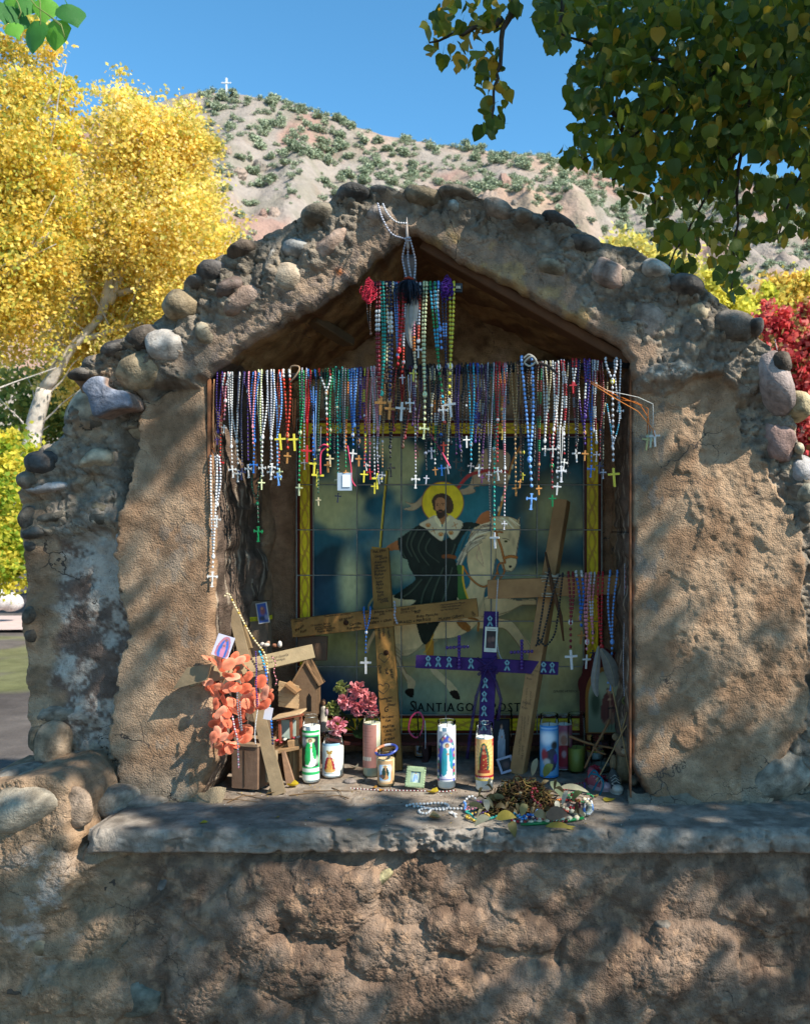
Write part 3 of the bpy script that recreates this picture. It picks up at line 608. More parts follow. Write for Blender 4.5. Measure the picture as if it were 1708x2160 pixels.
def hbase(u, v):
    h = fbm(u, v, 180, 3, 4)*.03
    for (cx, cy, rx, ry, rot, d) in LUMPS: 
        a = bumpof(u+fbm(u, v, 60, 3, 1)*30, v+fbm(u, v, 60, 3, 2)*30, cx, cy, rx, ry, rot, 2.2); h = np.maximum(h, h*.3+d*.8*a**.8) if d > 0 else h+d*a
    f1, f2, idd = worley(u+22*fbm(u, v, 50, 3, 1), v+22*fbm(u, v, 50, 3, 2), 92, 1)
    h = h+.010*np.clip(1-f1*1.1, 0, 1)+.012*(idd-.5)*sst(0, .12, f2-f1)*sst(-.1,.2,fbm(u, v, 120, 2, 3))
    ang = fbm(u, v, 160, 2, 6)*2.5+.3
    st = np.sin((v*np.cos(ang)+u*np.sin(ang))*1.05+fbm(u, v, 14, 3, 3)*7)
    h = h+st*.0022*sst(-.3, .2, fbm(u, v, 90, 2, 5))-.006*np.exp(-(fbm(u, v, 110, 4, 6)/.014)**2)-.003*np.exp(-(fbm(u, v, 46, 3, 2)/.016)**2)*sst(-.1, .2, fbm(u, v, 130, 2, 4))+fbm(u, v, 34, 3, 7)*.007+fbm(u, v, 9, 3, 2)*.0014
    g1, g2, _ = worley(u+5*fbm(u, v, 10, 2, 4), v, 16, 6); h = h+(1-g1)*.002*sst(.05, .3, fbm(u, v, 80, 3, 3))
    h = h-.03*bumpof(u, v, 250, 1870, 110, 60, -20)*(u > 150)
    h = h-.02*sst(1830, 1790, v)*(u > 170)
    h = h-.045*np.exp(-((u-(165+fbm(u*0, v, 30, 3, 2)*12))/9)**2)*sst(1640, 1660, v)*sst(1830, 1790, v)
    for (cx, cy, rx, ry, rot, c, dp) in BS:
        h = h+dp*.25*gauss(u, v, cx, cy, rx*1.3, ry*1.3, rot)
    return h
def cbase(u, v, y):
    n = len(u); f = fbm(u, v, 80, 4, 2); g = fbm(u, v, 20, 3, 4)
    c = mixc(np.tile(C('846f5d'), (n, 1)), np.tile(C('6b5646'), (n, 1)), sst(-.3, .3, f))
    c = mixc(c, np.tile(C('a8876a'), (n, 1)), sst(.1, .4, g)*.5)
    c = mixc(c, np.tile(C('a98c6c'), (n, 1)), sst(330, 230, u)*.5)
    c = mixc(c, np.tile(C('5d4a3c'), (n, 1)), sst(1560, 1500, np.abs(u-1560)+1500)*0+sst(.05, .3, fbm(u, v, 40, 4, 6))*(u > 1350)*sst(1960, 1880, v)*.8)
    wh = sst(.02, .35, .3*fbm(u, v, 6, 3, 1)+fbm(u, v, 40, 4, 5)+.22*gauss(u, v, 80, 1900, 60, 110, 20)-.1)*gauss(u, v, 75, 1900, 90, 130, 15)
    c = mixc(c, np.tile(C('b8a898'), (n, 1)), np.clip(wh*1.2, 0, 1)*.7)
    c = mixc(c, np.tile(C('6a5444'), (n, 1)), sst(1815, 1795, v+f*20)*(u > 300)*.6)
    return c
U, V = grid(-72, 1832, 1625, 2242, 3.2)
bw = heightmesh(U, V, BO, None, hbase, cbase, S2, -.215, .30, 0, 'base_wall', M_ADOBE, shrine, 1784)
for (cx, cy, rx, ry, rot, c, dp) in BS:
    h0 = float(hbase(np.array([cx*1.]), np.array([cy*1.]))[0])
    o = stone(cx, cy, rx, ry, rot, c, dp, 2.5, ybase=-.215, h0=h0-dp*.72)
# boulders at the left shoulder of the base
stone(78, 1688, 78, 46, 4, '9a8c76', .13, 2.8, ybase=-.16, h0=.02)
stone(20, 1655, 60, 28, -14, '8b7f70', .1, 2.6, ybase=-.10, h0=.0)
stone(99, 1580, 32, 50, 6, '95785a', .05, 2.3, ybase=0, h0=-.02)
stone(246, 1690, 44, 30, 6, '857a6a', .07, 3.0, ybase=-.02, h0=.02)
stone(196, 1680, 20, 48, 6, '7d6552', .05, 2.6, ybase=-.05, h0=.02)
stone(300, 1702, 50, 20, 2, '85796a', .05, 2.8, ybase=-.02, h0=.01)
stone(1650, 1640, 60, 40, -30, '867c6c', .06, 2.6, ybase=-.0, h0=.0)
# thick foot of mortar where pillar meets ledge, both sides
def foot(u0, u1, seed, colr):
    xs_ = np.arange(u0, u1, 4.0); A, T = np.meshgrid(xs_, np.linspace(0, 1, 12))
    yb = .015-.05*T*(1+.9*fbm(A, A*0, 50, 2, seed))+.004*fbm(A, T*30, 12, 2, seed); zz = LZ+.028*(1-T)**2*(1+fbm(A, A*0, 50, 2, seed+1))+.003*fbm(A, T*60, 9, 2, seed)-.004
    X = (A-PX0)*px(-.02); n = A.size; idx = np.arange(n).reshape(A.shape)
    q = np.stack([idx[:-1, :-1], idx[1:, :-1], idx[1:, 1:], idx[:-1, 1:]], -1).reshape(-1, 4)
    mesh_np('mortar_foot', np.stack([X.ravel(), yb.ravel(), zz.ravel()], 1), q, M_ADOBE, shrine, np.tile(C(colr), (n, 1)))
foot(200, 470, 1, '86775f'); foot(1325, 1800, 4, '7c705f')
# ---------------------------------------------------------------- ground, hill, far plants
def plane_grid(name, xs, ys, zf, mat, colf):
    X, Y = np.meshgrid(xs, ys); Z = zf(X, Y); n = X.size; idx = np.arange(n).reshape(X.shape)
    q = np.stack([idx[:-1, :-1], idx[:-1, 1:], idx[1:, 1:], idx[1:, :-1]], -1).reshape(-1, 4)
    return mesh_np(name, np.stack([X.ravel(), Y.ravel(), Z.ravel()], 1), q, mat, None, colf(X.ravel(), Y.ravel()))
def gcol(x, y):
    f = fbm(x, y, 2.2, 4, 3); n = len(x); c = mixc(np.tile(C('5f5852'), (n, 1)), np.tile(C('4b4541'), (n, 1)), sst(-.3, .3, f))  # dark grey base colour takes in the shade of the trees
    return mixc(c, np.tile(C('6d7040'), (n, 1)), sst(.05, .3, fbm(x, y, 1.1, 3, 6))*.6*((y > 6) & (y < 11)))
gx = np.concatenate([-np.geomspace(900, 12, 24), np.linspace(-11, 11, 90), np.geomspace(12, 900, 24)])
gy = np.concatenate([-np.geomspace(300, 8, 10), np.linspace(-7, 22, 120), np.geomspace(23, 1500, 30)])
tag(plane_grid('ground', gx, gy, lambda x, y: fbm(x, y, 1.5, 3, 2)*.03*(np.hypot(x, y) < 30), M_GROUND, gcol), kind='structure')
tag(plane_grid('path', np.linspace(-22, -3, 40), np.linspace(11.2, 13.6, 12), lambda x, y: x*0+.045+.02*fbm(x, y, .8, 2, 1), surf('pale_paving', C('b9a399'), .9, .12, 5, ((30, .004),)), lambda x, y: np.tile(C('b9a399'), (len(x), 1))), kind='structure')

RIDGE = np.array([(-900, 420), (-300, 330), (100, 270), (300, 222), (430, 193), (480, 200), (560, 208), (620, 222), (700, 246), (760, 270), (830, 288), (900, 300), (960, 314), (1040, 320), (1100, 324), (1160, 332), (1200, 345), (1250, 362), (1300, 386), (1400, 420), (1480, 420), (1560, 372), (1640, 376), (1708, 402), (1900, 420), (2600, 500)], float)
YR = 150.0
def ridge_z(u): return 1.6-(np.interp(u, RIDGE[:, 0], RIDGE[:, 1])-PY0)*(YR+CD)/F
def hill_z(x, y):
    t = np.clip((y-58)/(YR-58), 0, 1.25); u = PX0+x*F/(YR+CD)
    zr = ridge_z(u)
    prof = np.where(t < 1, t**1.05*.96+.04*t, 1-(t-1)*.8)
    g = fbm(x, y*.35, 16, 5, 3); gul = -np.abs(fbm(x+y*.15, y*.25, 11, 5, 5))*9*np.sin(np.clip(t, 0, 1)*math.pi)
    f1, f2, idd = worley(x, y*.8, 7, 4)
    rock = sst(.0, .25, fbm(x, y, 26, 3, 6)+.25*np.exp(-((t-.62)/.13)**2)*np.exp(-((u-960)/200)**2))*sst(.2, .4, t)*sst(.85, .7, t)
    z = zr*prof+(gul+g*4+rock*((1-f1)*3.2+idd*1.5))*sst(1, .9, t)*sst(0, .1, t)+fbm(x, y, 3, 3, 2)*.5
    return z
def hill_c(x, y):
    n = len(x); t = np.clip((y-58)/(YR-58), 0, 1.2); f = fbm(x, y, 12, 4, 2); g = fbm(x, y, 3, 3, 4); b = fbm(x+y*.6, y, 34, 3, 7)
    c = mixc(np.tile(C('a38976'), (n, 1)), np.tile(C('8f857b'), (n, 1)), sst(-.15, .2, b))
    c = mixc(c, np.tile(C('957263'), (n, 1)), sst(.0, .3, f)*.7)
    c = mixc(c, np.tile(C('787362'), (n, 1)), sst(.05, .35, g)*.5)
    return c
hill = plane_grid('hillside', np.linspace(-170, 115, 430), np.concatenate([np.linspace(58, YR, 180), np.linspace(YR+3, YR+40, 10)]), hill_z, M_FAR, hill_c); tag(hill, kind='structure')

def cards(n, cen, rad, size, seed, cols, hollow=.55, flat=1.0, tri=False):
    """n small leaf quads spread through an ellipsoid's outer volume"""
    r = np.random.default_rng(seed)
    d = r.normal(size=(n, 3)); d /= np.linalg.norm(d, axis=1)[:, None]
    rr = (hollow+(1-hollow)*r.random(n))[:, None]
    p = np.array(cen)+d*rr*np.array(rad)
    return leafquads(p, size, r, cols)
def leafquads(p, size, r, cols, nf=4):
    n = len(p); a = r.normal(size=(n, 3)); a /= np.linalg.norm(a, axis=1)[:, None]; b = r.normal(size=(n, 3)); b -= a*(a*b).sum(1)[:, None]; b /= np.linalg.norm(b, axis=1)[:, None]
    s = size*(.6+.8*r.random(n))[:, None]
    V = np.stack([p-a*s*.5, p+b*s*.42, p+a*s*.5, p-b*s*.42], 1).reshape(-1, 3)
    Fq = np.arange(n*4).reshape(n, 4)
    k = r.integers(0, len(cols), n); c = np.array(cols)[k]*(.8+.4*r.random((n, 1)))
    return V, Fq, np.repeat(c, 4, 0)
# shrubs: five shapes, shared meshes
SHR = []
for k in range(6):
    r = np.random.default_rng(50+k); vs, fs, cs = [], [], []; off = 0
    for b in range(5):
        c = (r.uniform(-.35, .35), r.uniform(-.35, .35), r.uniform(.35, .7)); 
        v, f, cl = cards(110, c, (.42, .42, .36), .17, 100+k*10+b, [C('9aa386'), C('8a9678'), C('a8ae92'), C('7a886c')], .3); vs.append(v); fs.append(f+off); cs.append(cl); off += len(v)
    me = mesh_np('juniper_shrub', np.concatenate(vs), np.concatenate(fs), M_SHRUB, None, np.concatenate(cs)); SHR.append(me.data); bpy.data.objects.remove(me)
r = np.random.default_rng(11); cand = []
while len(cand) < 2300:
    x = r.uniform(-75, 62); y = 62+(r.random()**.8)*(YR-60)
    t = (y-58)/(YR-58); u = PX0+x*F/(y+CD)
    if u < 250 or u > 1760: continue
    den = .25+.75*float(sst(.6, .9, np.array(t)))+.5*float(fbm(np.array([x]), np.array([y]), 14, 3, 1)[0])
    if r.random() < den: cand.append((x, y, r.uniform(.45, 1.5)*(1.1 if t > .7 else 1)))
cand = np.array(cand); Zc = hill_z(cand[:, 0], cand[:, 1]); vv = PY0-(Zc-1.6)*F/(cand[:, 1]+CD); uu = PX0+cand[:, 0]*F/(cand[:, 1]+CD)
vis = (uu > 420)&(vv < 620)&(vv < 800-.0*uu)
order = np.argsort(-(cand[:, 2]/(cand[:, 1]+CD))*vis); 
GRP = 'juniper shrubs scattered over the hillside'
rest_v, rest_f, rest_c, off = [], [], [], 0
tv = [np.array([v.co for v in m.vertices]) for m in SHR]; tf = [np.array([p.vertices[:] for p in m.polygons]) for m in SHR]
tc_ = []
for m in SHR:
    a = np.zeros(len(m.vertices)*4, np.float32); m.color_attributes['Col'].data.foreach_get('color', a); tc_.append(a.reshape(-1, 4)[:, :3])
for i, q in enumerate(order):
    x, y, s = cand[q]; k = i % 6; z = Zc[q]-.15*s; a = r.uniform(0, 6.3); sz = s*r.uniform(.75, 1.1)
    if i < 300:
        o = bpy.data.objects.new('juniper_shrub', SHR[k]); COL.objects.link(o); o.location = (x, y, z); o.rotation_euler = (0, 0, a); o.scale = (s, s, sz)
        tag(o, 'small grey green juniper shrub growing on the dry pinkish hillside', 'shrub', GRP)
    elif i < 1400:
        V_ = tv[k][:, :]*np.array([s, s, sz]); V_ = np.stack([V_[:, 0]*math.cos(a)-V_[:, 1]*math.sin(a)+x, V_[:, 0]*math.sin(a)+V_[:, 1]*math.cos(a)+y, V_[:, 2]+z], 1)
        m_ = len(tf[k]); sel = np.arange(0, m_, 3 if s > 1.0 else 4)
        rest_v.append(V_); rest_f.append(tf[k][sel]+off); rest_c.append(tc_[k]); off += len(V_)
o = mesh_np('distant_shrubs', np.concatenate(rest_v), np.concatenate(rest_f), M_SHRUB, None, np.concatenate(rest_c)); tag(o, 'mass of smaller green shrubs spread over the upper hillside', 'shrubs', kind='stuff')
# boulders on the hill: pink outcrops
mb0 = MB(); mb0.ell((0, 0, 0), (1, 1, 1), seg=14, rings=9); Vb = np.concatenate(mb0.v)
RKM = []
for k in range(4):
    f = worley(Vb[:, 0]*2+k*5+Vb[:, 2], Vb[:, 1]*2+Vb[:, 2]*1.3, 1, k)[0]; d = 1-.35*f+.15*fbm(Vb[:, 0]+k*3, Vb[:, 2]+Vb[:, 1], .5, 3, k)
    o = mesh_np('outcrop_boulder', Vb*d[:, None], mb0.f, M_FAR, None, np.tile(C(('95786a', '8f7568', '988678', '857c72')[k]), (len(Vb), 1)), smooth=False); RKM.append(o.data); bpy.data.objects.remove(o)
rb = random.Random(5)
for i in range(70):
    u = rb.gauss(960, 130) if i < 45 else rb.uniform(450, 1300); t = rb.gauss(.60, .05) if i < 45 else rb.uniform(.3, .8); y = 58+t*(YR-58); x = (u-PX0)*(y+CD)/F; s = rb.uniform(.5, 1.7)
    z = float(hill_z(np.array([x]), np.array([y]))[0])
    o = bpy.data.objects.new('outcrop_boulder', RKM[i % 4]); COL.objects.link(o); o.location = (x, y, z); o.scale = (s, s*.8, s*rb.uniform(.7, 1.3)); o.rotation_euler = (rb.uniform(-.3, .3), rb.uniform(-.3, .3), rb.uniform(0, 6))
    tag(o, 'pink weathered rock outcrop standing out of the hillside', 'boulder', 'rock outcrops on the hillside')
# white cross on the ridge
xr = (480-PX0)*(YR+CD)/F; zr = float(hill_z(np.array([xr]), np.array([YR-.5]))[0])
rc = thing('summit_cross', (xr, YR-.5, zr), 'tiny white cross standing on the left summit of the hill ridge', 'cross')
M_WHITE = surf('white_paint', C('d8d8d6'), .6, .05, 20, ())
mb = MB(); mb.plank((0, 0, -.3), (0, 0, 3.4), .28, .2); mb.build('upright', M_WHITE, rc); mb = MB(); mb.plank((-.85, -.12, 2.5), (.85, -.12, 2.5), .17, .13); mb.build('crossbar', M_WHITE, rc)

# ---------------------------------------------------------------- trees behind
def limb(mb, a, b, r1, r2, wob, rr, col, seg=7, k=9):
    a = np.array(a, float); b = np.array(b, float); pts = []; L = np.linalg.norm(b-a); o1, o2 = rr.uniform(0, 9), rr.uniform(0, 9)
    for i in range(k+1):
        t = i/k; p = a+(b-a)*t; s = math.sin(t*math.pi)*wob*L
        pts.append(p+np.array((math.sin(t*4+o1), math.cos(t*3+o2), math.sin(t*5+o2)*.4))*s)
    mb.tube(pts, [r1+(r2-r1)*i/k for i in range(k+1)], seg, col); return pts
def leafy_tree(name, label, base, blobs, leaf, n, cols, cat='tree', bark='b7aea2', limbs=(), r0=.18, seed=1, group=None, hollow=.25, clump=.5):
    rr = random.Random(seed); r = np.random.default_rng(seed)
    t = thing(name, base, label, cat, group)
    mb = MB(); bc = C(bark)
    for i, (a, b, r1, r2) in enumerate(limbs): 
        pts = limb(mb, a, b, r1, r2, .035, rr, bc)
        if r1 > .05:
            for j in range(5):
                q = pts[rr.randint(3, 9)]; e = q+np.array((rr.uniform(-1, 1), rr.uniform(-.6, .6), rr.uniform(.2, 1)))*rr.uniform(.5, 1.4); limb(mb, q, e, min(.02, r2*.5), .005, .05, rr, bc, 5, 5)
    tr = mb.build('trunk', M_BARK, t, org=base)
    tot = sum(b[3]*b[4]*b[5] for b in blobs) if blobs else 1; vs = []
    P_ = []; K = []; BR = []
    for (cx, cy, cz, rx, ry, rz) in blobs:
        m = int(n*rx*ry*rz/tot); nc = max(8, int(m/60))
        d = r.normal(size=(nc, 3)); d /= np.linalg.norm(d, axis=1)[:, None]; cc = np.array((cx, cy, cz))+d*(hollow+(1-hollow)*r.random((nc, 1))**.6)*np.array((rx, ry, rz))
        tone = r.random(nc); bri = .8+.45*r.random(nc)
        idx = r.integers(0, nc, m); off = r.normal(size=(m, 3))*clump*min(rx, rz)*.32*np.array((1, 1, .8)); P_.append(cc[idx]+off); K.append(tone[idx]); BR.append(bri[idx])
    p = np.concatenate(P_)-np.array(base); kt = np.concatenate(K)
    V_, F_, c_ = leafquads(p, leaf, r, cols)
    cs = np.array(cols); ci = np.clip((kt*len(cs)*.8+r.random(len(kt))*len(cs)*.4).astype(int), 0, len(cs)-1)
    c_ = np.repeat(cs[ci]*(.85+.3*r.random((len(kt), 1)))*np.concatenate(BR)[:, None], 4, 0)
    o = mesh_np('crown', V_, F_, M_LEAFFAR, t, c_, smooth=False); o['kind'] = 'stuff'
    return t
Q = lambda u, v, y: P(u, v, y)
def blob(u, v, y, ru, rv, ry=None):
    s = px(y); x, yy, z = P(u, v, y); return (x, yy, z, ru*s, (ry or ru*s*.8), rv*s)
GOLD = [C(h) for h in ('d9c05c', 'dcc870', 'd0b458', 'd2c468', 'b4b058', 'e2d08c')]
GREENY = [C(h) for h in ('c4b450', 'b0ae50', '9aa252', 'ccb850', 'bcb460')]
y1 = 13.0
leafy_tree('cottonwood_tree', 'golden yellow cottonwood with leaning pale trunk, right one of the two big trees at left', P(60, 1180, y1),
    [blob(300, 420, y1, 150, 210), blob(400, 560, y1-.4, 115, 180), blob(250, 620, y1+1, 150, 190), blob(360, 300, y1, 85, 95), blob(262, 240, y1, 60, 90), blob(420, 330, y1, 45, 110), blob(470, 640, y1-.5, 62, 120), blob(330, 760, y1, 130, 100), blob(200, 760, y1+.8, 110, 110)],
    .066, 92000, GOLD, limbs=[(P(50, 1010, y1), P(95, 820, y1), .17, .13), (P(95, 820, y1), P(215, 665, y1), .11, .06), (P(215, 665, y1), P(250, 480, y1), .09, .05), (P(230, 640, y1), P(330, 400, y1), .08, .04), (P(95, 830, y1), P(150, 640, y1), .08, .04), (P(150, 640, y1), P(160, 460, y1), .07, .03), (P(180, 715, y1), P(330, 672, y1), .06, .03), (P(250, 620, y1), P(420, 560, y1), .06, .02), (P(20, 1160, y1), P(50, 1010, y1), .2, .17), (P(240, 480, y1), P(260, 300, y1), .04, .02)], seed=3)
leafy_tree('cottonwood_tree', 'taller green and yellow cottonwood filling the far left edge', P(-120, 1200, 11.5),
    [blob(20, 330, 11.5, 130, 190), blob(60, 130, 11.5, 85, 110), blob(-60, 500, 11.5, 160, 220), blob(90, 480, 12, 100, 160), blob(120, 260, 12, 60, 110), blob(20, 640, 12.2, 120, 130)],
    .066, 54000, GREENY+GOLD[:3], limbs=[(P(-120, 1200, 11.5), P(-60, 800, 11.5), .2, .14), (P(-60, 800, 11.5), P(60, 330, 11.5), .10, .04), (P(60, 330, 11.5), P(110, 200, 11.5), .05, .02), (P(-60, 760, 11.5), P(-30, 500, 11.5), .14, .08), (P(-20, 600, 11.5), P(110, 490, 11.5), .07, .03), (P(0, 440, 11.5), P(100, 330, 11.5), .06, .03)], seed=4)
leafy_tree('willow_bush', 'lime green and yellow bush at the left edge behind the shrine wall', P(-20, 1270, 9),
    [blob(-10, 1090, 9, 90, 130), blob(40, 1000, 9.5, 70, 90), blob(-60, 1180, 8.6, 100, 90), blob(20, 1180, 9, 60, 70)], .07, 14000, [C(h) for h in ('9ca83a', 'b5b040', '7f9636', 'c4b548')], cat='bush', limbs=[(P(-20, 1270, 9), P(0, 1100, 9), .05, .02)], seed=5)
leafy_tree('green_tree', 'dull green leafy tree low behind the leaning pale trunk', P(60, 1230, 16),
    [blob(70, 900, 16, 150, 120), blob(200, 860, 17, 150, 120), blob(20, 1040, 16, 90, 110)], .11, 12000, [C(h) for h in ('6d7c40', '808a48', '59703a', '9a9a50')], limbs=[(P(60, 1230, 16), P(80, 950, 16), .12, .05)], seed=6)
leafy_tree('yellow_tree', 'pale yellow tree rising behind the right roof slope', P(1380, 1130, 19),
    [blob(1350, 600, 19, 110, 100), blob(1430, 660, 19, 110, 120), blob(1300, 540, 19, 50, 35), blob(1370, 530, 19, 60, 40), blob(1260, 560, 19, 40, 50), blob(1480, 720, 19, 90, 80)], .13, 16000, [C(h) for h in ('c8b860', 'bab05c', 'd0c070', 'a8a458')], limbs=[(P(1380, 1130, 19), P(1380, 650, 19), .15, .04)], seed=7)
leafy_tree('yellow_tree', 'bright yellow tree behind the red one at the right edge', P(1660, 1130, 21),
    [blob(1660, 670, 21, 85, 90), blob(1720, 640, 21, 80, 70), blob(1600, 700, 21, 60, 70)], .14, 11000, [C(h) for h in ('cdb050', 'c8ab58', 'd2bb60', 'b0a850')], limbs=[(P(1660, 1130, 21), P(1660, 700, 21), .15, .05)], seed=8)
leafy_tree('yellow_green_tree', 'yellow green tree between the pale yellow and the red tree', P(1540, 1130, 17),
    [blob(1530, 690, 17, 80, 80), blob(1590, 640, 17.5, 60, 40), blob(1500, 620, 17, 50, 45)], .12, 8000, [C(h) for h in ('a8a83e', 'b5b048', 'c2b850')], limbs=[(P(1540, 1130, 17), P(1540, 740, 17), .12, .05)], seed=9)
leafy_tree('red_maple', 'bright red maple at the right edge beside the shrine', P(1690, 1200, 9),
    [blob(1660, 760, 9, 85, 105), blob(1640, 690, 9, 50, 60), blob(1720, 780, 9.2, 80, 130), blob(1690, 900, 9, 90, 110), blob(1610, 700, 9, 35, 45)], .075, 15000, [C(h) for h in ('b8484a', 'a83a3e', 'c45a50', 'cc7a70', '963034', '8c7a48')], limbs=[(P(1690, 1200, 9), P(1680, 820, 9), .07, .03)], seed=10)
for i, (u, v, y, ru, rv) in enumerate([(-10, 1255, 12.2, 34, 26), (24, 1262, 12.6, 26, 20), (-50, 1262, 12.0, 30, 22)]):
    s = px(y); d = 1+.12*fbm(Vb[:, 0]+i*3, Vb[:, 2]+Vb[:, 1], .8, 3, i+1)
    o = mesh_np('boulder', Vb*d[:, None]*np.array((ru*s, ru*s*.8, rv*s)), mb0.f, M_STONE, None, np.tile(C('b5b0ac'), (len(Vb), 1))); o.location = P(u, v+8, y)
    tag(o, ('pale grey boulder at the left frame edge beyond the path', 'pale boulder beside the path nearest the shrine wall', 'pale boulder farthest left beyond the path')[i], 'boulder')
# ---------------------------------------------------------------- cottonwood leaves: overhead tree, hanging boughs, sprig at top left
def leaf_template(k):
    r = random.Random(k); h = [(0, 0), (.17, .06), (.37, .0), (.5, -.17), (.47, -.38), (.34, -.6), (.16, -.82), (.0, -1.0)]
    h = [(x*r.uniform(.9, 1.1), z*r.uniform(.95, 1.05)) for x, z in h]
    f = r.uniform(-.15, .45); cu = r.uniform(-.6, .7)
    Y = lambda x, z: abs(x)*f+cu*z*z*.5+.06*math.sin(z*7+k)*x
    V = [(x, Y(x, z), z) for x, z in h]+[(-x*r.uniform(.9, 1.1), Y(x, z), z) for x, z in h[1:-1]]
    V += [(0, Y(0, -.3), -.3), (0, Y(0, -.62), -.62), (.015, .0, 0), (.0, .05, .55), (-.015, .0, 0)]
    n = 8; L = [0]+[8+i for i in range(6)]+[7]; m1, m2 = 14, 15
    Fc = []
    for S_ in (list(range(8)), L):
        a = [(S_[0], S_[1], m1), (S_[1], S_[2], m1), (S_[2], S_[3], m1), (S_[3], S_[4], m1), (S_[4], m2, m1), (S_[4], S_[5], m2), (S_[5], S_[6], m2), (S_[6], S_[7], m2)]
        Fc += a if S_ is not L else [t[::-1] for t in a]
    Fc.append((16, 17, 18)); V[16] = (.02, 0, -.02); V[18] = (-.02, 0, -.02)
    return np.array(V), Fc
LT = [leaf_template(k) for k in range(6)]
LC = [C(h) for h in ('54621f', '43541e', '5e6a20', '747620', '927e26', 'a88426', '4d8a3a', '6fae3c', '3c7434')]
LMESH = {}
for i, (V_, F_) in enumerate(LT):
    for j, c in enumerate(LC):
        o = mesh_np('leaf', V_, F_, M_LEAF, None, np.tile(c, (len(V_), 1))); LMESH[i, j] = o.data; bpy.data.objects.remove(o)
def leafrot(rr, droop=.5, face=.8):
    return Euler((rr.gauss(0, droop), rr.gauss(0, droop*.8), 0)).to_matrix() @ Euler((0, 0, rr.gauss(0, face))).to_matrix()
FM = [(1128, -20), (1135, 60), (1146, 95), (1180, 120), (1206, 112), (1226, 150), (1204, 150), (1200, 200), (1212, 235), (1244, 262), (1214, 270), (1206, 300), (1250, 320), (1182, 330), (1186, 355), (1262, 352), (1296, 395), (1330, 440), (1368, 445), (1372, 505), (1400, 585), (1452, 596), (1476, 545), (1462, 500), (1500, 520), (1512, 600), (1548, 640), (1562, 610), (1548, 560), (1600, 510), (1650, 520), (1790, 480), (1790, -20)]
FS = [(950, -20), (930, 20), (892, 62), (896, 110), (930, 148), (986, 155), (1012, 190), (1012, 225), (1000, 268), (1030, 300), (1056, 288), (1082, 230), (1066, 180), (1050, 130), (1052, 80), (1088, 40), (1094, -20)]
rr = random.Random(21); T_ = []
gaps = [(1215, 95, 20), (1300, 60, 12), (1395, 130, 12), (1330, 210, 16), (1250, 180, 10), (1460, 470, 12), (1560, 345, 26), (1600, 360, 20), (1645, 365, 24), (1690, 370, 18), (1500, 455, 16), (1420, 470, 14), (1600, 460, 20), (1560, 480, 22), (1415, 540, 14), (1690, 440, 12)]
while len(T_) < 5200:
    u, v = rr.uniform(1120, 1790), rr.uniform(-20, 640)
    if not inpoly(FM, np.array([u]), np.array([v]))[0]: continue
    if any(math.hypot(u-a, v-b) < c for a, b, c in gaps): continue
    if v > 400 and rr.random() > .5: continue
    if u < 1400 and rr.random() > .8: continue
    T_.append((u, v, rr.uniform(.15, 1.3)))
while len(T_) < 5360:
    u, v = rr.uniform(890, 1100), rr.uniform(-20, 300)
    if inpoly(FS, np.array([u]), np.array([v]))[0]: T_.append((u, v, rr.uniform(.2, .45)))
tbase = (3.4, .9, 0)
tree = thing('overhanging_cottonwood', tbase, 'green and yellowing cottonwood whose leafy boughs hang into the upper right corner', 'tree')
mb = MB(); bc = C('6b5f52'); rb_ = random.Random(3)
limb(mb, (0, 0, -.1), (-.1, 0, 3.6), .24, .17, .02, rb_, bc, 10)
limb(mb, (-.1, 0, 3.4), (-1.0, -1.9, 5.6), .12, .06, .04, rb_, bc); limb(mb, (-.1, 0, 3.5), (-1.4, .2, 5.0), .1, .05, .04, rb_, bc); limb(mb, (-.1, 0, 3.6), (.2, .3, 6.5), .14, .05, .04, rb_, bc)
mb.build('trunk', M_BARK, tree)
mb = MB(); tb = np.array(tbase)
for path in [[(1900, -60, .8), (1640, 60, .8), (1500, 150, .7), (1330, 290, .6), (1215, 345, .5)], [(1900, 120, .9), (1708, 200, .8), (1560, 300, .7), (1450, 470, .6), (1405, 580, .5)], [(1620, -40, .7), (1580, 180, .6), (1555, 420, .6), (1540, 620, .5)],
             [(1100, -40, .35), (1062, 60, .32), (1058, 140, .3), (1040, 200, .3), (1035, 285, .3)], [(1065, 40, .33), (1000, 60, .3), (905, 90, .3)], [(1500, 140, .7), (1300, 120, .6), (1160, 60, .5)], [(1800, 150, .9), (1700, 330, .8), (1640, 500, .6)],
             [(1560, 300, .7), (1400, 330, .6), (1290, 380, .55)], [(1330, 290, .6), (1260, 200, .5), (1215, 160, .45)], [(1200, -40, .6), (1180, 50, .55), (1170, 110, .5)], [(1640, 60, .8), (1450, 230, .7), (1380, 430, .6)]]:
    pts = [np.array(P(*q))-tb for q in path]; n = len(pts); pts2 = []
    for i in range(n-1):
        for j in range(4): pts2.append(pts[i]+(pts[i+1]-pts[i])*j/4+np.array([rb_.gauss(0, .006) for _ in range(3)]))
    pts2.append(pts[-1]); mb.tube(pts2, [.010*(1-i/len(pts2))+.0018 for i in range(len(pts2))], 5, C('4c4034'))
mb.build('twigs', M_BARK, tree, kind='stuff')
SV, SF, SCc, off = [], [], [], 0
order = sorted(range(len(T_)), key=lambda i: T_[i][2]); nobj = 0
def pickcol(u, v):
    x = rr.random()
    if math.hypot(u-1000, v-100) < 130: return 5 if x < .15 else (4 if x < .35 else rr.choice([0, 1, 3, 3]))
    return 5 if x < .05 else (4 if x < .14 else (3 if x < .34 else rr.choice([0, 0, 1, 1, 2])))
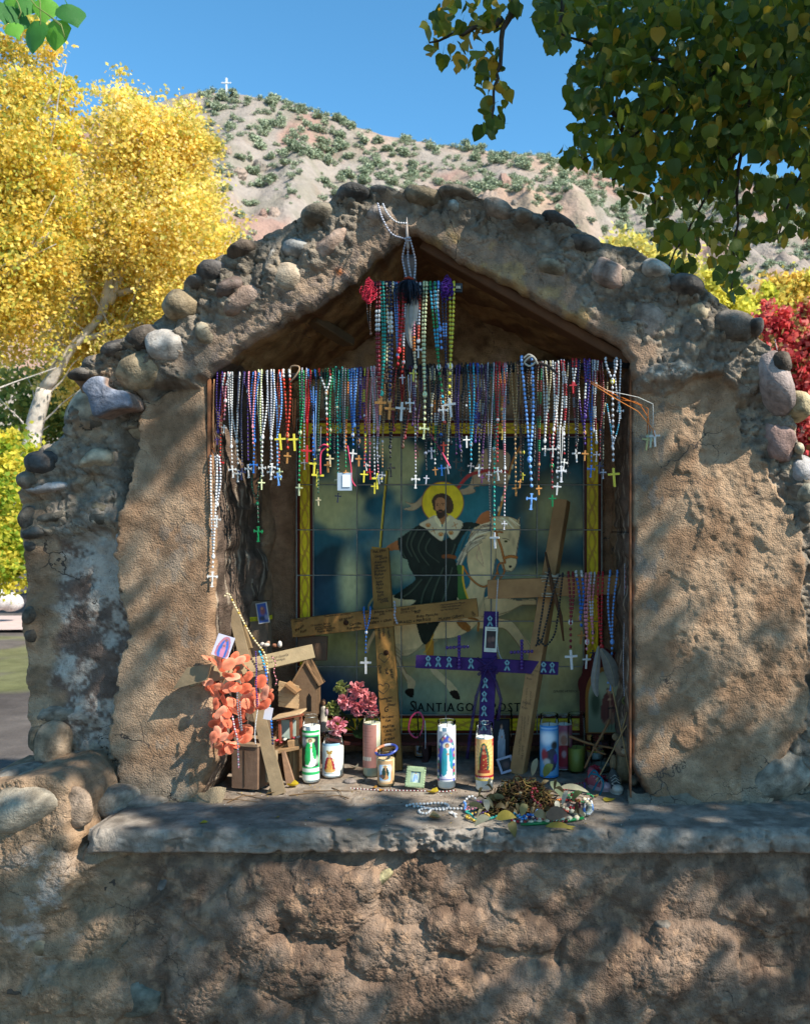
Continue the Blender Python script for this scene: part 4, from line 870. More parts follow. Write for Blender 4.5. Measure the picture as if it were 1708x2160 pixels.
for q, i in enumerate(order):
    u, v, y = T_[i]; s = rr.uniform(.027, .056); M = leafrot(rr, .65, 1.05)
    p = np.array(P(u, v, y)); p[2] += s*.5; k, j = rr.randrange(6), pickcol(u, v)
    if q < 300:
        o = bpy.data.objects.new('leaf', LMESH[k, j]); link(o, tree); o.matrix_local = Matrix.Translation(Vector(p-tb)) @ M.to_4x4() @ Matrix.Scale(s, 4)
    else:
        V_, F_ = LT[k]; V_ = (V_*s)@np.array(M).T+p-tb; SV.append(V_); SF += [tuple(a+off for a in f) for f in F_]; SCc.append(np.tile(LC[j], (len(V_), 1))); off += len(V_)
o = mesh_np('foliage', np.concatenate(SV), SF, M_LEAF, tree, np.concatenate(SCc)); o['kind'] = 'stuff'
# crown high above, between the shrine and the sun: where it is thick and where it is open decides the dapples
a1 = np.array(sdir.cross(Vector((0, 0, 1))).normalized()); a2 = np.cross(a1, np.array(sdir)); sd_ = np.array(sdir)
G = 110; lo, hi = -2.2, 3.4; acc = np.zeros((G, G)); wt = np.zeros((G, G))
def addt(x, y, z, s, w=1.0):
    x, y, z, s = (np.ravel(q) for q in np.broadcast_arrays(x, y, z, s)); pq = np.stack([x, y, z-1.2], 1)
    i = np.clip(((pq@a1-lo)/(hi-lo)*G).astype(int), 0, G-1); j = np.clip(((pq@a2-lo)/(hi-lo)*G).astype(int), 0, G-1)
    np.add.at(acc, (i, j), s*w); np.add.at(wt, (i, j), w)
LIT = [(165, 850, 70, 70, 1), (262, 830, 60, 50, 1), (330, 790, 50, 45, .9), (375, 735, 45, 40, .9), (230, 930, 60, 40, .8), (110, 990, 70, 60, .5), (80, 1300, 60, 200, .3), (590, 620, 110, 60, .75), (500, 720, 80, 50, .8), (720, 600, 90, 50, .8), (790, 540, 60, 40, .8), (840, 470, 60, 40, .7), (630, 540, 50, 40, .8), (700, 530, 50, 40, .7), (930, 500, 60, 35, .7),
       (390, 840, 60, 50, .75), (430, 950, 30, 60, .9), (360, 1200, 100, 160, .85), (330, 1560, 100, 130, .6), (420, 1350, 60, 90, .6), (440, 1150, 30, 200, .8), (1290, 590, 45, 40, .7), (1372, 580, 50, 40, 1), (1430, 770, 110, 60, .95), (1480, 690, 60, 50, .8), (1545, 690, 50, 40, .5), (1625, 800, 60, 90, .9), (1640, 920, 50, 60, .7), (1050, 460, 50, 25, .5),
       (1500, 880, 90, 90, .95), (1560, 1090, 150, 190, .95), (1600, 1360, 140, 230, .95), (1480, 1300, 60, 150, .5), (1540, 1600, 110, 80, .5), (1700, 1150, 60, 200, 1), (1690, 880, 50, 60, 1), (1240, 520, 60, 30, .3)]
Ug, Vg = np.meshgrid(np.arange(20, 1760, 12.), np.arange(420, 1690, 12.))
ok = inpoly(OUT, Ug, Vg) & ~inpoly(OPN, Ug, Vg); ug, vg = Ug[ok], Vg[ok]
sv = np.full(len(ug), .9)
for (cx, cy, rx, ry, st) in LIT: sv = sv*(1-st*np.exp(-(((ug-cx)/rx)**2+((vg-cy)/ry)**2)**1.3))
addt((ug-PX0)*S0, 0*ug, 1.6-(vg-PY0)*S0, sv)
# ledge
Xg, Yg = np.meshgrid(np.arange(-1.2, .8, .02), np.arange(-.24, .3, .02)); pu = PX0+Xg*F/(Yg+CD); pv = PY0-(LZ-1.6)*F/(Yg+CD)
sl_ = np.full(Xg.shape, .95)
for (cx, cy, rx, ry, st) in [(230, 1750, 110, 40, .9), (900, 1665, 320, 22, .97), (1150, 1765, 420, 26, .97), (950, 1720, 110, 22, .7), (640, 1650, 120, 30, .9), (1180, 1700, 110, 30, .6), (420, 1760, 60, 20, .4), (1600, 1760, 120, 20, .3)]: sl_ = sl_*(1-st*np.exp(-(((pu-cx)/rx)**2+((pv-cy)/ry)**2)**1.3))
addt(Xg, Yg, LZ, sl_, 2.5)
# base
Ug, Vg = np.meshgrid(np.arange(0, 1740, 12.), np.arange(1810, 2200, 12.)); sb = np.full(Ug.shape, .92)
for (cx, cy, rx, ry, st) in [(80, 1700, 80, 40, .8), (80, 1850, 110, 60, .4), (760, 1850, 170, 60, 1), (600, 1890, 110, 60, .9), (560, 2000, 110, 60, .8), (900, 1960, 180, 60, 1), (760, 1990, 170, 80, .9), (1180, 1930, 90, 22, .9), (1060, 1990, 180, 60, .8), (1450, 1990, 100, 60, 1), (1380, 2060, 130, 60, .9), (1250, 2100, 130, 70, .7), (900, 2100, 170, 60, .6), (450, 2090, 110, 60, .6), (1000, 2120, 100, 60, .4), (700, 2110, 120, 50, .5)]:
    sb = sb*(1-st*np.exp(-(((Ug-cx)/rx)**2+((Vg-cy)/ry)**2)**1.4))
addt((Ug-PX0)*S2, -.22, 1.6-(Vg-PY0)*S2, sb)
# open sky towards what stands inside the niche on the left and hangs from the bar
for (u0, u1, v0, v1, y, s_) in [(455, 700, 1240, 1650, .15, .08), (480, 600, 1000, 1250, .3, .55), (455, 1200, 940, 1030, .04, .25), (455, 660, 800, 940, .03, .3), (640, 1300, 780, 940, .03, .85), (1090, 1200, 760, 1040, .03, .15), (900, 1050, 1510, 1670, .1, .15), (420, 585, 1360, 1610, -.05, .0), (420, 585, 1360, 1610, -.05, .0), (455, 660, 1370, 1660, .05, .05), (700, 840, 1560, 1660, .18, .35), (840, 900, 520, 700, .0, .5)]:
    A, B = np.meshgrid(np.arange(u0, u1, 10.), np.arange(v0, v1, 10.)); s = px(y); addt((A-PX0)*s, y, 1.6-(B-PY0)*s, s_, 2.0)
A, B = np.meshgrid(np.arange(900, 1780, 14.), np.arange(-20, 640, 14.)); s = px(.7); 
for yy in (.3, .8, 1.3): addt((A-PX0)*px(yy), yy, 1.6-(B-PY0)*px(yy), .97, 3.0)
kern = np.array([1, 2, 1.]); kern /= kern.sum()
def blur(a):
    a = np.apply_along_axis(lambda m: np.convolve(m, kern, 'same'), 0, a); return np.apply_along_axis(lambda m: np.convolve(m, kern, 'same'), 1, a)
A_, W_ = blur(acc), blur(wt); Smap = np.where(W_ > .05, A_/np.maximum(W_, 1e-6), .5)
rc_ = np.random.default_rng(5); NL = 64000
pq = rc_.uniform(lo, hi, (NL, 2)); ii = ((pq-lo)/(hi-lo)*G).astype(int); has = W_[ii[:, 0], ii[:, 1]] > .05
keep = has & (rc_.random(NL) < np.clip((Smap[ii[:, 0], ii[:, 1]]-.36)/.48, 0, 1)**1.4)
pq = pq[keep]; d = rc_.uniform(3.6, 5.6, len(pq))
pc = pq[:, :1]*a1+pq[:, 1:]*a2+np.array((0, 0, 1.2))+sd_*d[:, None]-tb
mt = np.array([(0, 0, 0), (.48, 0, -.15), (.42, .05, -.45), (0, .1, -1), (-.42, .05, -.45), (-.48, 0, -.15)])
n = len(pc); Vv = np.empty((n, 6, 3))
q4 = rc_.normal(size=(n, 4)); q4 /= np.linalg.norm(q4, axis=1)[:, None]; w_, x_, y_, z_ = q4.T
Rm = np.stack([1-2*(y_*y_+z_*z_), 2*(x_*y_-z_*w_), 2*(x_*z_+y_*w_), 2*(x_*y_+z_*w_), 1-2*(x_*x_+z_*z_), 2*(y_*z_-x_*w_), 2*(x_*z_-y_*w_), 2*(y_*z_+x_*w_), 1-2*(x_*x_+y_*y_)], 1).reshape(n, 3, 3)
Vv = np.einsum('nij,kj->nki', Rm, mt*.075)+pc[:, None, :]
o = mesh_np('crown', Vv.reshape(-1, 3), np.arange(n*6).reshape(n, 6), M_LEAF, tree, np.repeat(np.array(LC)[rc_.integers(0, 5, n)], 6, 0)); o['kind'] = 'stuff'
print('crown leaves', n)
# sprig top left
sp = thing('cottonwood_sprig', P(80, -10, -.75), 'sprig of large fresh green leaves dangling into the top left corner', 'leaves'); sb_ = np.array(P(80, -10, -.75))
mb = MB(); 
for path in [[(30, -40), (60, 10), (70, 40), (60, 62)], [(70, -40), (120, 22), (155, 46), (200, 85)], [(155, 46), (200, 80), (212, 122)], [(120, -40), (132, 10), (134, 130)]]:
    mb.tube([np.array(P(a*.648*1.0, b*.648, -.75))-sb_ for a, b in path], .0014, 5, C('8e9a5a'))
mb.build('twig', M_LEAF, sp)
for (u, v, s, rot, j, nz) in [(72, 66, 66, 12, 0, -.4), (38, 36, 58, -8, 2, .9), (98, 14, 54, 4, 1, .2), (142, 28, 62, -28, 2, .5), (118, 62, 62, 8, 1, -.2), (10, 22, 50, -10, 2, .9), (20, 8, 46, 20, 1, -.3), (62, 6, 48, 10, 0, .4), (24, 58, 38, -30, 1, .3)]:
    o = bpy.data.objects.new('leaf', LMESH[(u+v) % 6, 6+j]); link(o, sp); q = np.array(P(u, v-s*.45+8, -.75+.01*(u % 3)))-sb_; ss = s*px(-.75)
    o.matrix_local = Matrix.Translation(Vector(q)) @ Euler((R(-12), R(rot), 0)).to_matrix().to_4x4() @ Euler((0, 0, nz)).to_matrix().to_4x4() @ Matrix.Scale(ss, 4)
# ---------------------------------------------------------------- flat print: painter on vertex colours, and lettering as thin meshes
class Paint:
    def __init__(s, u, v, base):
        s.u = np.asarray(u, float); s.v = np.asarray(v, float); s.c = np.tile(C(base) if isinstance(base, str) else np.array(base), (len(s.u), 1))
    def _put(s, idx, col, m=None):
        c = C(col) if isinstance(col, str) else np.array(col)
        if m is None: s.c[idx] = c
        else: s.c[idx] = s.c[idx]*(1-m[:, None])+c*m[:, None]
    def poly(s, pts, col, tex=0, seed=1, sc=9, smooth=True):
        p = smooth_poly(pts, 3) if smooth and len(pts) > 3 else np.array(pts, float)
        idx = np.nonzero((s.u > p[:, 0].min()) & (s.u < p[:, 0].max()) & (s.v > p[:, 1].min()) & (s.v < p[:, 1].max()))[0]
        if not len(idx): return s
        idx = idx[inpoly(p, s.u[idx], s.v[idx])]; s._put(idx, col)
        if tex: s.c[idx] *= (1+tex*fbm(s.u[idx], s.v[idx]*.5, sc, 3, seed))[:, None]
        return s
    def line(s, pts, w, col, a=1.0, closed=False, smooth=True):
        p = smooth_poly(pts, 4, closed=closed) if smooth and len(pts) > 2 else np.array(pts, float)
        idx = np.nonzero((s.u > p[:, 0].min()-w) & (s.u < p[:, 0].max()+w) & (s.v > p[:, 1].min()-w) & (s.v < p[:, 1].max()+w))[0]
        if not len(idx): return s
        d, _, _ = _segdist(p, s.u[idx], s.v[idx], closed); m = np.clip(w/2+.35-d, 0, 1)*a; s._put(idx, col, np.clip(m, 0, 1)); return s
    def ell(s, cx, cy, rx, ry, col, a=1.0, soft=.15, rot=0):
        an = R(rot); dx = s.u-cx; dy = s.v-cy; x = dx*math.cos(an)+dy*math.sin(an); y = -dx*math.sin(an)+dy*math.cos(an)
        d = np.hypot(x/rx, y/ry); m = sst(1+soft, 1-soft, d)*a; idx = np.nonzero(m > .003)[0]; s._put(idx, col, m[idx]); return s
    def rect(s, a, b, c, d, col): 
        idx = np.nonzero((s.u >= a) & (s.u <= c) & (s.v >= b) & (s.v <= d))[0]; s._put(idx, col); return s
GL = {}
def _glyphs():
    chars = "ABCDEFGHIJKLMNOPQRSTUVWXYZabcdefghijklmnopqrstuvwxyz0123456789&+-/.,'!"
    obs = []
    for ch in chars:
        cu = bpy.data.curves.new('g', 'FONT'); cu.body = ch; cu.resolution_u = 2; ob = bpy.data.objects.new('g', cu); COL.objects.link(ob); obs.append((ch, ob, cu))
    bpy.context.view_layer.update(); dg = bpy.context.evaluated_depsgraph_get()
    for ch, ob, cu in obs:
        me = bpy.data.meshes.new_from_object(ob.evaluated_get(dg)); V_ = np.array([v.co[:2] for v in me.vertices]) if len(me.vertices) else np.zeros((0, 2))
        F_ = [tuple(p.vertices) for p in me.polygons]; GL[ch] = (V_, F_, (V_[:, 0].max() if len(V_) else .3)+.09); bpy.data.meshes.remove(me)
        bpy.data.objects.remove(ob); bpy.data.curves.remove(cu)
_glyphs()
class Ink:
    """lettering lying on a surface given by origin o, right axis a, up axis b (unit vectors)"""
    def __init__(s, o, a, b): s.o = np.array(o, float); s.a = np.array(a, float); s.b = np.array(b, float); s.V = []; s.F = []; s.C = []; s.n = 0; s.rr = random.Random(4)
    def put(s, pts2, Fc, col):
        V_ = s.o+pts2[:, :1]*s.a+pts2[:, 1:]*s.b; s.V.append(V_); s.F += [tuple(i+s.n for i in f) for f in Fc]; s.C.append(np.tile(C(col), (len(V_), 1))); s.n += len(V_)
    def text(s, t, x, y, h, ang=0, col='1c1410', shear=.2, wob=.12, sx=1.0, bold=0):
        ca, sa = math.cos(R(ang)), math.sin(R(ang)); cx = 0
        for ch in t:
            if ch == ' ' or ch not in GL: cx += .38*h*sx; continue
            V_, F_, adv = GL[ch]; g = V_*h/.7; g = g*np.array((sx, 1)); g[:, 0] += shear*g[:, 1]+cx; g[:, 1] += s.rr.uniform(-wob, wob)*h
            for dx in ([0, bold] if bold else [0]):
                g2 = g+np.array((dx, 0)); s.put(np.stack([x+g2[:, 0]*ca-g2[:, 1]*sa, y+g2[:, 0]*sa+g2[:, 1]*ca], 1), F_, col)
            cx += adv*h/.7*sx
        return s
    def stroke(s, pts, w, col='1c1410'):
        p = smooth_poly(pts, w*2, closed=False) if len(pts) > 2 else np.array(pts, float)
        d = np.gradient(p, axis=0); d /= np.linalg.norm(d, axis=1)[:, None]+1e-9; n_ = np.stack([-d[:, 1], d[:, 0]], 1)*w/2
        V_ = np.concatenate([p+n_, p-n_]); k = len(p); s.put(V_, [(i, i+1, k+i+1, k+i) for i in range(k-1)], col); return s
    def build(s, name, parent, org=(0, 0, 0)):
        if not s.V: return None
        o = mesh_np(name, np.concatenate(s.V)-np.array(org), s.F, M_PRINT, parent, np.concatenate(s.C), smooth=False); o['kind'] = 'stuff'; return o

# ---------------------------------------------------------------- the tile mural
YM = .56; sM = px(YM)
def PM(u, v, y=YM): return ((u-PX0)*sM, y, 1.6-(v-PY0)*sM)
cu_ = [626, 661, 752.3, 846.2, 940, 1035.5, 1132, 1230, 1268]; cv_ = [885, 922, 1022.5, 1117.6, 1213.4, 1310.6, 1406.4, 1508, 1548]
mural = thing('tile_mural', PM(947, 1216), 'painted tile picture of a haloed rider on a white horse within a yellow scroll border', 'tile picture')
MO = np.array(PM(947, 1216)); tiles = []; AU, AV = [], []
for i in range(8):
    for j in range(8):
        u0, u1, v0, v1 = cu_[i]+.7, cu_[i+1]-.7, cv_[j]+.7, cv_[j+1]-.7
        nu, nv = max(4, int((u1-u0)/1.45)), max(4, int((v1-v0)/1.45)); us = np.linspace(u0, u1, nu); vs = np.linspace(v0, v1, nv)
        A, B = np.meshgrid(us, vs); ey = np.zeros(A.shape); ey[0] = ey[-1] = 1; ey[:, 0] = ey[:, -1] = 1
        tiles.append((i, j, A, B, ey)); AU.append(A.ravel()); AV.append(B.ravel())
pu_, pv_ = np.concatenate(AU), np.concatenate(AV); k = np.concatenate([np.full(A.size, i*8+j) for i, j, A, B, e in tiles])
pt = Paint(pu_, pv_, '1f4e63')
# clouded sky, each tile sprayed a little differently
du = (_perm[1][k, 3]-.5)*10; f = fbm(pu_+du, pv_+du, 120, 3, 2); g = fbm(pu_-du, pv_+pu_*.3+du, 70, 2, 5)
pt.c = mixc(pt.c, np.tile(C('123240'), (len(pu_), 1)), sst(-.1, .3, g)); pt.c = mixc(pt.c, np.tile(C('a9ab84'), (len(pu_), 1)), sst(.08, .42, f)*.85)
for (x, y, rx, ry, c, a) in [(690, 1060, 50, 40, 'a9ab84', .7), (740, 1230, 22, 60, 'c9c8a0', .75), (680, 1260, 30, 70, '1d3350', .6), (880, 1040, 34, 20, '1d5a70', .7), (1000, 1060, 60, 46, '2b7a90', .6), (960, 1180, 110, 90, '1e6f8a', .5), (1170, 1080, 50, 60, 'b0aa78', .6), (1190, 1190, 50, 30, '101c2a', .6), (1150, 1230, 90, 26, 'b9b284', .6),
                         (1140, 1320, 90, 40, 'b6a873', .7), (1000, 1400, 200, 50, 'a8a078', .75), (930, 1470, 90, 30, '7f9184', .6), (1080, 1480, 120, 30, 'a49a76', .7), (720, 1370, 60, 50, 'a9a46c', .6), (700, 1450, 50, 60, '27406a', .7), (1170, 1400, 60, 60, 'b6ab80', .5), (800, 1120, 60, 60, '1b6080', .6)]:
    pt.ell(x, y, rx, ry, c, a, .8)
a4 = lambda L: [(580+.3088*x, 975.6+.3088*y) for x, y in L]
a5 = lambda L: [(896.5+.2779*x, 975.6+.2779*y) for x, y in L]
a6 = lambda L: [(606.4+.2779*x, 1371+.2779*y) for x, y in L]
ORG, GOLDC, HORSE, HSH, ROBE = 'a2582a', 'b98a30', 'c2ac8c', '7a6454', '18201c'
# banner and lance
pt.line(a5([(720, -120), (660, 0), (600, 230), (556, 400)]), 5, ORG).line(a5([(722, -120), (662, 0), (602, 230), (558, 400)]), 2.4, 'd39a3c')
for t in range(6): q = a5([(690-t*26, -60+t*80), (684-t*26, -36+t*80)]); pt.line(q, 4, 'e8e0cc', smooth=False)
pt.poly(a5([(440, -90), (520, -110), (640, -60), (630, 60), (612, 180), (500, 170), (370, 185), (380, 222), (300, 245), (262, 210), (330, 180), (372, 60), (400, 0)]), 'a8937f', .2)
pt.line(a5([(250, 190), (330, 100), (430, 70), (480, 60), (620, 70)]), 7, 'a8383c'); pt.line(a5([(370, 185), (500, 172), (612, 180)]), 1.2, '6b4a3a'); pt.line(a5([(372, 60), (362, 150), (378, 222), (300, 245)]), 1.2, '6b4a3a')
pt.line(a5([(470, 80), (510, 110), (470, 130), (440, 105), (470, 80)]), 2, '9a2d38', smooth=False)
pt.poly(a4([(888, 268), (950, 278), (1012, 226), (1030, 250), (1000, 292), (942, 328), (876, 318), (928, 300)]), 'a8957f', .15); pt.line(a4([(888, 268), (950, 278), (1012, 226)]), 1, '6b4a3a'); pt.line(a4([(876, 318), (942, 328), (1000, 292)]), 1, '6b4a3a')
# halo
hc = a4([(1145, 275)])[0]; pt.ell(*hc, 44.5, 44.5, ORG, 1, .03).ell(*hc, 43, 43, 'dcc628', 1, .03)
# horse
pt.line(a4([(680, 1160), (640, 1240), (625, 1290)]), 7, 'b8a68c').line(a4([(668, 930), (640, 980), (650, 1040)]), 4, '8a8464')
body = [(790, 1268), (840, 1255), (900, 1270), (985, 1240), (985, 1180), (990, 1130), (1012, 1102), (1040, 1090), (1072, 1090), (1094, 1100), (1096, 1120), (1092, 1150), (1089, 1172), (1089, 1190), (1078, 1205), (1062, 1203), (1055, 1187), (1045, 1178), (1040, 1205), (1034, 1225), (1024, 1240), (1020, 1262), (1022, 1290), (1012, 1308), (990, 1330), (955, 1345), (905, 1350), (878, 1372), (856, 1384), (838, 1376), (815, 1350), (795, 1310)]
pt.poly(body, HORSE, .14, 3, 20)
pt.poly([(1020, 1262), (1060, 1258), (1090, 1266), (1126, 1264), (1130, 1276), (1100, 1276), (1075, 1290), (1050, 1300), (1020, 1302)], HORSE, .1).poly([(1012, 1300), (1060, 1306), (1082, 1314), (1100, 1336), (1124, 1368), (1118, 1380), (1104, 1376), (1080, 1342), (1058, 1324), (1010, 1326)], HORSE, .1)
pt.line([(1020, 1264), (1055, 1259), (1090, 1267), (1128, 1265)], 1.3, HSH); pt.line([(1045, 1298), (1075, 1289), (1100, 1277), (1130, 1276)], 2, '7a6248'); pt.line([(1012, 1300), (1060, 1306), (1084, 1315), (1122, 1370)], 1.3, HSH); pt.line([(1010, 1326), (1058, 1325), (1080, 1343), (1102, 1375)], 2, '7a6248')
pt.poly(a6([(800, -40), (900, -30), (868, 20), (860, 90), (900, 170), (968, 236), (958, 300), (960, 345), (925, 345), (912, 290), (905, 240), (850, 150), (815, 80)]), 'a99780', .15).poly(a6([(915, 292), (960, 300), (950, 362), (920, 352), (888, 320)]), '1a1512')
pt.poly(a6([(1060, 100), (1110, 130), (1180, 190), (1262, 268), (1296, 320), (1262, 345), (1230, 320), (1190, 262), (1110, 190)]), 'b3a48c', .12).poly(a6([(1228, 318), (1282, 308), (1308, 372), (1262, 368)]), '1a1512')
for L in ([(800, 20), (850, 60), (880, 130), (905, 180)], [(828, 80), (862, 160), (905, 235)]): pt.line(a6(L), 2, '6d5842')
pt.line(a5([(320, 480), (405, 640), (440, 770)]), 1.4, 'a5706a'); pt.line(a5([(410, 640), (390, 720), (445, 790)]), 1.2, 'a5706a'); pt.line(a5([(700, 430), (722, 520), (700, 620), (690, 700), (692, 770), (655, 825), (590, 812)]), 1.5, '6a5148')
pt.line(a5([(530, 560), (535, 740), (525, 830), (480, 930)]), 1.4, '5d4a3c'); pt.ell(*a5([(668, 600)])[0], 3.5, 9, HSH, .5, .7); pt.ell(*a5([(640, 560)])[0], 3, 10, HSH, .4, .7)
pt.line([(1020, 1262), (1000, 1300), (960, 1342)], 6, 'a8967c', .6); pt.line([(838, 1376), (880, 1370), (920, 1350)], 7, '9d8b70', .6); pt.line([(800, 1300), (822, 1350), (850, 1380)], 3, '8a7458', .8)
pt.ell(*a5([(612, 598)])[0], 3.6, 2.6, '3a3410', 1).line(a5([(585, 575), (620, 580), (636, 590)]), 1.6, '241a14')
pt.poly(a5([(610, 430), (640, 460), (700, 440), (718, 410), (706, 470), (700, 500)]), HORSE).line(a5([(690, 460), (718, 410), (712, 480)]), 1.2, '4a3a30')
pt.ell(*a5([(645, 790)])[0], 3.6, 3, '2a1f1a'); pt.line(a5([(590, 810), (640, 822), (670, 800)]), 1.2, '5a4540')
pt.line(body, 1.3, '4a3828', .8, closed=True)
# mane
rm = random.Random(8)
for t in range(46):
    q = rm.random(); x0, y0 = 430+q*150+rm.uniform(-20, 20), 430-q*0+rm.uniform(-15, 30)
    q2 = rm.random(); x1 = 235+150*(1-q2)+rm.uniform(-20, 20); y1 = 520+q2*290+rm.uniform(-20, 20); xs0 = 380+120*(1-q2)+rm.uniform(-20, 40); ys0 = 460+q2*160
    pt.line(a5([(xs0, ys0), ((xs0+x1)/2-15, (ys0+y1)/2-25), (x1, y1)]), 2.1, rm.choice(['c8bcac', 'a59586', 'd6ccbc', '7f6c5e', '4d3c34']))
for t in range(12): x = rm.uniform(520, 640); pt.line(a5([(x, 425+rm.uniform(-8, 8)), (x+40, 400+rm.uniform(20, 60)), (x+rm.uniform(60, 90), 480+rm.uniform(-20, 30))]), 2, rm.choice(['d8ccbc', 'b5a596', 'e8decc']))
# bridle
for L, w in (([(530, 520), (575, 640), (590, 700), (605, 760)], 4.5), ([(600, 725), (650, 712), (692, 720)], 6), ([(520, 540), (560, 525), (585, 530)], 3.5), ([(604, 760), (560, 770), (545, 820), (560, 860)], 3), ([(285, 785), (330, 860), (390, 920), (450, 942), (510, 900), (548, 830)], 3.8), ([(590, 770), (600, 830), (570, 880)], 3)):
    pt.line(a5(L), w+1, '5a2c14').line(a5(L), w-.8, 'a8642c')
# saddle cloth
pt.poly(a5([(240, 790), (285, 790), (285, 880), (300, 960), (325, 1040), (255, 1040), (240, 930)]), '3e6434', .1); pt.line(a5([(286, 790), (286, 880), (300, 960), (326, 1040)]), 4, 'd0a028')
pt.poly(a5([(235, 1205), (290, 1200), (345, 1250), (330, 1285), (275, 1262)]), '8a5a2a', .3, 3, 3).line(a5([(330, 1180), (400, 1200), (400, 1275)]), 5, '8a5a28')
pt.poly(a4([(1030, 1230), (1080, 1215), (1078, 1330), (1035, 1320)]), '9a6a2c', .2).line(a4([(1082, 1175), (1050, 1260), (1018, 1300)]), 3, 'b98a30')
# sword
pt.line(a4([(768, 60), (748, 260), (722, 575)]), 5.6, '3b3a20', smooth=False).line(a4([(762, 60), (742, 260), (716, 575)]), 3.2, 'c9b03c', smooth=False)
pt.line(a4([(666, 582), (750, 592)]), 4, 'a87c2a', smooth=False)
# rider
pt.poly(a4([(870, 528), (835, 532), (790, 556), (762, 575), (775, 602), (810, 600), (880, 588)]), 'a8653c', .15)
pt.poly(a4([(1370, 425), (1400, 360), (1450, 330), (1480, 345), (1470, 400)]), 'a8653c')
robe = [(990, 428), (930, 460), (862, 508), (838, 520), (846, 590), (878, 655), (902, 662), (918, 720), (958, 790), (936, 822), (870, 868), (810, 918), (872, 934), (962, 942), (912, 1000), (962, 1100), (985, 1180), (1012, 1238), (1052, 1226), (1108, 1120), (1180, 1020), (1240, 950), (1250, 800), (1240, 700), (1226, 640), (1262, 540), (1310, 470), (1400, 424), (1285, 412), (1200, 500), (1140, 530), (1060, 480)]
pt.poly(a4(robe), ROBE, .5, 2, 14)
for L in ([(930, 470), (900, 560), (935, 640)], [(975, 450), (930, 560), (985, 680)], [(1020, 480), (980, 590), (1050, 700)], [(1060, 520), (1030, 600), (1120, 680)], [(1000, 800), (930, 880), (880, 915)], [(1070, 780), (1010, 900), (990, 1040)], [(1150, 720), (1080, 900), (1040, 1100)], [(1210, 720), (1160, 900), (1100, 1040)], [(1330, 440), (1290, 520), (1262, 600)], [(1230, 560), (1210, 620), (1200, 640)], [(858, 530), (870, 610), (890, 650)]):
    pt.line(a4(L), 3.2, '4c5a50', .55); pt.line(a4([(x+9, y+3) for x, y in L]), 2, '060808', .7)
pt.line(a4([(1150, 642), (1190, 640), (1226, 648)]), 8, '7a4420')
pt.poly(a4([(1095, 362), (1030, 395), (984, 424), (1030, 452), (1080, 500), (1140, 536), (1163, 478), (1212, 528), (1262, 470), (1282, 408), (1230, 385), (1186, 362), (1140, 440)]), 'c4bba8', .05)
pt.line(a4([(1095, 362), (1030, 395), (984, 424), (1030, 452), (1080, 500), (1140, 536), (1163, 478), (1212, 528), (1262, 470), (1282, 408)]), 1, '6a5848')
for x, y in ((1045, 428), (1132, 490), (1200, 480)): pt.ell(*a4([(x, y)])[0], 5.5, 4.5, 'a8682c', 1, .2).line(a4([(x-14, y+6), (x, y-10), (x+14, y+6)]), .8, 'e8d8b0')
for x, y in ((1083, 464), (1228, 428)): pt.line(a4([(x-18, y+10), (x+18, y-10)]), 1.8, 'a8682c').line(a4([(x-6, y-20), (x+8, y+20)]), 1.8, 'a8682c')
pt.poly(a4([(1112, 365), (1172, 350), (1180, 392), (1138, 424), (1112, 395)]), '9c6844', .1); pt.poly(a4([(1090, 368), (1112, 372), (1140, 438), (1125, 440), (1092, 395)]), 'e0d6b8').poly(a4([(1185, 368), (1172, 372), (1146, 432), (1160, 420), (1188, 395)]), 'e0d6b8')
pt.poly(a4([(1078, 300), (1070, 262), (1086, 228), (1122, 212), (1166, 215), (1200, 240), (1218, 288), (1212, 334), (1186, 352), (1168, 340), (1150, 280), (1100, 262), (1094, 330), (1082, 322)]), '4a3626', .5, 4, 4)
pt.poly(a4([(1094, 300), (1096, 258), (1116, 240), (1150, 244), (1168, 268), (1170, 320), (1152, 356), (1128, 372), (1106, 360), (1096, 332)]), 'b07c58', .06)
pt.poly(a4([(1098, 325), (1112, 330), (1122, 318), (1140, 318), (1150, 330), (1170, 305), (1168, 345), (1150, 372), (1128, 384), (1108, 374)]), '3c2a1e', .3)
pt.line(a4([(1118, 336), (1136, 336)]), 1.6, '9c5c4c').line(a4([(1100, 282), (1116, 280)]), 1.4, '2c1e18').line(a4([(1136, 280), (1156, 280)]), 1.4, '2c1e18').line(a4([(1126, 284), (1120, 308), (1130, 312)]), 1.2, '7c5238').ell(*a4([(1108, 291)])[0], 1.4, 1.2, '1c120e').ell(*a4([(1147, 290)])[0], 1.4, 1.2, '1c120e')
# border
out = (pu_ < 660) | (pu_ > 1231) | (pv_ < 921) | (pv_ > 1508.5)
d_out = np.minimum(np.minimum(pu_-626, 1268-pu_), np.minimum(pv_-885, 1548-pv_)); d_in = np.maximum(np.maximum(661-pu_, pu_-1230), np.maximum(922-pv_, pv_-1508))
idx = np.nonzero(out)[0]; pt._put(idx, 'c9b429'); pt.c[idx] *= (1+.1*fbm(pu_[idx], pv_[idx], 15, 2, 3))[:, None]
side = (pu_ < 660) | (pu_ > 1231); tt = np.where(side, pv_, pu_); ww = np.where(pu_ < 660, pu_-643, np.where(pu_ > 1231, pu_-1248, np.where(pv_ < 921, pv_-902, pv_-1529)))
ph = (tt-1022.5)/48.2*math.pi
scr = np.abs(ww-7*np.sin(ph)) ; scr2 = np.abs(ww+7*np.sin(ph)); sp1 = np.abs(np.hypot(ww-3*np.sign(np.sin(ph)), ((tt-1022.5+24) % 48.2-24.1)*.8)-5)
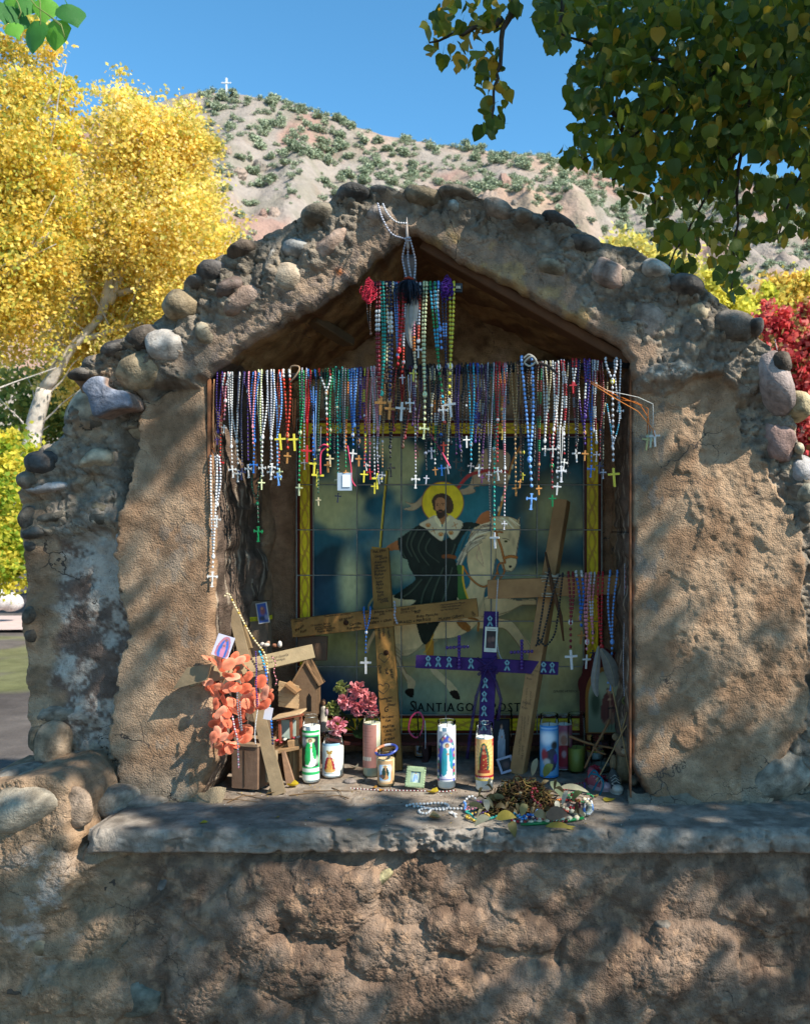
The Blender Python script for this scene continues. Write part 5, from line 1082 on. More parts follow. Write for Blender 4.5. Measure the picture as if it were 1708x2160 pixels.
m = np.maximum(np.maximum(sst(1.9, .8, scr*.8), sst(2.2, 1.0, scr2*.8)*.9), sst(1.6, .6, sp1)); pt._put(idx, 'a8793a', (m[idx]*.75)); m2 = sst(1.2, .3, np.abs(scr-1.8))*.8; pt._put(idx, '5e3a1c', m2[idx]*.6)
i2 = np.nonzero(out & ((d_out < 8) | (d_in < 7.5)))[0]; pt._put(i2, '4a1c14')
pt.c *= np.array((1.32, 1.18, .84)); pt.c *= (1+.16*fbm(pu_, pv_*.6, 7, 3, 4)+.12*(_perm[4][k, 9]-.5))[:, None]; pt.c = np.clip(pt.c, 0, 1)
# hand over to the tiles
p0 = 0
for (i, j, A, B, ey) in tiles:
    n = A.size; col = pt.c[p0:p0+n]; p0 += n; nv, nu = A.shape; X, Y, Z = PM(A, B); Y = YM+ey*.003+(_perm[2][i, j]-.5)*.0015
    V_ = np.stack([X.ravel()-MO[0], np.broadcast_to(Y, A.shape).ravel()-MO[1], Z.ravel()-MO[2]], 1); ix = np.arange(n).reshape(nv, nu)
    q = np.stack([ix[:-1, :-1], ix[1:, :-1], ix[1:, 1:], ix[:-1, 1:]], -1).reshape(-1, 4)
    mesh_np('border_tile' if i in (0, 7) or j in (0, 7) else 'tile', V_, q, M_TILE, mural, col)
mb = MB(); a_, b_ = PM(624, 883), PM(1270, 1550); mb.box(((a_[0]+b_[0])/2-MO[0], .005, (a_[2]+b_[2])/2-MO[2]), (b_[0]-a_[0], .006, a_[2]-b_[2]), None, C('8a8478')); mb.build('grout', M_CONC, mural)
ik = Ink((0, YM-.0035, 0), (1, 0, 0), (0, 0, 1)); X, _, Z = PM(864, 1500)
def caps(t, x, z, h):
    first = True
    for ch in t:
        if ch == ' ': x += h*.5; first = True; continue
        hh = h*(1.18 if first else .95); V_, F_, adv = GL[ch]; sc_ = hh/.7; ik.put(np.stack([x+V_[:, 0]*sc_*.86, z+V_[:, 1]*sc_], 1), F_, '100c0a'); ik.put(np.stack([x+V_[:, 0]*sc_*.86+.0012, z+V_[:, 1]*sc_], 1), F_, '100c0a')
        w_ = (adv-.09)*sc_*.86
        for (lx, lz) in ([(x, z), (x+w_, z)] if ch in 'ANIM' else [(x+w_/2, z)] if ch in 'TPI' else []): ik.stroke([(lx-.005, lz), (lx+.005, lz)], .0016, '100c0a')
        x += adv*sc_*.86+h*.10; first = False
caps('SANTIAGO APOSTOL', X, Z, 19*sM)
X, _, Z = PM(1166, 1460); 
for i_, t in enumerate(('CERAMIC ARTISTICA', '  SANTIAGO', ' ALBUQUERQUE'))if 0 else enumerate(('CERAMIC ARTISTICA',)): ik.text(t, X, Z-i_*.012, .008, 0, '101010', .1, .05, .75)
ik.build('lettering', mural, MO)
# ---------------------------------------------------------------- rosaries
_t = MB(); _t.ell((0, 0, 0), (1, 1, 1), seg=6, rings=5); BV = np.concatenate(_t.v); BF = [f for f in _t.f]
BFt = np.array([f if len(f) == 4 else (f[0], f[1], f[2], f[2]) for f in BF])
NAMES = {'white': 'c6c4be', 'purple': '3c1c68', 'red': 'a81820', 'coral': 'c8523c', 'orange red': 'b03018', 'navy': '10183c', 'black': '141212', 'blue': '1c5fa8', 'light blue': '6a9ad4', 'pink': 'cc8088', 'clear': 'b8b8ba',
         'green': '117a44', 'dark green': '124028', 'teal': '1c8c7c', 'turquoise': '2c94ac', 'yellow': 'c4b636', 'pale green': 'c4c896', 'cream': 'c8b68c', 'tan': 'a07c4c', 'brown': '50301c', 'dark red': '741018', 'amethyst': '4c2050', 'grey': '6c6c70', 'wood': 'a0703c', 'silver': '9a9a9e', 'gold': 'b89838', 'crystal': 'a0a0a8', 'orange': 'c87020'}
SEEN = {}
def bead_mesh(name, pts, cols, r, parent, org, elong=1.25, cord='9a948c', cr=.0007, jit=None):
    """beads strung along pts (world), joined with their cord"""
    pts = np.array(pts); n = len(pts); d = np.gradient(pts, axis=0); d /= np.linalg.norm(d, axis=1)[:, None]+1e-9
    q = np.where(np.abs(d[:, 1:2]) < .9, np.array([[0, 1., 0]]), np.array([[1., 0, 0]])); a = np.cross(d, q); a /= np.linalg.norm(a, axis=1)[:, None]+1e-9; b = np.cross(d, a)
    rr_ = (np.ones(n)*r)[:, None, None] if np.ndim(r) == 0 else np.array(r)[:, None, None]
    V_ = pts[:, None, :]+rr_*(BV[None, :, 0:1]*a[:, None, :]+BV[None, :, 1:2]*b[:, None, :]+BV[None, :, 2:3]*elong*d[:, None, :])
    m = len(BV); V_ = V_.reshape(-1, 3)-np.array(org); 
    Fl = (np.array([f+(f[-1],)*(4-len(f)) if len(f) == 3 else f for f in BF])[None]+np.arange(n)[:, None, None]*m).reshape(-1, 4)
    Fq = [tuple(dict.fromkeys(map(int, f))) for f in Fl]
    cl = np.repeat(np.array([C(NAMES.get(c, c)) for c in cols]), m, 0)
    mb = MB(); mb.v.append(V_); mb.c.append(cl); mb.f = Fq; mb.sm = [True]*len(Fq); mb.n = len(V_)
    mb.tube(pts-np.array(org), cr, 3, C(cord))
    o = mb.build(name, M_BEAD, parent); o['kind'] = 'stuff'; return o
def resample(pts, step):
    p = np.array(pts, float); L = np.concatenate([[0], np.cumsum(np.linalg.norm(np.diff(p, axis=0), axis=1))]); t = np.arange(0, L[-1], step)
    return np.stack([np.interp(t, L, p[:, k]) for k in range(3)], 1)
def make_cross(parent, org, u, v, y, h, w, col, kind='plain', ang=0, yaw=0, th=.003, name='crucifix'):
    """v is the top of the cross"""
    s = px(y); mb = MB(); H = h*s; W = w*s; t = H*.13 if kind != 'wood' else H*.16; c = C(NAMES.get(col, col)); zc = -H*.33
    if kind == 'budded' or kind == 'flared':
        e = t*1.9
        mb.prism([(-t*.4, zc+t*.4), (-t*.4, -e*.35), (-e*.5, -e*.2), (0, 0), (e*.5, -e*.2), (t*.4, -e*.35), (t*.4, zc+t*.4), (W/2-e*.35, zc+t*.4), (W/2-e*.2, zc+e*.5), (W/2, zc), (W/2-e*.2, zc-e*.5), (W/2-e*.35, zc-t*.4), (t*.4, zc-t*.4),
                  (t*.4, -H+e*.35), (e*.5, -H+e*.2), (0, -H), (-e*.5, -H+e*.2), (-t*.4, -H+e*.35), (-t*.4, zc-t*.4), (-W/2+e*.35, zc-t*.4), (-W/2+e*.2, zc-e*.5), (-W/2, zc), (-W/2+e*.2, zc+e*.5), (-W/2+e*.35, zc+t*.4)], -th/2, th/2, c)
        mb.ell((0, -th*.7, zc-H*.14), (t*.35, th*.5, H*.2), None, c, 6, 4); mb.plank((-W*.3, -th*.7, zc+.0004), (W*.3, -th*.7, zc+.0004), t*.35, th*.5, col=c)
    else:
        mb.plank((0, 0, 0), (0, 0, -H), t, th, col=c); mb.plank((-W/2, -th*(.55 if kind == 'wood' else .12), zc), (W/2, -th*(.55 if kind == 'wood' else .12), zc), t*.92, th*.95, col=c)
    o = mb.build(name, M_WOOD if kind == 'wood' else M_BEAD, parent)
    p = np.array(P(u, v, y))-np.array(org); o.location = p; o.rotation_euler = (R(4), R(ang), R(yaw)); return o
def cols_for(spec, n, seed):
    cs = spec.split('/'); out = []
    for i in range(n):
        if len(cs) == 1: out.append(cs[0])
        else:
            k = (i//(1 if '~' in spec else 5)) % len(cs) if not spec.endswith('*') else i % len(cs); out.append(cs[k].strip('*~'))
    return [c.strip('*~') for c in out]
BAR_Y = .015
def bar_v(u): return 795+(u-455)*(765-795)/(1315-455)
def rosary(u, w, vj, vc, spec, ccol, r=2.5, kind='flared', ch=36, y=None, top=None, pv=None, label='', place='on the iron bar', group='rosaries hanging in the niche', name='rosary', cu=None, ang=None, yaw=None, medal=None, noloop=False, elong=1.25):
    rr = random.Random(int(u*7+vj)); y0 = BAR_Y-.02 if y is None else y; y0 -= rr.uniform(0, .012); vt = (bar_v(u)-3+rr.uniform(-4, 3)) if top is None else top
    if y is None: r *= .78; ch *= .74; vj += rr.uniform(-30, 10); w *= rr.uniform(.7, 1.7)
    s = px(y0); org = P(u, vt, y0); t = thing(name, org, label, 'rosary', group)
    cu = u+rr.uniform(-7, 7) if cu is None else cu; pts = []
    jx = u+(cu-u)*.6
    sw = rr.uniform(-5, 5)
    def strand(sgn):
        L = []
        for k in range(15):
            q = k/14; L.append(P(u+sgn*w*(1-q**1.7)+(jx-u)*q+sw*math.sin(q*3.1), vt+(vj-vt)*q, y0-.002*sgn-.003*math.sin(q*3)))
        return L
    a, b = strand(-1), strand(1)
    over = [P(u-w, vt-3, y0+.006), P(u-w*.9, vt-5, y0+.02), P(u-w*.9, vt+6, y0+.032)] if not noloop else []
    over2 = [P(u+w, vt-3, y0+.006), P(u+w*.9, vt-5, y0+.02), P(u+w*.9, vt+6, y0+.032)] if not noloop else []
    step = r*2*elong*1.12*s
    pa = resample(a[::-1]+over, step); pb = resample(b[::-1]+over2, step)
    rad = r*s*(1+.0*len(pa))
    ca = cols_for(spec, len(pa), 1); cb = cols_for(spec, len(pb), 2)
    bead_mesh('bead_strand', pa, ca, rad, t, org, elong); bead_mesh('bead_strand', pb, cb, rad, t, org, elong)
    if vc-vj > ch+14:
        pe = resample([P(jx, vj+6, y0-.003), P((jx+cu)/2, (vj+vc-ch)/2, y0-.004), P(cu, vc-ch*.5-5, y0-.003)], step*1.5); cc = cols_for(spec, len(pe), 3)
        if len(pe) > 1: bead_mesh('pendant_strand', pe, cc, rad*1.05, t, org, elong)
    mcol = medal or (ccol if ccol != 'none' else spec.split('/')[0]); mb = MB(); mb.ell((0, 0, 0), (r*1.7*s, .0018, r*2.3*s), None, C(NAMES.get(mcol, mcol)), 10, 6); m = mb.build('medal', M_BEAD, t); m.location = np.array(P(jx, vj+4, y0-.003))-np.array(org)
    if ccol != 'none': make_cross(t, org, cu, vc-ch*.5, y0-.004, ch, ch*.64, ccol, kind, rr.uniform(-6, 6) if ang is None else ang, rr.uniform(-25, 25) if yaw is None else yaw)
    return t
# (u, half spread, v of medal, v of cross centre, beads, cross, bead radius, cross kind, cross height)
BAR = [
 (464, 4, 900, 930, 'purple', 'purple', 2.6, 'flared', 22), (470, 3, 905, 980, 'orange red', 'red', 2.2, 'flared', 34), (479, 6, 865, 905, 'pink/white', 'white', 2.8, 'flared', 24), (486, 4, 930, 995, 'white', 'white', 2.4, 'flared', 36),
 (496, 7, 933, 1004, 'white', 'white', 2.7, 'flared', 36), (509, 4, 930, 1000, 'navy', 'navy', 2.0, 'flared', 34), (521, 5, 850, 994, 'purple', 'white', 2.4, 'flared', 40), (532, 5, 905, 950, 'pink', 'none', 2.5, 'plain', 20), (540, 5, 925, 985, 'blue', 'blue', 2.6, 'flared', 36),
 (549, 4, 940, 1022, 'pale green', 'pale green', 2.3, 'plain', 30), (556, 5, 926, 992, 'white', 'white', 2.9, 'flared', 36), (568, 5, 920, 990, 'crystal', 'white', 2.5, 'flared', 36), (575, 4, 945, 1000, 'white', 'white', 2.3, 'flared', 34), (583, 5, 940, 1011, 'light blue', 'light blue', 2.6, 'flared', 38), (592, 4, 860, 1000, 'coral', 'pale green', 2.2, 'plain', 34),
 (604, 8, 916, 966, 'orange red/orange red/orange red/white', 'wood', 3.7, 'wood', 32), (636, 6, 916, 1033, 'green', 'pale green', 3.0, 'plain', 34), (642, 3, 880, 980, 'crystal', 'grey', 2.0, 'flared', 30), (657, 5, 900, 975, 'navy/blue', 'navy', 2.6, 'flared', 28), (673, 5, 960, 1058, 'dark green', 'cream', 2.4, 'plain', 24), (684, 9, 850, 985, 'white/orange red/yellow/black', 'wood', 3.3, 'wood', 32),
 (697, 4, 905, 972, 'green', 'cream', 2.8, 'plain', 34), (703, 4, 950, 0, 'black', 'none', 2.2, 'plain', 30), (709, 5, 880, 1016, 'teal', 'cream', 2.6, 'plain', 32), (720, 5, 960, 1050, 'black', 'navy', 2.4, 'budded', 28), (730, 4, 930, 1000, 'orange/green/brown', 'wood', 2.4, 'wood', 24), (742, 7, 915, 961, 'blue', 'white', 2.8, 'plain', 36), (755, 9, 919, 972, 'navy/navy/navy/white', 'wood', 3.6, 'wood', 32), (766, 4, 890, 985, 'purple/yellow', 'white', 2.5, 'flared', 24),
 (774, 5, 920, 1005, 'coral', 'yellow', 2.2, 'plain', 34), (781, 4, 925, 1000, 'pink', 'red', 2.3, 'flared', 32), (786, 4, 900, 1030, 'white', 'yellow', 2.4, 'plain', 32), (791, 4, 940, 1012, 'crystal/pink', 'silver', 2.1, 'budded', 26), (801, 4, 930, 966, 'grey', 'crystal', 2.3, 'budded', 28), (806, 4, 930, 1006, 'tan', 'silver', 2.2, 'flared', 30), (822, 5, 935, 992, 'black', 'black', 2.9, 'budded', 40), (832, 4, 900, 0, 'dark red', 'none', 2.6, 'plain', 20),
 (873, 3, 880, 1016, 'pink/clear', 'white', 2.2, 'flared', 40), (886, 4, 868, 952, 'amethyst/brown', 'brown', 2.4, 'plain', 34), (894, 5, 970, 1012, 'black', 'crystal', 2.5, 'plain', 26), (904, 4, 900, 0, 'black/grey', 'none', 2.6, 'plain', 20), (911, 4, 880, 956, 'cream/black', 'crystal', 2.4, 'flared', 34), (918, 4, 940, 994, 'green/white/orange/navy', 'wood', 2.5, 'plain', 24), (929, 4, 930, 992, 'navy/black', 'blue', 2.6, 'flared', 32), (940, 5, 900, 943, 'brown/tan', 'orange red', 2.7, 'plain', 30),
 (948, 3, 940, 990, 'cream', 'silver', 2.2, 'flared', 28), (961, 6, 930, 978, 'amethyst/black', 'black', 2.8, 'plain', 30), (972, 5, 945, 996, 'black', 'black', 2.7, 'budded', 30), (983, 3, 870, 932, 'black', 'white', 1.8, 'plain', 34), (992, 6, 925, 987, 'turquoise', 'grey', 3.0, 'flared', 30), (1003, 7, 880, 940, 'blue/dark red/turquoise', 'none', 2.8, 'plain', 26), (1011, 4, 900, 992, 'purple/cream', 'white', 2.4, 'plain', 36), (1019, 5, 950, 1010, 'amethyst', 'amethyst', 2.6, 'plain', 26), (1027, 3, 990, 1112, 'black', 'black', 1.7, 'flared', 22),
 (1035, 4, 960, 1005, 'crystal', 'silver', 2.0, 'flared', 28), (1042, 5, 955, 1140, 'teal', 'white', 3.0, 'plain', 46), (1050, 4, 900, 1000, 'red', 'white', 2.6, 'flared', 40), (1056, 4, 860, 916, 'orange/red', 'gold', 2.4, 'flared', 32), (1066, 4, 980, 1108, 'clear/pink', 'clear', 2.3, 'flared', 26), (1063, 3, 900, 0, 'turquoise/pink', 'none', 2.2, 'plain', 20), (1084, 6, 905, 1034, 'tan', 'wood', 3.0, 'wood', 34), (1097, 5, 960, 1020, 'brown', 'wood', 2.4, 'wood', 26), (1104, 5, 965, 1005, 'black', 'yellow', 2.6, 'plain', 22),
 (1128, 5, 960, 1004, 'black/grey', 'black', 2.6, 'plain', 26), (1138, 4, 980, 1034, 'dark red/green', 'wood', 2.3, 'wood', 28), (1148, 5, 918, 951, 'white', 'white', 3.0, 'flared', 30), (1162, 8, 990, 1056, 'dark red/dark red/dark red/white', 'green', 3.4, 'plain', 34), (1171, 4, 920, 952, 'white', 'white', 2.6, 'flared', 34), (1179, 7, 950, 1031, 'white', 'white', 3.1, 'plain', 36), (1186, 4, 920, 980, 'clear/red', 'white', 2.4, 'flared', 34), (1200, 3, 945, 1000, 'black', 'black', 1.9, 'budded', 26), (1211, 5, 800, 817, 'white/red', 'red', 3.0, 'plain', 34),
 (1214, 3, 920, 961, 'grey/dark red', 'white', 2.0, 'plain', 38), (1229, 6, 905, 961, 'purple/purple/white', 'wood', 3.2, 'wood', 30), (1246, 5, 918, 994, 'blue', 'blue', 2.5, 'flared', 36), (1257, 4, 930, 963, 'white/dark red', 'silver', 2.3, 'flared', 30), (1266, 3, 915, 987, 'dark red', 'navy', 2.2, 'plain', 34), (1274, 3, 880, 1000, 'cream/black', 'crystal', 2.0, 'flared', 28), (1302, 5, 850, 871, 'clear', 'clear', 2.9, 'flared', 34)]
fill = random.Random(77)
for u, sp in [(650, 'red'), (664, 'black/green'), (690, 'dark green'), (715, 'teal'), (726, 'grey'), (748, 'light blue'), (760, 'purple'), (796, 'pink'), (812, 'brown'), (840, 'black'), (848, 'brown/black'), (857, 'dark red'), (866, 'amethyst'), (880, 'black/brown'), (899, 'black'), (922, 'black/navy'), (934, 'black'), (944, 'amethyst'), (953, 'black/brown'), (966, 'purple'), (978, 'black'), (987, 'brown'), (998, 'purple'), (1015, 'black/grey'), (1031, 'black'), (1046, 'brown/dark red'), (1074, 'black'), (1091, 'tan'), (1117, 'black/brown'), (1133, 'brown'), (1155, 'cream'), (1193, 'cream/grey'), (1220, 'black'), (1237, 'purple'), (1252, 'white')]:
    BAR.append((u, fill.uniform(3, 5), fill.uniform(845, 960), 0, sp, 'none', fill.uniform(2.2, 2.9), 'plain', 20))
BAR.sort(key=lambda q: q[0])
def describe(spec): 
    cs = []
    for c in spec.replace('*', '').split('/'):
        if c not in cs: cs.append(c)
    return ' and '.join(cs)
used = set()
for i, q in enumerate(BAR):
    u, w, vj, vc, sp, cc, r, kd, ch = q
    if vc == 0: vc = vj+14
    pr = describe(BAR[i-1][4]) if i else 'the rusty jamb'; nx = describe(BAR[i+1][4]) if i+1 < len(BAR) else 'the right wall'
    base = f"{describe(sp)} bead rosary"+(f" with {cc} cross" if cc != 'none' else ' hanging short, without a visible cross')
    lab = base+f", between the {pr} and the {nx} strands on the bar"
    pass
    if lab in used or len(lab.split()) > 16:
        lab = f"{describe(sp)} rosary"+(f", {cc} cross" if cc != 'none' else '')+f", right after the {pr} one along the bar"
        if lab in used: lab = f"{describe(sp)} rosary, {['left', 'middle', 'right'][min(2, int((u-455)/290))]} part of the bar, right after {pr}"
    if lab in used: lab = lab.replace('rosary', 'longer rosary' if vj > 900 else 'shorter rosary')
    lab = ' '.join(lab.split()[:16]); used.add(lab); rosary(u, w, vj, vc, sp, cc, r, kd, ch, label=lab)
# the iron bar itself
mb = MB(); mb.tube([P(445, bar_v(445)+5, BAR_Y), P(880, bar_v(880)+5, BAR_Y), P(1332, bar_v(1332)+5, BAR_Y)], .0105, 10, C('1c1a1c')); ob = mb.build('hanging_bar', M_METAL, None); ob.parent = shrine
tw = lambda name, label, cat, paths, col, mat, r=.0012, seg=5, r2=None, group=None: None
def wires(name, label, cat, paths, col, mat, r=.0012, seg=5, r2=None, group=None, org=None, part='strand'):
    """a thing made of several bent rods or cords; paths = lists of (u, v, y)"""
    org = P(*paths[0][0]) if org is None else org; t = thing(name, org, label, cat, group)
    for k, p in enumerate(paths):
        mb = MB(); q = [np.array(P(*a))-np.array(org) for a in p]
        if len(q) > 2:
            qq = np.array(q); sm = []
            for i in range(len(qq)-1):
                p0, p1, p2, p3 = qq[max(i-1, 0)], qq[i], qq[i+1], qq[min(i+2, len(qq)-1)]
                for j in range(6): tt = j/6; sm.append(.5*(2*p1+(-p0+p2)*tt+(2*p0-5*p1+4*p2-p3)*tt*tt+(-p0+3*p1-3*p2+p3)*tt**3))
            sm.append(qq[-1]); q = sm
        mb.tube(q, r, seg, C(NAMES.get(col, col)), r2=r2); mb.build(part, mat, t)
    return t
# white rosaries on the nail at the left jamb, green one looped over the stick, light blue one on the twig, long loops at the right
rosary(452, 7, 1170, 1222, 'white', 'white', 2.4, 'flared', 34, y=-.012, top=957, label='long white double strand rosary hanging from the nail on the left jamb', cu=449, noloop=True)
rosary(458, 4, 1060, 1100, 'clear', 'white', 2.3, 'flared', 26, y=-.008, top=960, label='clear and white rosary behind the long white one on the left jamb', noloop=True)
wires('nail', 'bent nail and knotted wire on the left jamb above the white rosaries', 'nail', [[(448, 948, .01), (450, 955, -.02), (456, 962, -.03)]], '3a3430', M_METAL, .002)
wires('knotted_cord', 'pale orange knotted cord hanging down the left jamb from the bar', 'cord', [[(452, 800, -.004), (450, 880, -.006), (451, 945, -.01)]], 'b98a60', M_CLOTH, .0014)
rosary(541, 9, 1058, 1127, 'dark green', 'green', 2.2, 'flared', 34, y=.03, top=1004, label='dark green rosary looped round the dark stick at the left, with green cross', cu=545, noloop=True)
rosary(1110, 11, 965, 1058, 'light blue', 'light blue', 3.2, 'flared', 36, y=-.028, top=757, label='long light blue rosary hooked over the twig, the bluest and longest at right', cu=1121)
rosary(1288, 12, 800, 1007, 'clear', 'yellow', 2.8, 'plain', 40, y=-.015, label='clear white rosary with turquoise beads and a yellow cross at the right end')
t = rosary(1292, 13, 938, 955, 'clear/turquoise', 'none', 1.7, 'plain', 10, y=-.02, top=850, label='thin white bead loop with tiny medals hanging at the right end', noloop=True)
mb = MB(); mb.plank(P(538, 800, .06), P(541, 1062, .05), .017, .008, col=C('4a3422')); st = mb.build('dark_stick', M_WOOD, None); tag(st, 'dark flat stick standing upright behind the left rosaries', 'stick')
# extra things on the bar
def hung_cross(u, v0, v, col, cc, label, ch=36, kind='plain', y=None, off=3):
    y = BAR_Y-.032 if y is None else y; org = P(u, v0, y); t = thing('cord_cross', org, label, 'cross', 'crosses hanging on cords'); mb = MB()
    for k in (-1, 1): mb.tube([np.array(P(u+k*off, v0, y))-org, np.array(P(u+k*off*.7, (v0+v)/2, y))-org, np.array(P(u, v-ch/2, y))-org], .0011, 4, C(NAMES.get(col, col)))
    mb.build('cord', M_CLOTH, t); make_cross(t, org, u, v-ch/2, y, ch, ch*.66, cc, kind, random.Random(u).uniform(-5, 5), 12); return t
hung_cross(620, 840, 933, 'brown', 'yellow', 'yellow wooden cross on a brown string, the right of the two at left'); hung_cross(590, 850, 932, 'brown', 'yellow', 'yellow cross beside the light blue rosary, the left of the two at left', 34)
hung_cross(648, 800, 957, 'red', 'red', 'bright red cross on a doubled red cord'); hung_cross(664, 815, 984, 'light blue', 'yellow', 'yellow cross on a pale blue cord', 34); hung_cross(671, 900, 1009, 'grey', 'yellow', 'larger yellow cross hanging lowest on the left half of the bar', 38, off=6)
hung_cross(848, 780, 868, 'red', 'white', 'milky white cross on a red beaded string below the tassel', 40); hung_cross(796, 910, 1015, 'black', 'yellow', 'yellow cross among the pink strands', 34)
hung_cross(1183, 900, 1000, 'white', 'clear', 'clear plastic cross next to the big white cross', 36, 'flared')
wires('pink_ribbon', 'pink ribbon bow with a hanging tail on the left half of the bar', 'ribbon', [[(673, 945, -.02), (683, 938, -.03), (692, 942, -.02), (683, 948, -.02), (676, 960, -.02), (676, 1002, -.02)]], 'c0405a', M_CLOTH, .0026, 4)
wires('pink_ribbon', 'long pink ribbon slanting across the top of the mural', 'ribbon', [[(906, 915, .0), (920, 935, -.0), (935, 960, 0), (950, 988, 0)]], 'c0506c', M_CLOTH, .0028, 4)
wires('pink_ribbon', 'pink ribbon beside the plastic packet', 'ribbon', [[(733, 940, -.02), (740, 985, -.02), (742, 1012, -.02), (750, 1026, -.02)]], 'b8405a', M_CLOTH, .002, 4)
wires('leather_loop', 'tan leather thong looped over the bar at the left', 'loop', [[(612, 806, -.02), (622, 795, -.03), (632, 778, -.03), (626, 772, -.01), (614, 774, 0), (612, 792, 0)]], 'a08468', M_CLOTH, .0026)
pk = thing('plastic_packet', P(727, 1016, -.02), 'small clear plastic packet with a white card hanging on the mural side', 'packet'); mb = MB(); mb.box((0, 0, 0), (.042*1.0, .003, .052), None, C('9aa6b0')); mb.build('sleeve', M_BEAD, pk)
mb = MB(); mb.box((.005, -.003, .002), (.022, .002, .036), None, C('dadada')); mb.build('card', M_PRINT, pk)
wires('rope_twig', 'bent twig wound with rope sticking out over the right part of the bar', 'twig', [[(1070, 775, .05), (1110, 762, -.02), (1150, 770, -.05), (1176, 790, -.07)]], '4c4038', M_BARK, .006, 6, .0035)
wires('twine_knot', 'pale twine wound round the twig on the bar', 'twine', [[(1104, 756, -.04), (1116, 748, -.045), (1130, 760, -.045), (1118, 772, -.04), (1106, 764, -.04), (1122, 752, -.05), (1134, 768, -.045)]], 'b0a898', M_CLOTH, .003)
lure = thing('twine_crosses', P(1230, 790, -.01), 'orange and white cords stretching over the right pillar with small metal crosses', 'cords')
for p, c in (([(1225, 793, -.0), (1290, 830, -.05), (1350, 855, -.07), (1366, 880, -.06), (1371, 915, -.03)], 'c06a28'), ([(1225, 795, 0), (1292, 838, -.06), (1345, 868, -.08), (1376, 905, -.06), (1381, 925, -.04)], 'c87a3c'), ([(1225, 793, 0), (1280, 824, -.04), (1345, 838, -.08), (1376, 852, -.09), (1377, 885, -.07), (1374, 915, -.05)], 'c0beb4'), ([(1225, 796, 0), (1300, 842, -.05), (1340, 848, -.08), (1366, 862, -.08), (1364, 915, -.04)], 'b86a30')):
    mb = MB(); q = smooth = [np.array(P(*a))-np.array(P(1230, 790, -.01)) for a in p]; mb.tube(q, .0012, 4, C(c)); mb.build('cord', M_CLOTH, lure)
for u, v, c, a in ((1373, 932, '7a8a7c', 3), (1379, 930, 'a8aaa8', -5), (1366, 938, '8a8a58', 6)):
    make_cross(lure, P(1230, 790, -.01), u, v-22, -.045, 34, 24, c, 'plain', a, 10)

# black iron cross hung in the gable with its own rosaries
gc = thing('black_hanging_cross', P(867, 560, -.02), 'chipped black cross hung on bead strings at the gable tip', 'cross'); go_ = np.array(P(867, 560, -.02))
mb = MB(); mb.plank(np.array(P(864, 538, -.02))-go_, np.array(P(869, 780, .0))-go_, .036, .012, col=C('1a1a1c')); mb.build('upright', M_METAL, gc)
mb = MB(); mb.plank(np.array(P(772, 604, -.02))-go_, np.array(P(975, 608, -.02))-go_, .028, .012, col=C('1a1a1c')); mb.build('crossbar', M_METAL, gc)
mb = MB(); mb.box(np.array(P(966, 606, -.03))-go_, (.014, .003, .008), None, C('b8a88c')); mb.build('chipped_patch', M_PRINT, gc)
hs = thing('hanging_spike', P(858, 480, -.075), 'pale pointed spike driven into the gable tip holding the bead strings', 'spike'); mb = MB(); mb.tube([(0, 0, .03), (0, 0, -.01), (.003, .0, -.06)], [.0008, .004, .005], 7, C('9a8f86')); mb.build('shaft', M_WOOD, hs)
def chain(name, label, path, spec, r=2.3, y=None, cat='rosary', group=None):
    p = [P(*a) for a in path]; org = p[0]; t = thing(name, org, label, cat, group); q = resample(smooth3(p), r*2.6*S0); bead_mesh('bead_strand', q, cols_for(spec, len(q), 1), r*S0, t, org, 1.2); return t
def smooth3(p):
    p = np.array(p, float); out = []
    for i in range(len(p)-1):
        p0, p1, p2, p3 = p[max(i-1, 0)], p[i], p[i+1], p[min(i+2, len(p)-1)]
        for j in range(8): t = j/8; out.append(.5*(2*p1+(-p0+p2)*t+(2*p0-5*p1+4*p2-p3)*t*t+(-p0+3*p1-3*p2+p3)*t**3))
    out.append(p[-1]); return out
chain('bead_string', 'longer pale bead string draped from the roof stones to the gable spike', [(797, 430, -.11), (806, 460, -.13), (825, 492, -.12), (848, 502, -.09), (860, 504, -.085)], 'crystal', 2.3)
chain('bead_string', 'shorter pale bead string draped from the roof stones to the gable spike', [(808, 431, -.11), (818, 452, -.12), (836, 468, -.10), (857, 471, -.085)], 'clear', 2.1)
for k, (a, b, c) in enumerate([(858, 851, 858), (861, 862, 868), (864, 876, 873)]):
    chain('bead_string', f'pale bead string holding the black cross, {["left", "middle", "right"][k]} one of three', [(a, 502, -.085), (b-2, 540, -.05), (b, 560, -.045), (c, 590, -.045)], 'crystal', 2.3)
ts = thing('feather_tassel', P(862, 592, -.05), 'dark blue grey feather tassel tied where the black cross arms meet', 'tassel'); mb = MB(); tr = random.Random(4)
for k in range(170):
    a = tr.uniform(0, 6.28); q = tr.random()**.6; dx = math.cos(a)*q*.045; dy = math.sin(a)*q*.03; L_ = tr.uniform(.045, .075)
    mb.tube([(0, 0, 0), (dx*.5, dy*.5-.004, .006-.012*q), (dx*.95, dy-.005, -.02), (dx*1.1+tr.uniform(-.004, .004), dy*.9-.004, -L_)], .0016, 3, C(tr.choice(['1c222c', '262d38', '12161c', '39424e'])), r2=.0004)
mb.build('feathers', M_CLOTH, ts, kind='stuff')
mb = MB(); mb.tube([(-.012, -.005, .004), (0, -.012, .006), (.014, -.004, .004)], .004, 6, C('8a3a28')); mb.build('wrapping', M_CLOTH, ts)
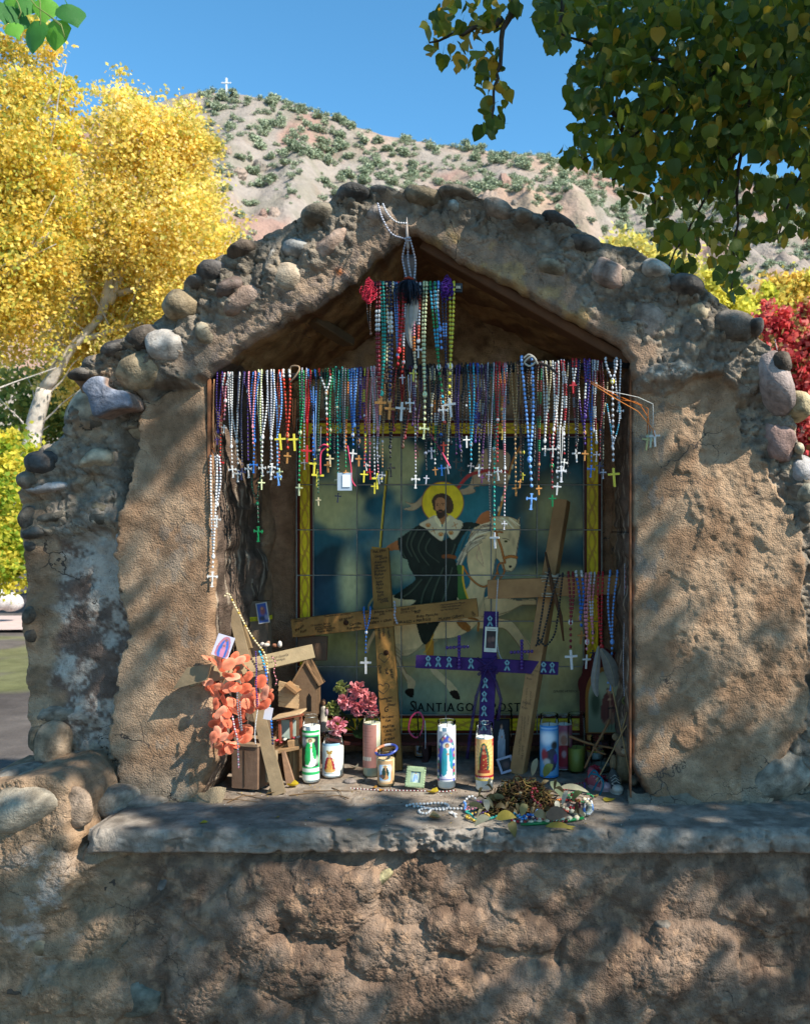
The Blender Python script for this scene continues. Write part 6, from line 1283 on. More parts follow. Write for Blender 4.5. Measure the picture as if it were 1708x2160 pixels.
def ruffle(u, v, y, col, label, n=34, rx=.018, rz=.030, seed=1):
    org = P(u, v, y); t = thing('ribbon_flower', org, label, 'ribbon flower'); r_ = random.Random(seed); mb = MB()
    for k in range(n):
        a = r_.uniform(0, 6.28); b = r_.uniform(0, 1)**.5; c0 = np.array((math.cos(a)*rx*b, -.01-.012*(1-b)+.004*r_.random(), math.sin(a)*rz*b)); n0 = r_.uniform(0, 6.28); pts = []
        for j in range(9): th_ = n0+j*.75; pts.append(c0+np.array((math.cos(th_), .4*math.sin(th_*2), math.sin(th_)))*.0055*(1+.1*j))
        mb.tube(pts, .0016, 4, C(col)*(.8+.4*r_.random()))
    mb.build('petals', M_CLOTH, t); mb = MB(); mb.tube([(-.002, 0, .02), (-.005, -.006, .036), (.002, -.008, .042), (.006, -.004, .034), (.002, 0, .02)], .0018, 5, C(col)); mb.build('hanging_loop', M_CLOTH, t); return t
ruffle(778, 617, -.035, 'c03444', 'red ribbon flower at the left end of the black crossbar', seed=2); ruffle(942, 612, -.035, '44246a', 'purple ribbon flower near the right end of the black crossbar', rx=.014, seed=3)
UP = [(798, 3, 838, 856, 'dark red/dark red/dark red/white', 'wood', 3.4, 'wood', 38, 'dark red and white rosary with wooden cross, leftmost on the black crossbar'), (805, 3, 826, 846, 'teal', 'none', 2.8, 'plain', 20, 'teal rosary on the black crossbar beside the dark red and white one'), (812, 3, 800, 824, 'brown/cream', 'none', 2.9, 'plain', 20, 'brown and cream rosary on the left of the black crossbar'),
      (819, 4, 842, 868, 'navy/navy/navy/white', 'wood', 3.4, 'wood', 34, 'navy and white rosary with wooden cross on the black crossbar'), (826, 3, 810, 826, 'tan/cream', 'none', 2.8, 'plain', 20, 'tan wooden bead rosary on the black crossbar'), (834, 3, 745, 762, 'light blue', 'none', 1.9, 'plain', 20, 'fine light blue rosary left of the feather tassel'), (845, 5, 735, 790, 'red', 'none', 3.2, 'plain', 20, 'bright red rosary under the left of the tassel'),
      (855, 3, 760, 800, 'orange red/clear', 'silver', 2.2, 'plain', 20, 'orange and clear rosary under the tassel'), (882, 4, 715, 742, 'coral/clear', 'white', 2.3, 'flared', 26, 'coral and clear rosary with white cross right of the tassel'), (874, 4, 770, 830, 'cream/orange/pink', 'none', 2.3, 'plain', 20, 'cream and orange rosary hanging behind the pale feathers'),
      (897, 3, 828, 910, 'pale green', 'pale green', 3.0, 'flared', 34, 'long pale green glow rosary right of the feather tassel'), (912, 5, 770, 871, 'green/turquoise', 'white', 2.9, 'flared', 34, 'green and blue rosary with white cross on the right of the black crossbar'), (921, 4, 690, 760, 'light blue/white', 'none', 3.0, 'plain', 20, 'light blue rosary crossing over the green one'), (936, 4, 770, 800, 'navy/navy/light blue', 'none', 2.2, 'plain', 20, 'dark navy rosary below the purple ribbon flower'), (953, 4, 768, 860, 'yellow', 'white', 3.3, 'plain', 40, 'bright yellow rosary with white cross, rightmost on the black crossbar'), (783, 5, 700, 720, 'brown/black', 'none', 1.7, 'plain', 20, 'thin dark rosary below the red ribbon flower')]
for (u, w, vj, vc, sp, cc, r, kd, ch, lab) in UP: rosary(u, w, vj, vc, sp, cc, r, kd, ch, y=-.032, top=600, label=lab, group='rosaries on the black crossbar', cu={912: 934, 936: 944, 953: 947, 921: 932}.get(u))
hung_cross(864, 790, 855, 'clear', 'white', 'white cross among the strands below the tassel', 30, 'flared', -.04); hung_cross(872, 740, 792, 'black', 'yellow', 'black and yellow cross half hidden below the pale feathers', 26, 'plain', -.035)
def feather(name, label, path, wid, col, cat='feather', tip=None):
    org = P(*path[0]); p = np.array(smooth3([np.array(P(*a))-np.array(org) for a in path])); n = len(p); V_, c_ = [], []; Fc = []
    for i in range(n):
        t = i/(n-1); w = wid*math.sin(min(1, t*1.25+.05)*math.pi*.62)**.8*(1-t**6*.9) if t < 1 else .001; d = p[min(i+1, n-1)]-p[max(i-1, 0)]; d /= np.linalg.norm(d)+1e-9; sd2 = np.cross(d, (0, 1, 0)); sd2 /= np.linalg.norm(sd2)+1e-9
        for k in (-1, -.5, 0, .5, 1): V_.append(p[i]+sd2*w*k+np.array((0, abs(k)*w*.35+.0012*math.sin(i*2.1+k*3), 0))); c_.append(C(col)*(1-.25*abs(k))*(.9+.15*((i*7) % 3)/3))
    for i in range(n-1):
        for k in range(4): a = i*5+k; Fc.append((a, a+1, a+6, a+5))
    t = thing(name, org, label, cat); mesh_np('vane', V_, Fc, M_PETAL, t, np.array(c_)); mb = MB(); mb.tube(list(p+np.array((0, -.001, 0))), .0012, 4, C('b0a488'), r2=.0005); mb.build('quill', M_PETAL, t); return t
feather('feather', 'upper short grey white feather hanging under the dark tassel', [(874, 625, -.045), (873, 650, -.05), (868, 690, -.045)], .014, 'b8b4ac'); feather('feather', 'lower long grey white feather hanging under the dark tassel', [(862, 640, -.04), (860, 680, -.045), (868, 735, -.04)], .014, 'a8a69e')
# ---------------------------------------------------------------- things on the ledge
DZ = 1.6-LZ
def yl(v): return DZ*F/(v-PY0)-CD
def onl(u, v, h=0): y = yl(v); return np.array(((u-PX0)*px(y), y, LZ+h))
WOODC, WOODD, WOODL = C('9a7448'), C('5d4630'), C('b3946a')
def label_grid(parent, r, z0, z1, a0, a1, fn, name='label', c=(0, 0), nx=34, ny=70):
    A, B = np.meshgrid(np.linspace(0, 60, nx), np.linspace(100, 0, ny)); pt_ = Paint(A.ravel(), B.ravel(), 'ffffff'); fn(pt_)
    th = R(a0)+(R(a1)-R(a0))*A.ravel()/60; z = z1+(z0-z1)*B.ravel()/100; n = A.size; ix = np.arange(n).reshape(A.shape)
    V_ = np.stack([np.sin(th)*r+c[0], -np.cos(th)*r+c[1], z], 1); q = np.stack([ix[:-1, :-1], ix[:-1, 1:], ix[1:, 1:], ix[1:, :-1]], -1).reshape(-1, 4)
    return mesh_np(name, V_, q, M_PRINT, parent, pt_.c)
def flat_pic(parent, w, h, fn, name='picture', nx=30, ny=40, y=0.0, mat=None):
    A, B = np.meshgrid(np.linspace(0, 60, nx), np.linspace(100, 0, ny)); pt_ = Paint(A.ravel(), B.ravel(), 'ffffff'); fn(pt_)
    n = A.size; ix = np.arange(n).reshape(A.shape); V_ = np.stack([(A.ravel()/60-.5)*w, np.full(n, y), (.5-B.ravel()/100)*h], 1)
    return mesh_np(name, V_, np.stack([ix[:-1, :-1], ix[:-1, 1:], ix[1:, 1:], ix[1:, :-1]], -1).reshape(-1, 4), mat or M_PRINT, parent, pt_.c)
def fig(p, cx, y0, y1, robe, mantle, skin='b98a6a', halo=None, hair='3a261a', w=13):
    H = y1-y0; hy = y0+H*.09
    if halo: p.ell(cx, hy, w*.75, H*.09, halo, .9, .3)
    p.poly([(cx-w*.45, y0+H*.18), (cx+w*.45, y0+H*.18), (cx+w*.8, y0+H*.55), (cx+w*.85, y1), (cx-w*.85, y1), (cx-w*.75, y0+H*.55)], robe, .2, 2, 6)
    p.poly([(cx-w*.5, y0+H*.17), (cx-w*.05, y0+H*.2), (cx+w*.1, y0+H*.5), (cx-w*.1, y1-H*.1), (cx-w*.9, y1-H*.04), (cx-w*.95, y0+H*.5)], mantle, .25, 3, 6)
    p.poly([(cx+w*.5, y0+H*.17), (cx+w*.25, y0+H*.3), (cx+w*.5, y0+H*.7), (cx+w*.9, y1-H*.2), (cx+w*.95, y0+H*.45)], mantle, .25, 4, 6)
    p.ell(cx, hy, w*.36, H*.075, hair, 1, .2).ell(cx, hy+H*.012, w*.24, H*.055, skin, 1, .2); p.ell(cx+w*.12, y0+H*.34, w*.2, H*.035, skin, 1, .3)
    for k in (-.5, -.15, .2, .55): p.line([(cx+k*w, y0+H*.5), (cx+k*w*1.3, y1-2)], .8, '2a2420', .4)
def lab_green(p):
    p.rect(0, 0, 60, 100, 'd6ddd0'); p.rect(0, 0, 60, 5, '1f9a4e'); p.rect(0, 10, 60, 76, '28a45a'); p.rect(4, 13, 56, 73, '1c2c28'); p.ell(12, 22, 9, 9, 'b8c4c8', .9, .6); p.ell(50, 60, 8, 8, 'aeb8a8', .7, .5)
    fig(p, 33, 15, 70, 'e2e2d4', '1f9c50', halo='e8dcae', w=15); p.line([(16, 20), (14, 66)], 1.6, '6b5a30'); p.rect(0, 84, 60, 89, '2aa05a'); 
    for k in range(12): p.line([(6+k*4, 7), (8+k*4, 8.6)], 1, '3a4a3c', .6)
    for k in range(8): p.line([(20+k*3, 80), (21.5+k*3, 81)], 1, '6a8a6c', .6)
def lab_infant(p):
    p.ell(30, 40, 45, 70, 'c5d6da', 1, .9); p.rect(0, 0, 60, 8, '8fb4cc'); p.ell(30, 46, 16, 30, 'e4e2c8', .8, .9); p.poly([(22, 44), (38, 44), (46, 78), (40, 86), (20, 86), (14, 78)], '9c2c34', .35, 3, 5)
    p.poly([(27, 48), (34, 48), (39, 84), (22, 84)], 'c9964a', .5, 5, 3); p.poly([(15, 80), (46, 80), (42, 88), (18, 88)], 'c59a58', .3); p.ell(30, 38, 5, 5, 'caa080', 1, .2); p.poly([(24, 32), (36, 32), (38, 20), (30, 24), (22, 20)], 'a8843c', .2); p.ell(42, 50, 4, 4, 'c8b890', 1, .3); p.line([(20, 40), (17, 30)], 2, 'caa080')
    p.rect(14, 90, 46, 93, 'a0a898')
def lab_plain(p):
    p.rect(0, 0, 60, 100, '9c6c60'); 
    for k in range(9): p.line([(6, 8+k*6.5), (50-(k % 3)*6, 8+k*6.5)], 1.4, '7c5048', .8)
    p.rect(12, 74, 44, 84, 'c4b8a8'); 
    for k in range(12): p.line([(14+k*2.4, 75), (14+k*2.4, 83)], 1.0 if k % 2 else .6, '3a3030')
def lab_small(p):
    p.rect(0, 0, 60, 100, 'b08c62'); p.rect(12, 16, 50, 86, '8fb8d8'); p.ell(30, 34, 20, 14, 'dfe6e6', .8, .8); fig(p, 32, 18, 78, 'a87c50', '24382e', halo='e0c070', w=12); p.ell(20, 66, 8, 8, '6c4a3c', .9, .3); p.rect(14, 84, 48, 92, 'c4b498')
def lab_jude(p):
    p.rect(0, 0, 60, 100, 'b8b8b8'); arch = [(6, 96), (6, 40), (14, 18), (30, 4), (46, 18), (54, 40), (54, 96)]
    p.poly(arch, '2a3c8c', .4, 5, 18, smooth=False)
    for k in range(34):
        a = k/33; q = np.array(arch, float); L = np.concatenate([[0], np.cumsum(np.hypot(*np.diff(q, axis=0).T))]); x = np.interp(a*L[-1], L, q[:, 0]); y = np.interp(a*L[-1], L, q[:, 1]); p.ell(x+(3.5 if x < 30 else -3.5), y+2, 3, 3.6, ['a82838', '2c8a50', 'd8d8d8', '3848a0', 'b8903c'][k % 5], 1, .2)
    p.line(arch, 1.6, '14141c', smooth=False); p.ell(32, 40, 14, 20, '6a8ad0', .8, .9); fig(p, 33, 22, 90, 'd8dcdc', '2c8c98', halo='e4e0c0', w=14); p.rect(12, 90, 50, 95, 'c8c4d0'); p.ell(14, 74, 5, 16, '283a2c', .8, .5)
def lab_guad(p):
    p.rect(0, 0, 60, 100, 'c88a4c'); p.ell(30, 40, 24, 42, 'e2b070', 1, .5)
    for k in range(44):
        a = k/44*6.283; p.line([(30+13*math.cos(a), 42+26*math.sin(a)), (30+25*math.cos(a), 42+38*math.sin(a))], .9, 'b8542c' if k % 2 else 'f0cc80', .8, smooth=False)
    p.rect(0, 0, 3, 86, '7c2430'); p.rect(57, 0, 60, 86, '7c2430')
    for x, y in ((5, 5), (55, 5), (5, 14), (55, 14)): p.ell(x, y, 4, 4, 'a02830', 1, .4)
    p.poly([(30, 8), (37, 14), (41, 30), (45, 50), (42, 74), (34, 80), (22, 80), (17, 70), (18, 46), (22, 24), (24, 12)], 'd8b040', 0).poly([(30, 9.5), (36, 15), (40, 30), (43.5, 50), (41, 73), (34, 78), (23, 78), (18.5, 69), (19.5, 46), (23, 25), (25, 13)], '1d4a3c', .3, 3, 4)
    p.poly([(28, 24), (33, 24), (38, 50), (36, 76), (22, 76), (23, 48)], '7a2418', .5, 5, 3); p.ell(30, 19, 3.4, 5, 'a8704c', 1, .2); p.ell(29, 33, 3.4, 4, 'a8704c', 1, .3); 
    for k in range(16): p.ell(22+rr.random()*18, 30+rr.random()*44, .7, .7, 'd8c060', .9, .4)
    p.rect(16, 74, 44, 82, '8a3424'); p.rect(0, 87, 60, 94, '8c1a28'); p.rect(0, 94, 60, 100, 'b8a050')
def lab_blue(p):
    p.rect(0, 0, 60, 100, '2c78b4'); p.rect(4, 10, 56, 96, '5a92b8'); p.ell(26, 24, 18, 12, 'd4dce0', .9, .6); p.poly([(22, 52), (40, 44), (50, 60), (44, 82), (28, 88), (18, 74)], '3a3a48', .4); p.ell(42, 38, 8, 8, '33302e', 1, .4); p.ell(18, 56, 8, 12, '8c3038', 1, .4); p.ell(46, 64, 6, 9, '5a3a8c', 1, .4); p.ell(24, 70, 8, 7, 'b8b8b0', .8, .4); p.line([(8, 5), (52, 5)], 2.4, 'a8c4d8', .7)
def lab_pink(p):
    p.rect(0, 0, 60, 100, '8a4a5c'); p.ell(30, 34, 18, 18, 'b89a8c', 1, .4); p.ell(30, 34, 9, 12, '9a6a54', 1, .3); p.poly([(14, 50), (46, 50), (52, 90), (8, 90)], '8c2430', .4); p.ell(30, 66, 6, 8, 'a8888c', 1, .4)
def candle(u, vb, vt, wpx, fn, label, wax='e6e2da', level=.82, ang=(-75, 75), lz=(.12, .86), tall=True, name='votive_candle'):
    o = onl(u, vb); y = o[1]; r = wpx/2*px(y); o[1] += r; H = (vb-vt)*px(y); t = thing(name, o, label, 'candle', 'prayer candles on the ledge')
    mb = MB(); e = r*.12
    mb.lathe([(0, .002), (r*.86, .0), (r, .006), (r, H*.9), (r*.93, H*.925), (r*.93, H*.94), (r*.985, H*.965), (r*.985, H*.99), (r*.95, H), (r*.90, H*.985), (r*.90, H*.93)], (0, 0, 0), 28, C('d8dcd8')); mb.build('glass', M_GLASS, t)
    mb = MB(); rw = r*.965; hz = H*level; mb.lathe([(0, .004), (rw*.9, .004), (rw, .010), (rw, hz-.002), (rw*.9, hz-.001), (rw*.3, hz-.006), (0, hz-.006)], (0, 0, 0), 28, C(wax)); mb.build('wax', M_WAX, t)
    mb = MB(); mb.tube([(0, 0, hz-.007), (.001, 0, hz+.004), (.003, 0, hz+.009)], .0009, 5, C('1a1614')); mb.build('wick', M_CLOTH, t)
    if fn: label_grid(t, r+.0006, H*lz[0], H*lz[1], ang[0], ang[1], fn)
    return t, r, H
candle(652, 1655, 1513, 37, lab_green, 'tall candle with green saint label, leftmost in the front row', level=.86, lz=(.06, .8))
candle(697, 1645, 1550, 46, lab_infant, 'short wide candle with pale label of a crowned child in red dress', level=.70, ang=(-62, 50), lz=(.08, .80))
candle(781, 1642, 1508, 37, lab_plain, 'tall candle turned to its pinkish brown back label with a barcode', wax='b8b49c', level=.86, ang=(-95, 40), lz=(.16, .84))
ct, cr_, ch_ = candle(811, 1662, 1586, 37, lab_small, 'small squat candle with a striped bracelet on its rim', wax='c8ae84', level=.78, ang=(-60, 60), lz=(.1, .74))
candle(940, 1668, 1523, 39, lab_jude, 'tall candle with stained glass arch and teal robed saint', level=.93, ang=(-80, 80), lz=(.13, .86))
t6, r6, h6 = candle(1020, 1672, 1528, 38, lab_guad, 'tall candle with golden label of a veiled lady, marked PERFUMED, in front row', level=.8, ang=(-85, 85), lz=(.17, .78))
ik = Ink((0, -r6-.0012, 0), (1, 0, 0), (0, 0, 1)); ik.text('PERFUMED', -r6*.72, h6*.196, .0058, 0, 'd8ccc0', 0, 0, .82); o = ik.build('lettering', t6)
for v in o.data.vertices: v.co.y = -math.sqrt(max(1e-8, (r6+.0012)**2-v.co.x**2))
candle(1158, 1645, 1510, 40, lab_blue, 'tall candle with bright blue label, right of the leaning wooden cross', level=.84, ang=(-80, 80), lz=(.03, .84))
candle(1189, 1628, 1512, 36, lab_pink, 'tall candle with pink and dark red label behind the blue one', level=.84, lz=(.05, .84))
candle(1216, 1632, 1508, 38, None, 'tall unlabelled candle of yellow green wax at the right', wax='8a8a3c', level=.42)
candle(1256, 1606, 1503, 36, lab_guad, 'shaded candle with golden label of a veiled lady, back right corner', level=.8, ang=(-85, 85), lz=(.17, .82))
candle(1268, 1632, 1560, 44, None, 'low empty glass jar behind the crossed sticks at right', wax='7c7a6c', level=.2)
candle(886, 1600, 1545, 26, lab_small, 'tiny dim candle at the back behind the green frame', wax='7a8a94', level=.6, lz=(.1, .6), ang=(-60, 60))
candle(1062, 1612, 1500, 36, None, 'empty clear candle glass behind the purple cross', wax='b8b4a8', level=.1)
br = thing('bracelet', onl(809, 1640, .078), 'striped blue and orange rubber bracelet resting on the small candle', 'bracelet'); mb = MB(); pts = [np.array((.033*math.cos(a), .022*math.sin(a), .010+.012*math.sin(a+.4))) for a in np.linspace(0, 6.28, 30)[:-1]]
mb.tube(pts, .0042, 6, C('4a6aa8'), closed=True); ob = mb.build('band', M_BEAD, br); ob.location = np.array((np.array(onl(811, 1662))+np.array((0, cr_+.004, ch_-.012)))-np.array(onl(809, 1640, .078)))
at = ob.data.color_attributes['Col']
for i in range(len(at.data)): 
    q = (i//6)/29; at.data[i].color = (*((C('c87a50') if .3 < q < .52 else C('b8b8c0') if .2 < q < .3 else C('3a4a90'))), 1)

# low shelf of dark clutter under the mural
sh = thing('low_shelf', onl(950, 1600), 'low dark red board standing under the mural behind the candles', 'shelf'); so_ = np.array(onl(950, 1600)); mb = MB()
mb.plank(np.array(P(690, 1560, .48))-so_, np.array(P(1300, 1562, .48))-so_, .012, .12, up=(0, -1, 0), col=C('4a2420')); mb.build('board', M_WOOD, sh)
for u in (700, 900, 1110, 1290): mb = MB(); p_ = np.array(P(u, 1562, .48))-so_; mb.box((p_[0], p_[1], p_[2]/2-.004), (.02, .10, p_[2]), None, C('3c2420')); mb.build('support', M_WOOD, sh)

# A: tall inscribed cross
A0, A1 = np.array(P(829, 1626, .318)), np.array(P(801, 1158, .50)); cA = thing('inscribed_cross', A0, 'tall tan wooden cross covered in handwritten names, left of centre', 'wooden cross')
mb = MB(); mb.plank(A0-A0, A1-A0, .064, .022, col=C('86602f'), bev=.06); mb.build('upright', M_WOOD, cA)
H0, H1 = np.array(P(617, 1325, .425)), np.array(P(1007, 1281, .425)); mb = MB(); mb.plank(H0-A0, H1-A0, .064, .022, col=C('8c6434'), bev=.06); mb.build('crossbar', M_WOOD, cA)
ax = (H1-H0)/np.linalg.norm(H1-H0); upx = np.cross(ax, (0, 1, 0)); upx = upx if upx[2] > 0 else -upx; sH = px(.414)
ik = Ink(H0-A0+np.array((0, -.0122, 0)), ax, upx)
def tH(t, cu3, cv3, h, ang=0, col='1a1008', sx=.9):
    u, v = 611.7+.2408*cu3, 1255+.2408*cv3; d = np.array(((u-617)*sH, (1325-v)*sH)); th_ = math.atan2(ax[2], ax[0]); x = d[0]*math.cos(th_)+d[1]*math.sin(th_); y = -d[0]*math.sin(th_)+d[1]*math.cos(th_)
    ik.text(t, x, y, h*sH, ang, col, sx=sx, bold=.0005)
for t_, x, y, h, a in [('Please', 62, 320, 6, 30), ('Fam', 105, 338, 6, 20), ('Grandma Sarah', 190, 272, 4.6, 0), ('uncle Donald', 225, 290, 4.6, 0), ('Auntie Florence', 226, 309, 4.6, 0), ('Auntie Mari', 246, 327, 4.6, 0), ('Elf Jayden', 440, 228, 5.4, 8), ('Carrillo', 528, 264, 5.6, 0), ('Ronquillo', 505, 300, 5.4, 0), ('Anna', 635, 166, 5, 0), ('Johnny Curt', 745, 158, 5.6, 0), ('John', 790, 172, 4.6, -4), ('MANUEL', 686, 216, 4.4, 0), ('ABBEY + GINA', 697, 254, 5.4, 2), ('EDWARD + MARGIE', 912, 258, 6.4, 0),
                       ('God BLESS', 974, 133, 5, 0), ('LETA + Yolanda', 974, 160, 4.6, 0), ('Baby', 1098, 160, 4, 0), ('Ruby Phoncha', 1115, 198, 5.6, 0), ('Maxine Gilbert', 1305, 224, 6.4, 3), ('I need prayers for Mason', 1322, 92, 3.6, 0), ('Eddie and all blessed', 1330, 112, 3.6, 0), ('for my loved ones', 1328, 136, 3.6, 0), ('Prayers to all Native Children', 310, 190, 3.2, 0), ('You are the one', 42, 222, 3.2, 0), ('that is fine', 42, 236, 3.2, 0), ('SJF', 1622, 184, 6, 80)]: tH(t_, x, y, h, a)
ik.build('handwriting', cA)
mb = MB()
for u, v in ((731.5, 1317),): p_ = H0+(H1-H0)*((u-617)/390)-A0; mb.lathe([(0, .0), (.009, 0), (.009, .002), (0, .003)], p_+np.array((0, -.0115, -.001)), 14, C('3c2414'), Euler((R(90), 0, 0)).to_matrix()); mb.build('screw_plug', M_WOOD, cA); mb = MB()
p_ = (A0+(A1-A0)*.075-A0); mb.lathe([(0, 0), (.013, 0), (.013, .002), (0, .003)], p_+np.array((.004, -.014, 0)), 14, C('4a3424'), Euler((R(90), 0, 0)).to_matrix()); mb.build('screw_plug', M_WOOD, cA); mb = MB(); p_ = (A0+(A1-A0)*.52-A0); mb.lathe([(0, 0), (.009, 0), (.009, .002), (0, .003)], p_+np.array((.003, -.014, 0)), 14, C('3c2414'), Euler((R(90), 0, 0)).to_matrix())
mb.build('screw_plug', M_WOOD, cA)
axv = (A1-A0)/np.linalg.norm(A1-A0); sdv = np.cross(axv, (0, 1, 0)); sdv = sdv/np.linalg.norm(sdv); sdv = sdv if sdv[0] > 0 else -sdv; nv = np.cross(sdv, axv); nv = nv if nv[1] < 0 else -nv
ik = Ink(nv*.0122, sdv, axv)
LA = np.linalg.norm(A1-A0)
def tV(t, u, v, h, ang=0, sx=.85):
    f = (1626-v)/(1626-1158); f = f*(px(.318))/(px(.318)*f+px(.50)*(1-f)) if 0 else f; c_u = 829+(801-829)*f; y = .318+.182*f; s = px(y); ik.text(t, (u-c_u)*s, f*LA, h*s, ang, '1a1008', sx=sx, bold=.0005)
for k, (t_, x, y) in enumerate([('Pat, Eliza', 100, 240), ('Geno', 145, 385), ('Dora', 290, 460), ('Anthony,', 140, 575), ('Noel', 150, 660), ('Mariah', 150, 745), ('Brittany', 140, 840), ('Maliah', 140, 935), ('Victor', 160, 1045), ('Isiah', 185, 1155), ('Myka', 185, 1240), ('Elias', 190, 1345), ('Nana', 200, 1460), ('Jayla', 235, 1555), ('George', 220, 1680), ('Lynda', 310, 1750)]): tV(t_, 780.5+.0732*x, 1149.6+.0732*y, 5.6, 2)
for (t_, x, y, h, a) in [('and family', 115, 130, 5, -86), ('all bless', 175, 140, 5, -86), ('for health', 235, 130, 5, -84), ('Chris', 112, 645, 6.4, -80), ('Sadi', 212, 700, 6.2, -80), ('Sergio', 272, 712, 6.4, -78), ('Dominguez', 122, 1112, 5.2, 2), ('Fam', 230, 1150, 5, 0), ('Daniel', 248, 1200, 5, 0), ('G', 196, 1278, 11, 0), ('The Lopez', 150, 1352, 5.2, 0), ('Fam', 220, 1402, 5, 0), ('MARTIN', 178, 1482, 5.4, 2), ('CALILLA', 195, 1538, 5.2, 4), ('LEAL', 215, 1582, 5, 0), ('4/20/64', 196, 1648, 5.6, 4), ('5-3-14', 205, 1700, 5, 4), ('I Love U', 205, 1738, 5, 4), ('Carrillo', 282, 1778, 4.6, 0)]: tV(t_, 780.5+.1563*x, 1307.8+.1563*y, h, a, .8)
def heartp(cx, cy, s): return [(cx, cy-s), (cx-s, cy), (cx-s*.9, cy+s*.6), (cx-s*.4, cy+s*.8), (cx, cy+s*.4), (cx+s*.4, cy+s*.8), (cx+s*.9, cy+s*.6), (cx+s, cy), (cx, cy-s)]
for (u, v, s) in ((812, 1394, 11), (810, 1458, 12)): f = (1626-v)/(1626-1158); sc_ = px(.318+.182*f); ik.stroke(heartp((u-(829-28*f))*sc_, f*LA, s*sc_), .0016)
ik.build('handwriting', cA)

# B: leaning cross lashed with twine
B0, B1 = np.array(P(1092, 1632, .30)), np.array(P(1186, 1056, .46)); cB = thing('lashed_cross', B0, 'leaning timber cross lashed with twine, right of centre', 'wooden cross'); upB = (-.42, -1, -.1)
mb = MB(); mb.plank(B0-B0, B1-B0, .048, .040, up=upB, col=C('9c744a'), bev=.05); mb.build('upright', M_WOOD, cB)
mb = MB(); a_, b_ = np.array(P(1029, 1243, .375)), np.array(P(1316, 1232, .34)); mb.plank(a_-B0, b_-B0, .064, .030, col=C('9a7046'), bev=.05); mb.build('crossbar', M_WOOD, cB)
mb = MB(); jc = np.array(P(1162, 1236, .372))-B0; rt = random.Random(2)
for k in range(13):
    o_ = jc+np.array((rt.uniform(-.01, .01), 0, rt.uniform(-.035, .04))); tl = rt.uniform(-.4, .4); rx, ry = rt.uniform(.030, .038), rt.uniform(.034, .04)
    mb.tube([o_+np.array((rx*math.cos(a), ry*math.sin(a), rx*math.cos(a)*tl)) for a in np.linspace(0, 6.28, 19)[:-1]], .0017, 5, C('b0a690'), closed=True)
mb.build('twine_lashing', M_CLOTH, cB, kind='stuff')
mb = MB(); mb.tube([np.array(P(1150, 1165, .36))-B0, np.array(P(1165, 1240, .325))-B0, np.array(P(1182, 1300, .33))-B0, np.array(P(1188, 1352, .34))-B0], [.004, .008, .007, .003], 6, C('5a3c26')); mb.build('wedged_stick', M_WOOD, cB)
axb = (B1-B0)/np.linalg.norm(B1-B0); upn = np.array(upB, float); upn -= axb*(upn@axb); upn /= np.linalg.norm(upn); sdb = np.cross(upn, axb); sdb = sdb if sdb[0] > 0 else -sdb; ik = Ink(upn*.0205, sdb, axb); LB = np.linalg.norm(B1-B0)
for (t_, f, x, h, a) in [('Living', .70, -.012, .008, 60), ('Manuel', .67, -.01, .008, 60), ('The Abeyta', .36, -.018, .007, 2), ('Family', .345, -.018, .007, 2), ('Bless', .33, -.018, .007, 2), ('Our 2015', .375, -.018, .007, 2), ('forever in our hearts', .30, -.012, .006, -84), ('Jessica Garcia', .29, .004, .006, -84), ('Smiley', .245, -.018, .008, 0), ('Ryan', .225, -.018, .008, 0), ('watch over all of the family', .20, -.012, .005, -84), ('bless this house and kids', .2, -.002, .005, -84), ('protect us', .205, .010, .005, -84), ('Rest in Peace', .12, -.008, .007, -84), ('Emily + Ben', .1, .006, .007, -84)]: ik.text(t_, x, f*LB, h, a, '1a1008', sx=.85)
ik.build('handwriting', cB)
YB = .32
rosary(1203, 5, 1308, 1392, 'dark red', 'white', 3.0, 'plain', 42, y=YB, top=1212, label='dark red rosary with a large white cross on the lashed cross arm', group='rosaries on the lashed cross')
rosary(1220, 6, 1300, 1345, 'blue/blue/white', 'wood', 3.1, 'wood', 28, y=YB, top=1210, label='blue and white rosary on the arm of the lashed cross', group='rosaries on the lashed cross', cu=1226)
rosary(1239, 4, 1350, 1396, 'pink', 'white', 3.0, 'plain', 30, y=YB, top=1214, label='pink rosary on the arm of the lashed cross, left of the clear one', group='rosaries on the lashed cross', cu=1237)
rosary(1250, 4, 1330, 1380, 'pink/clear', 'navy', 2.4, 'flared', 18, y=YB, top=1212, label='pink and clear rosary with a tiny dark cross on the lashed arm', group='rosaries on the lashed cross')
rosary(1266, 5, 1360, 1378, 'red', 'none', 2.9, 'plain', 20, y=YB, top=1212, label='bright red rosary hanging above the big feather', group='rosaries on the lashed cross')
rosary(1294, 8, 1350, 1445, 'light blue', 'light blue', 2.7, 'flared', 26, y=YB, top=1208, label='light blue rosary at the right end of the lashed arm', group='rosaries on the lashed cross')
chain('black_bead_string', 'black bead rosary slung over the joint of the lashed cross', [(1158, 1200, .30), (1150, 1240, .31), (1143, 1290, .31), (1134, 1350, .30), (1140, 1356, .30), (1150, 1320, .31), (1164, 1260, .29), (1176, 1220, .30), (1186, 1212, .30)], 'black', 2.9)
chain('black_bead_string', 'black bead loop hanging right of the lashed cross joint', [(1186, 1210, .30), (1182, 1250, .31), (1176, 1300, .32), (1168, 1340, .32), (1150, 1362, .31), (1138, 1350, .31), (1130, 1362, .31)], 'black', 2.7)
chain('clear_bead_string', 'clear bead string drooping from the left arm of the lashed cross', [(1050, 1222, .34), (1046, 1300, .36), (1050, 1370, .36), (1065, 1398, .36), (1090, 1400, .36)], 'clear', 1.5)
chain('red_bead_string', 'thin red and pink bead strings against the right jamb', [(1318, 1200, .12), (1320, 1290, .12), (1322, 1365, .12)], 'dark red/pink*', 2.2)
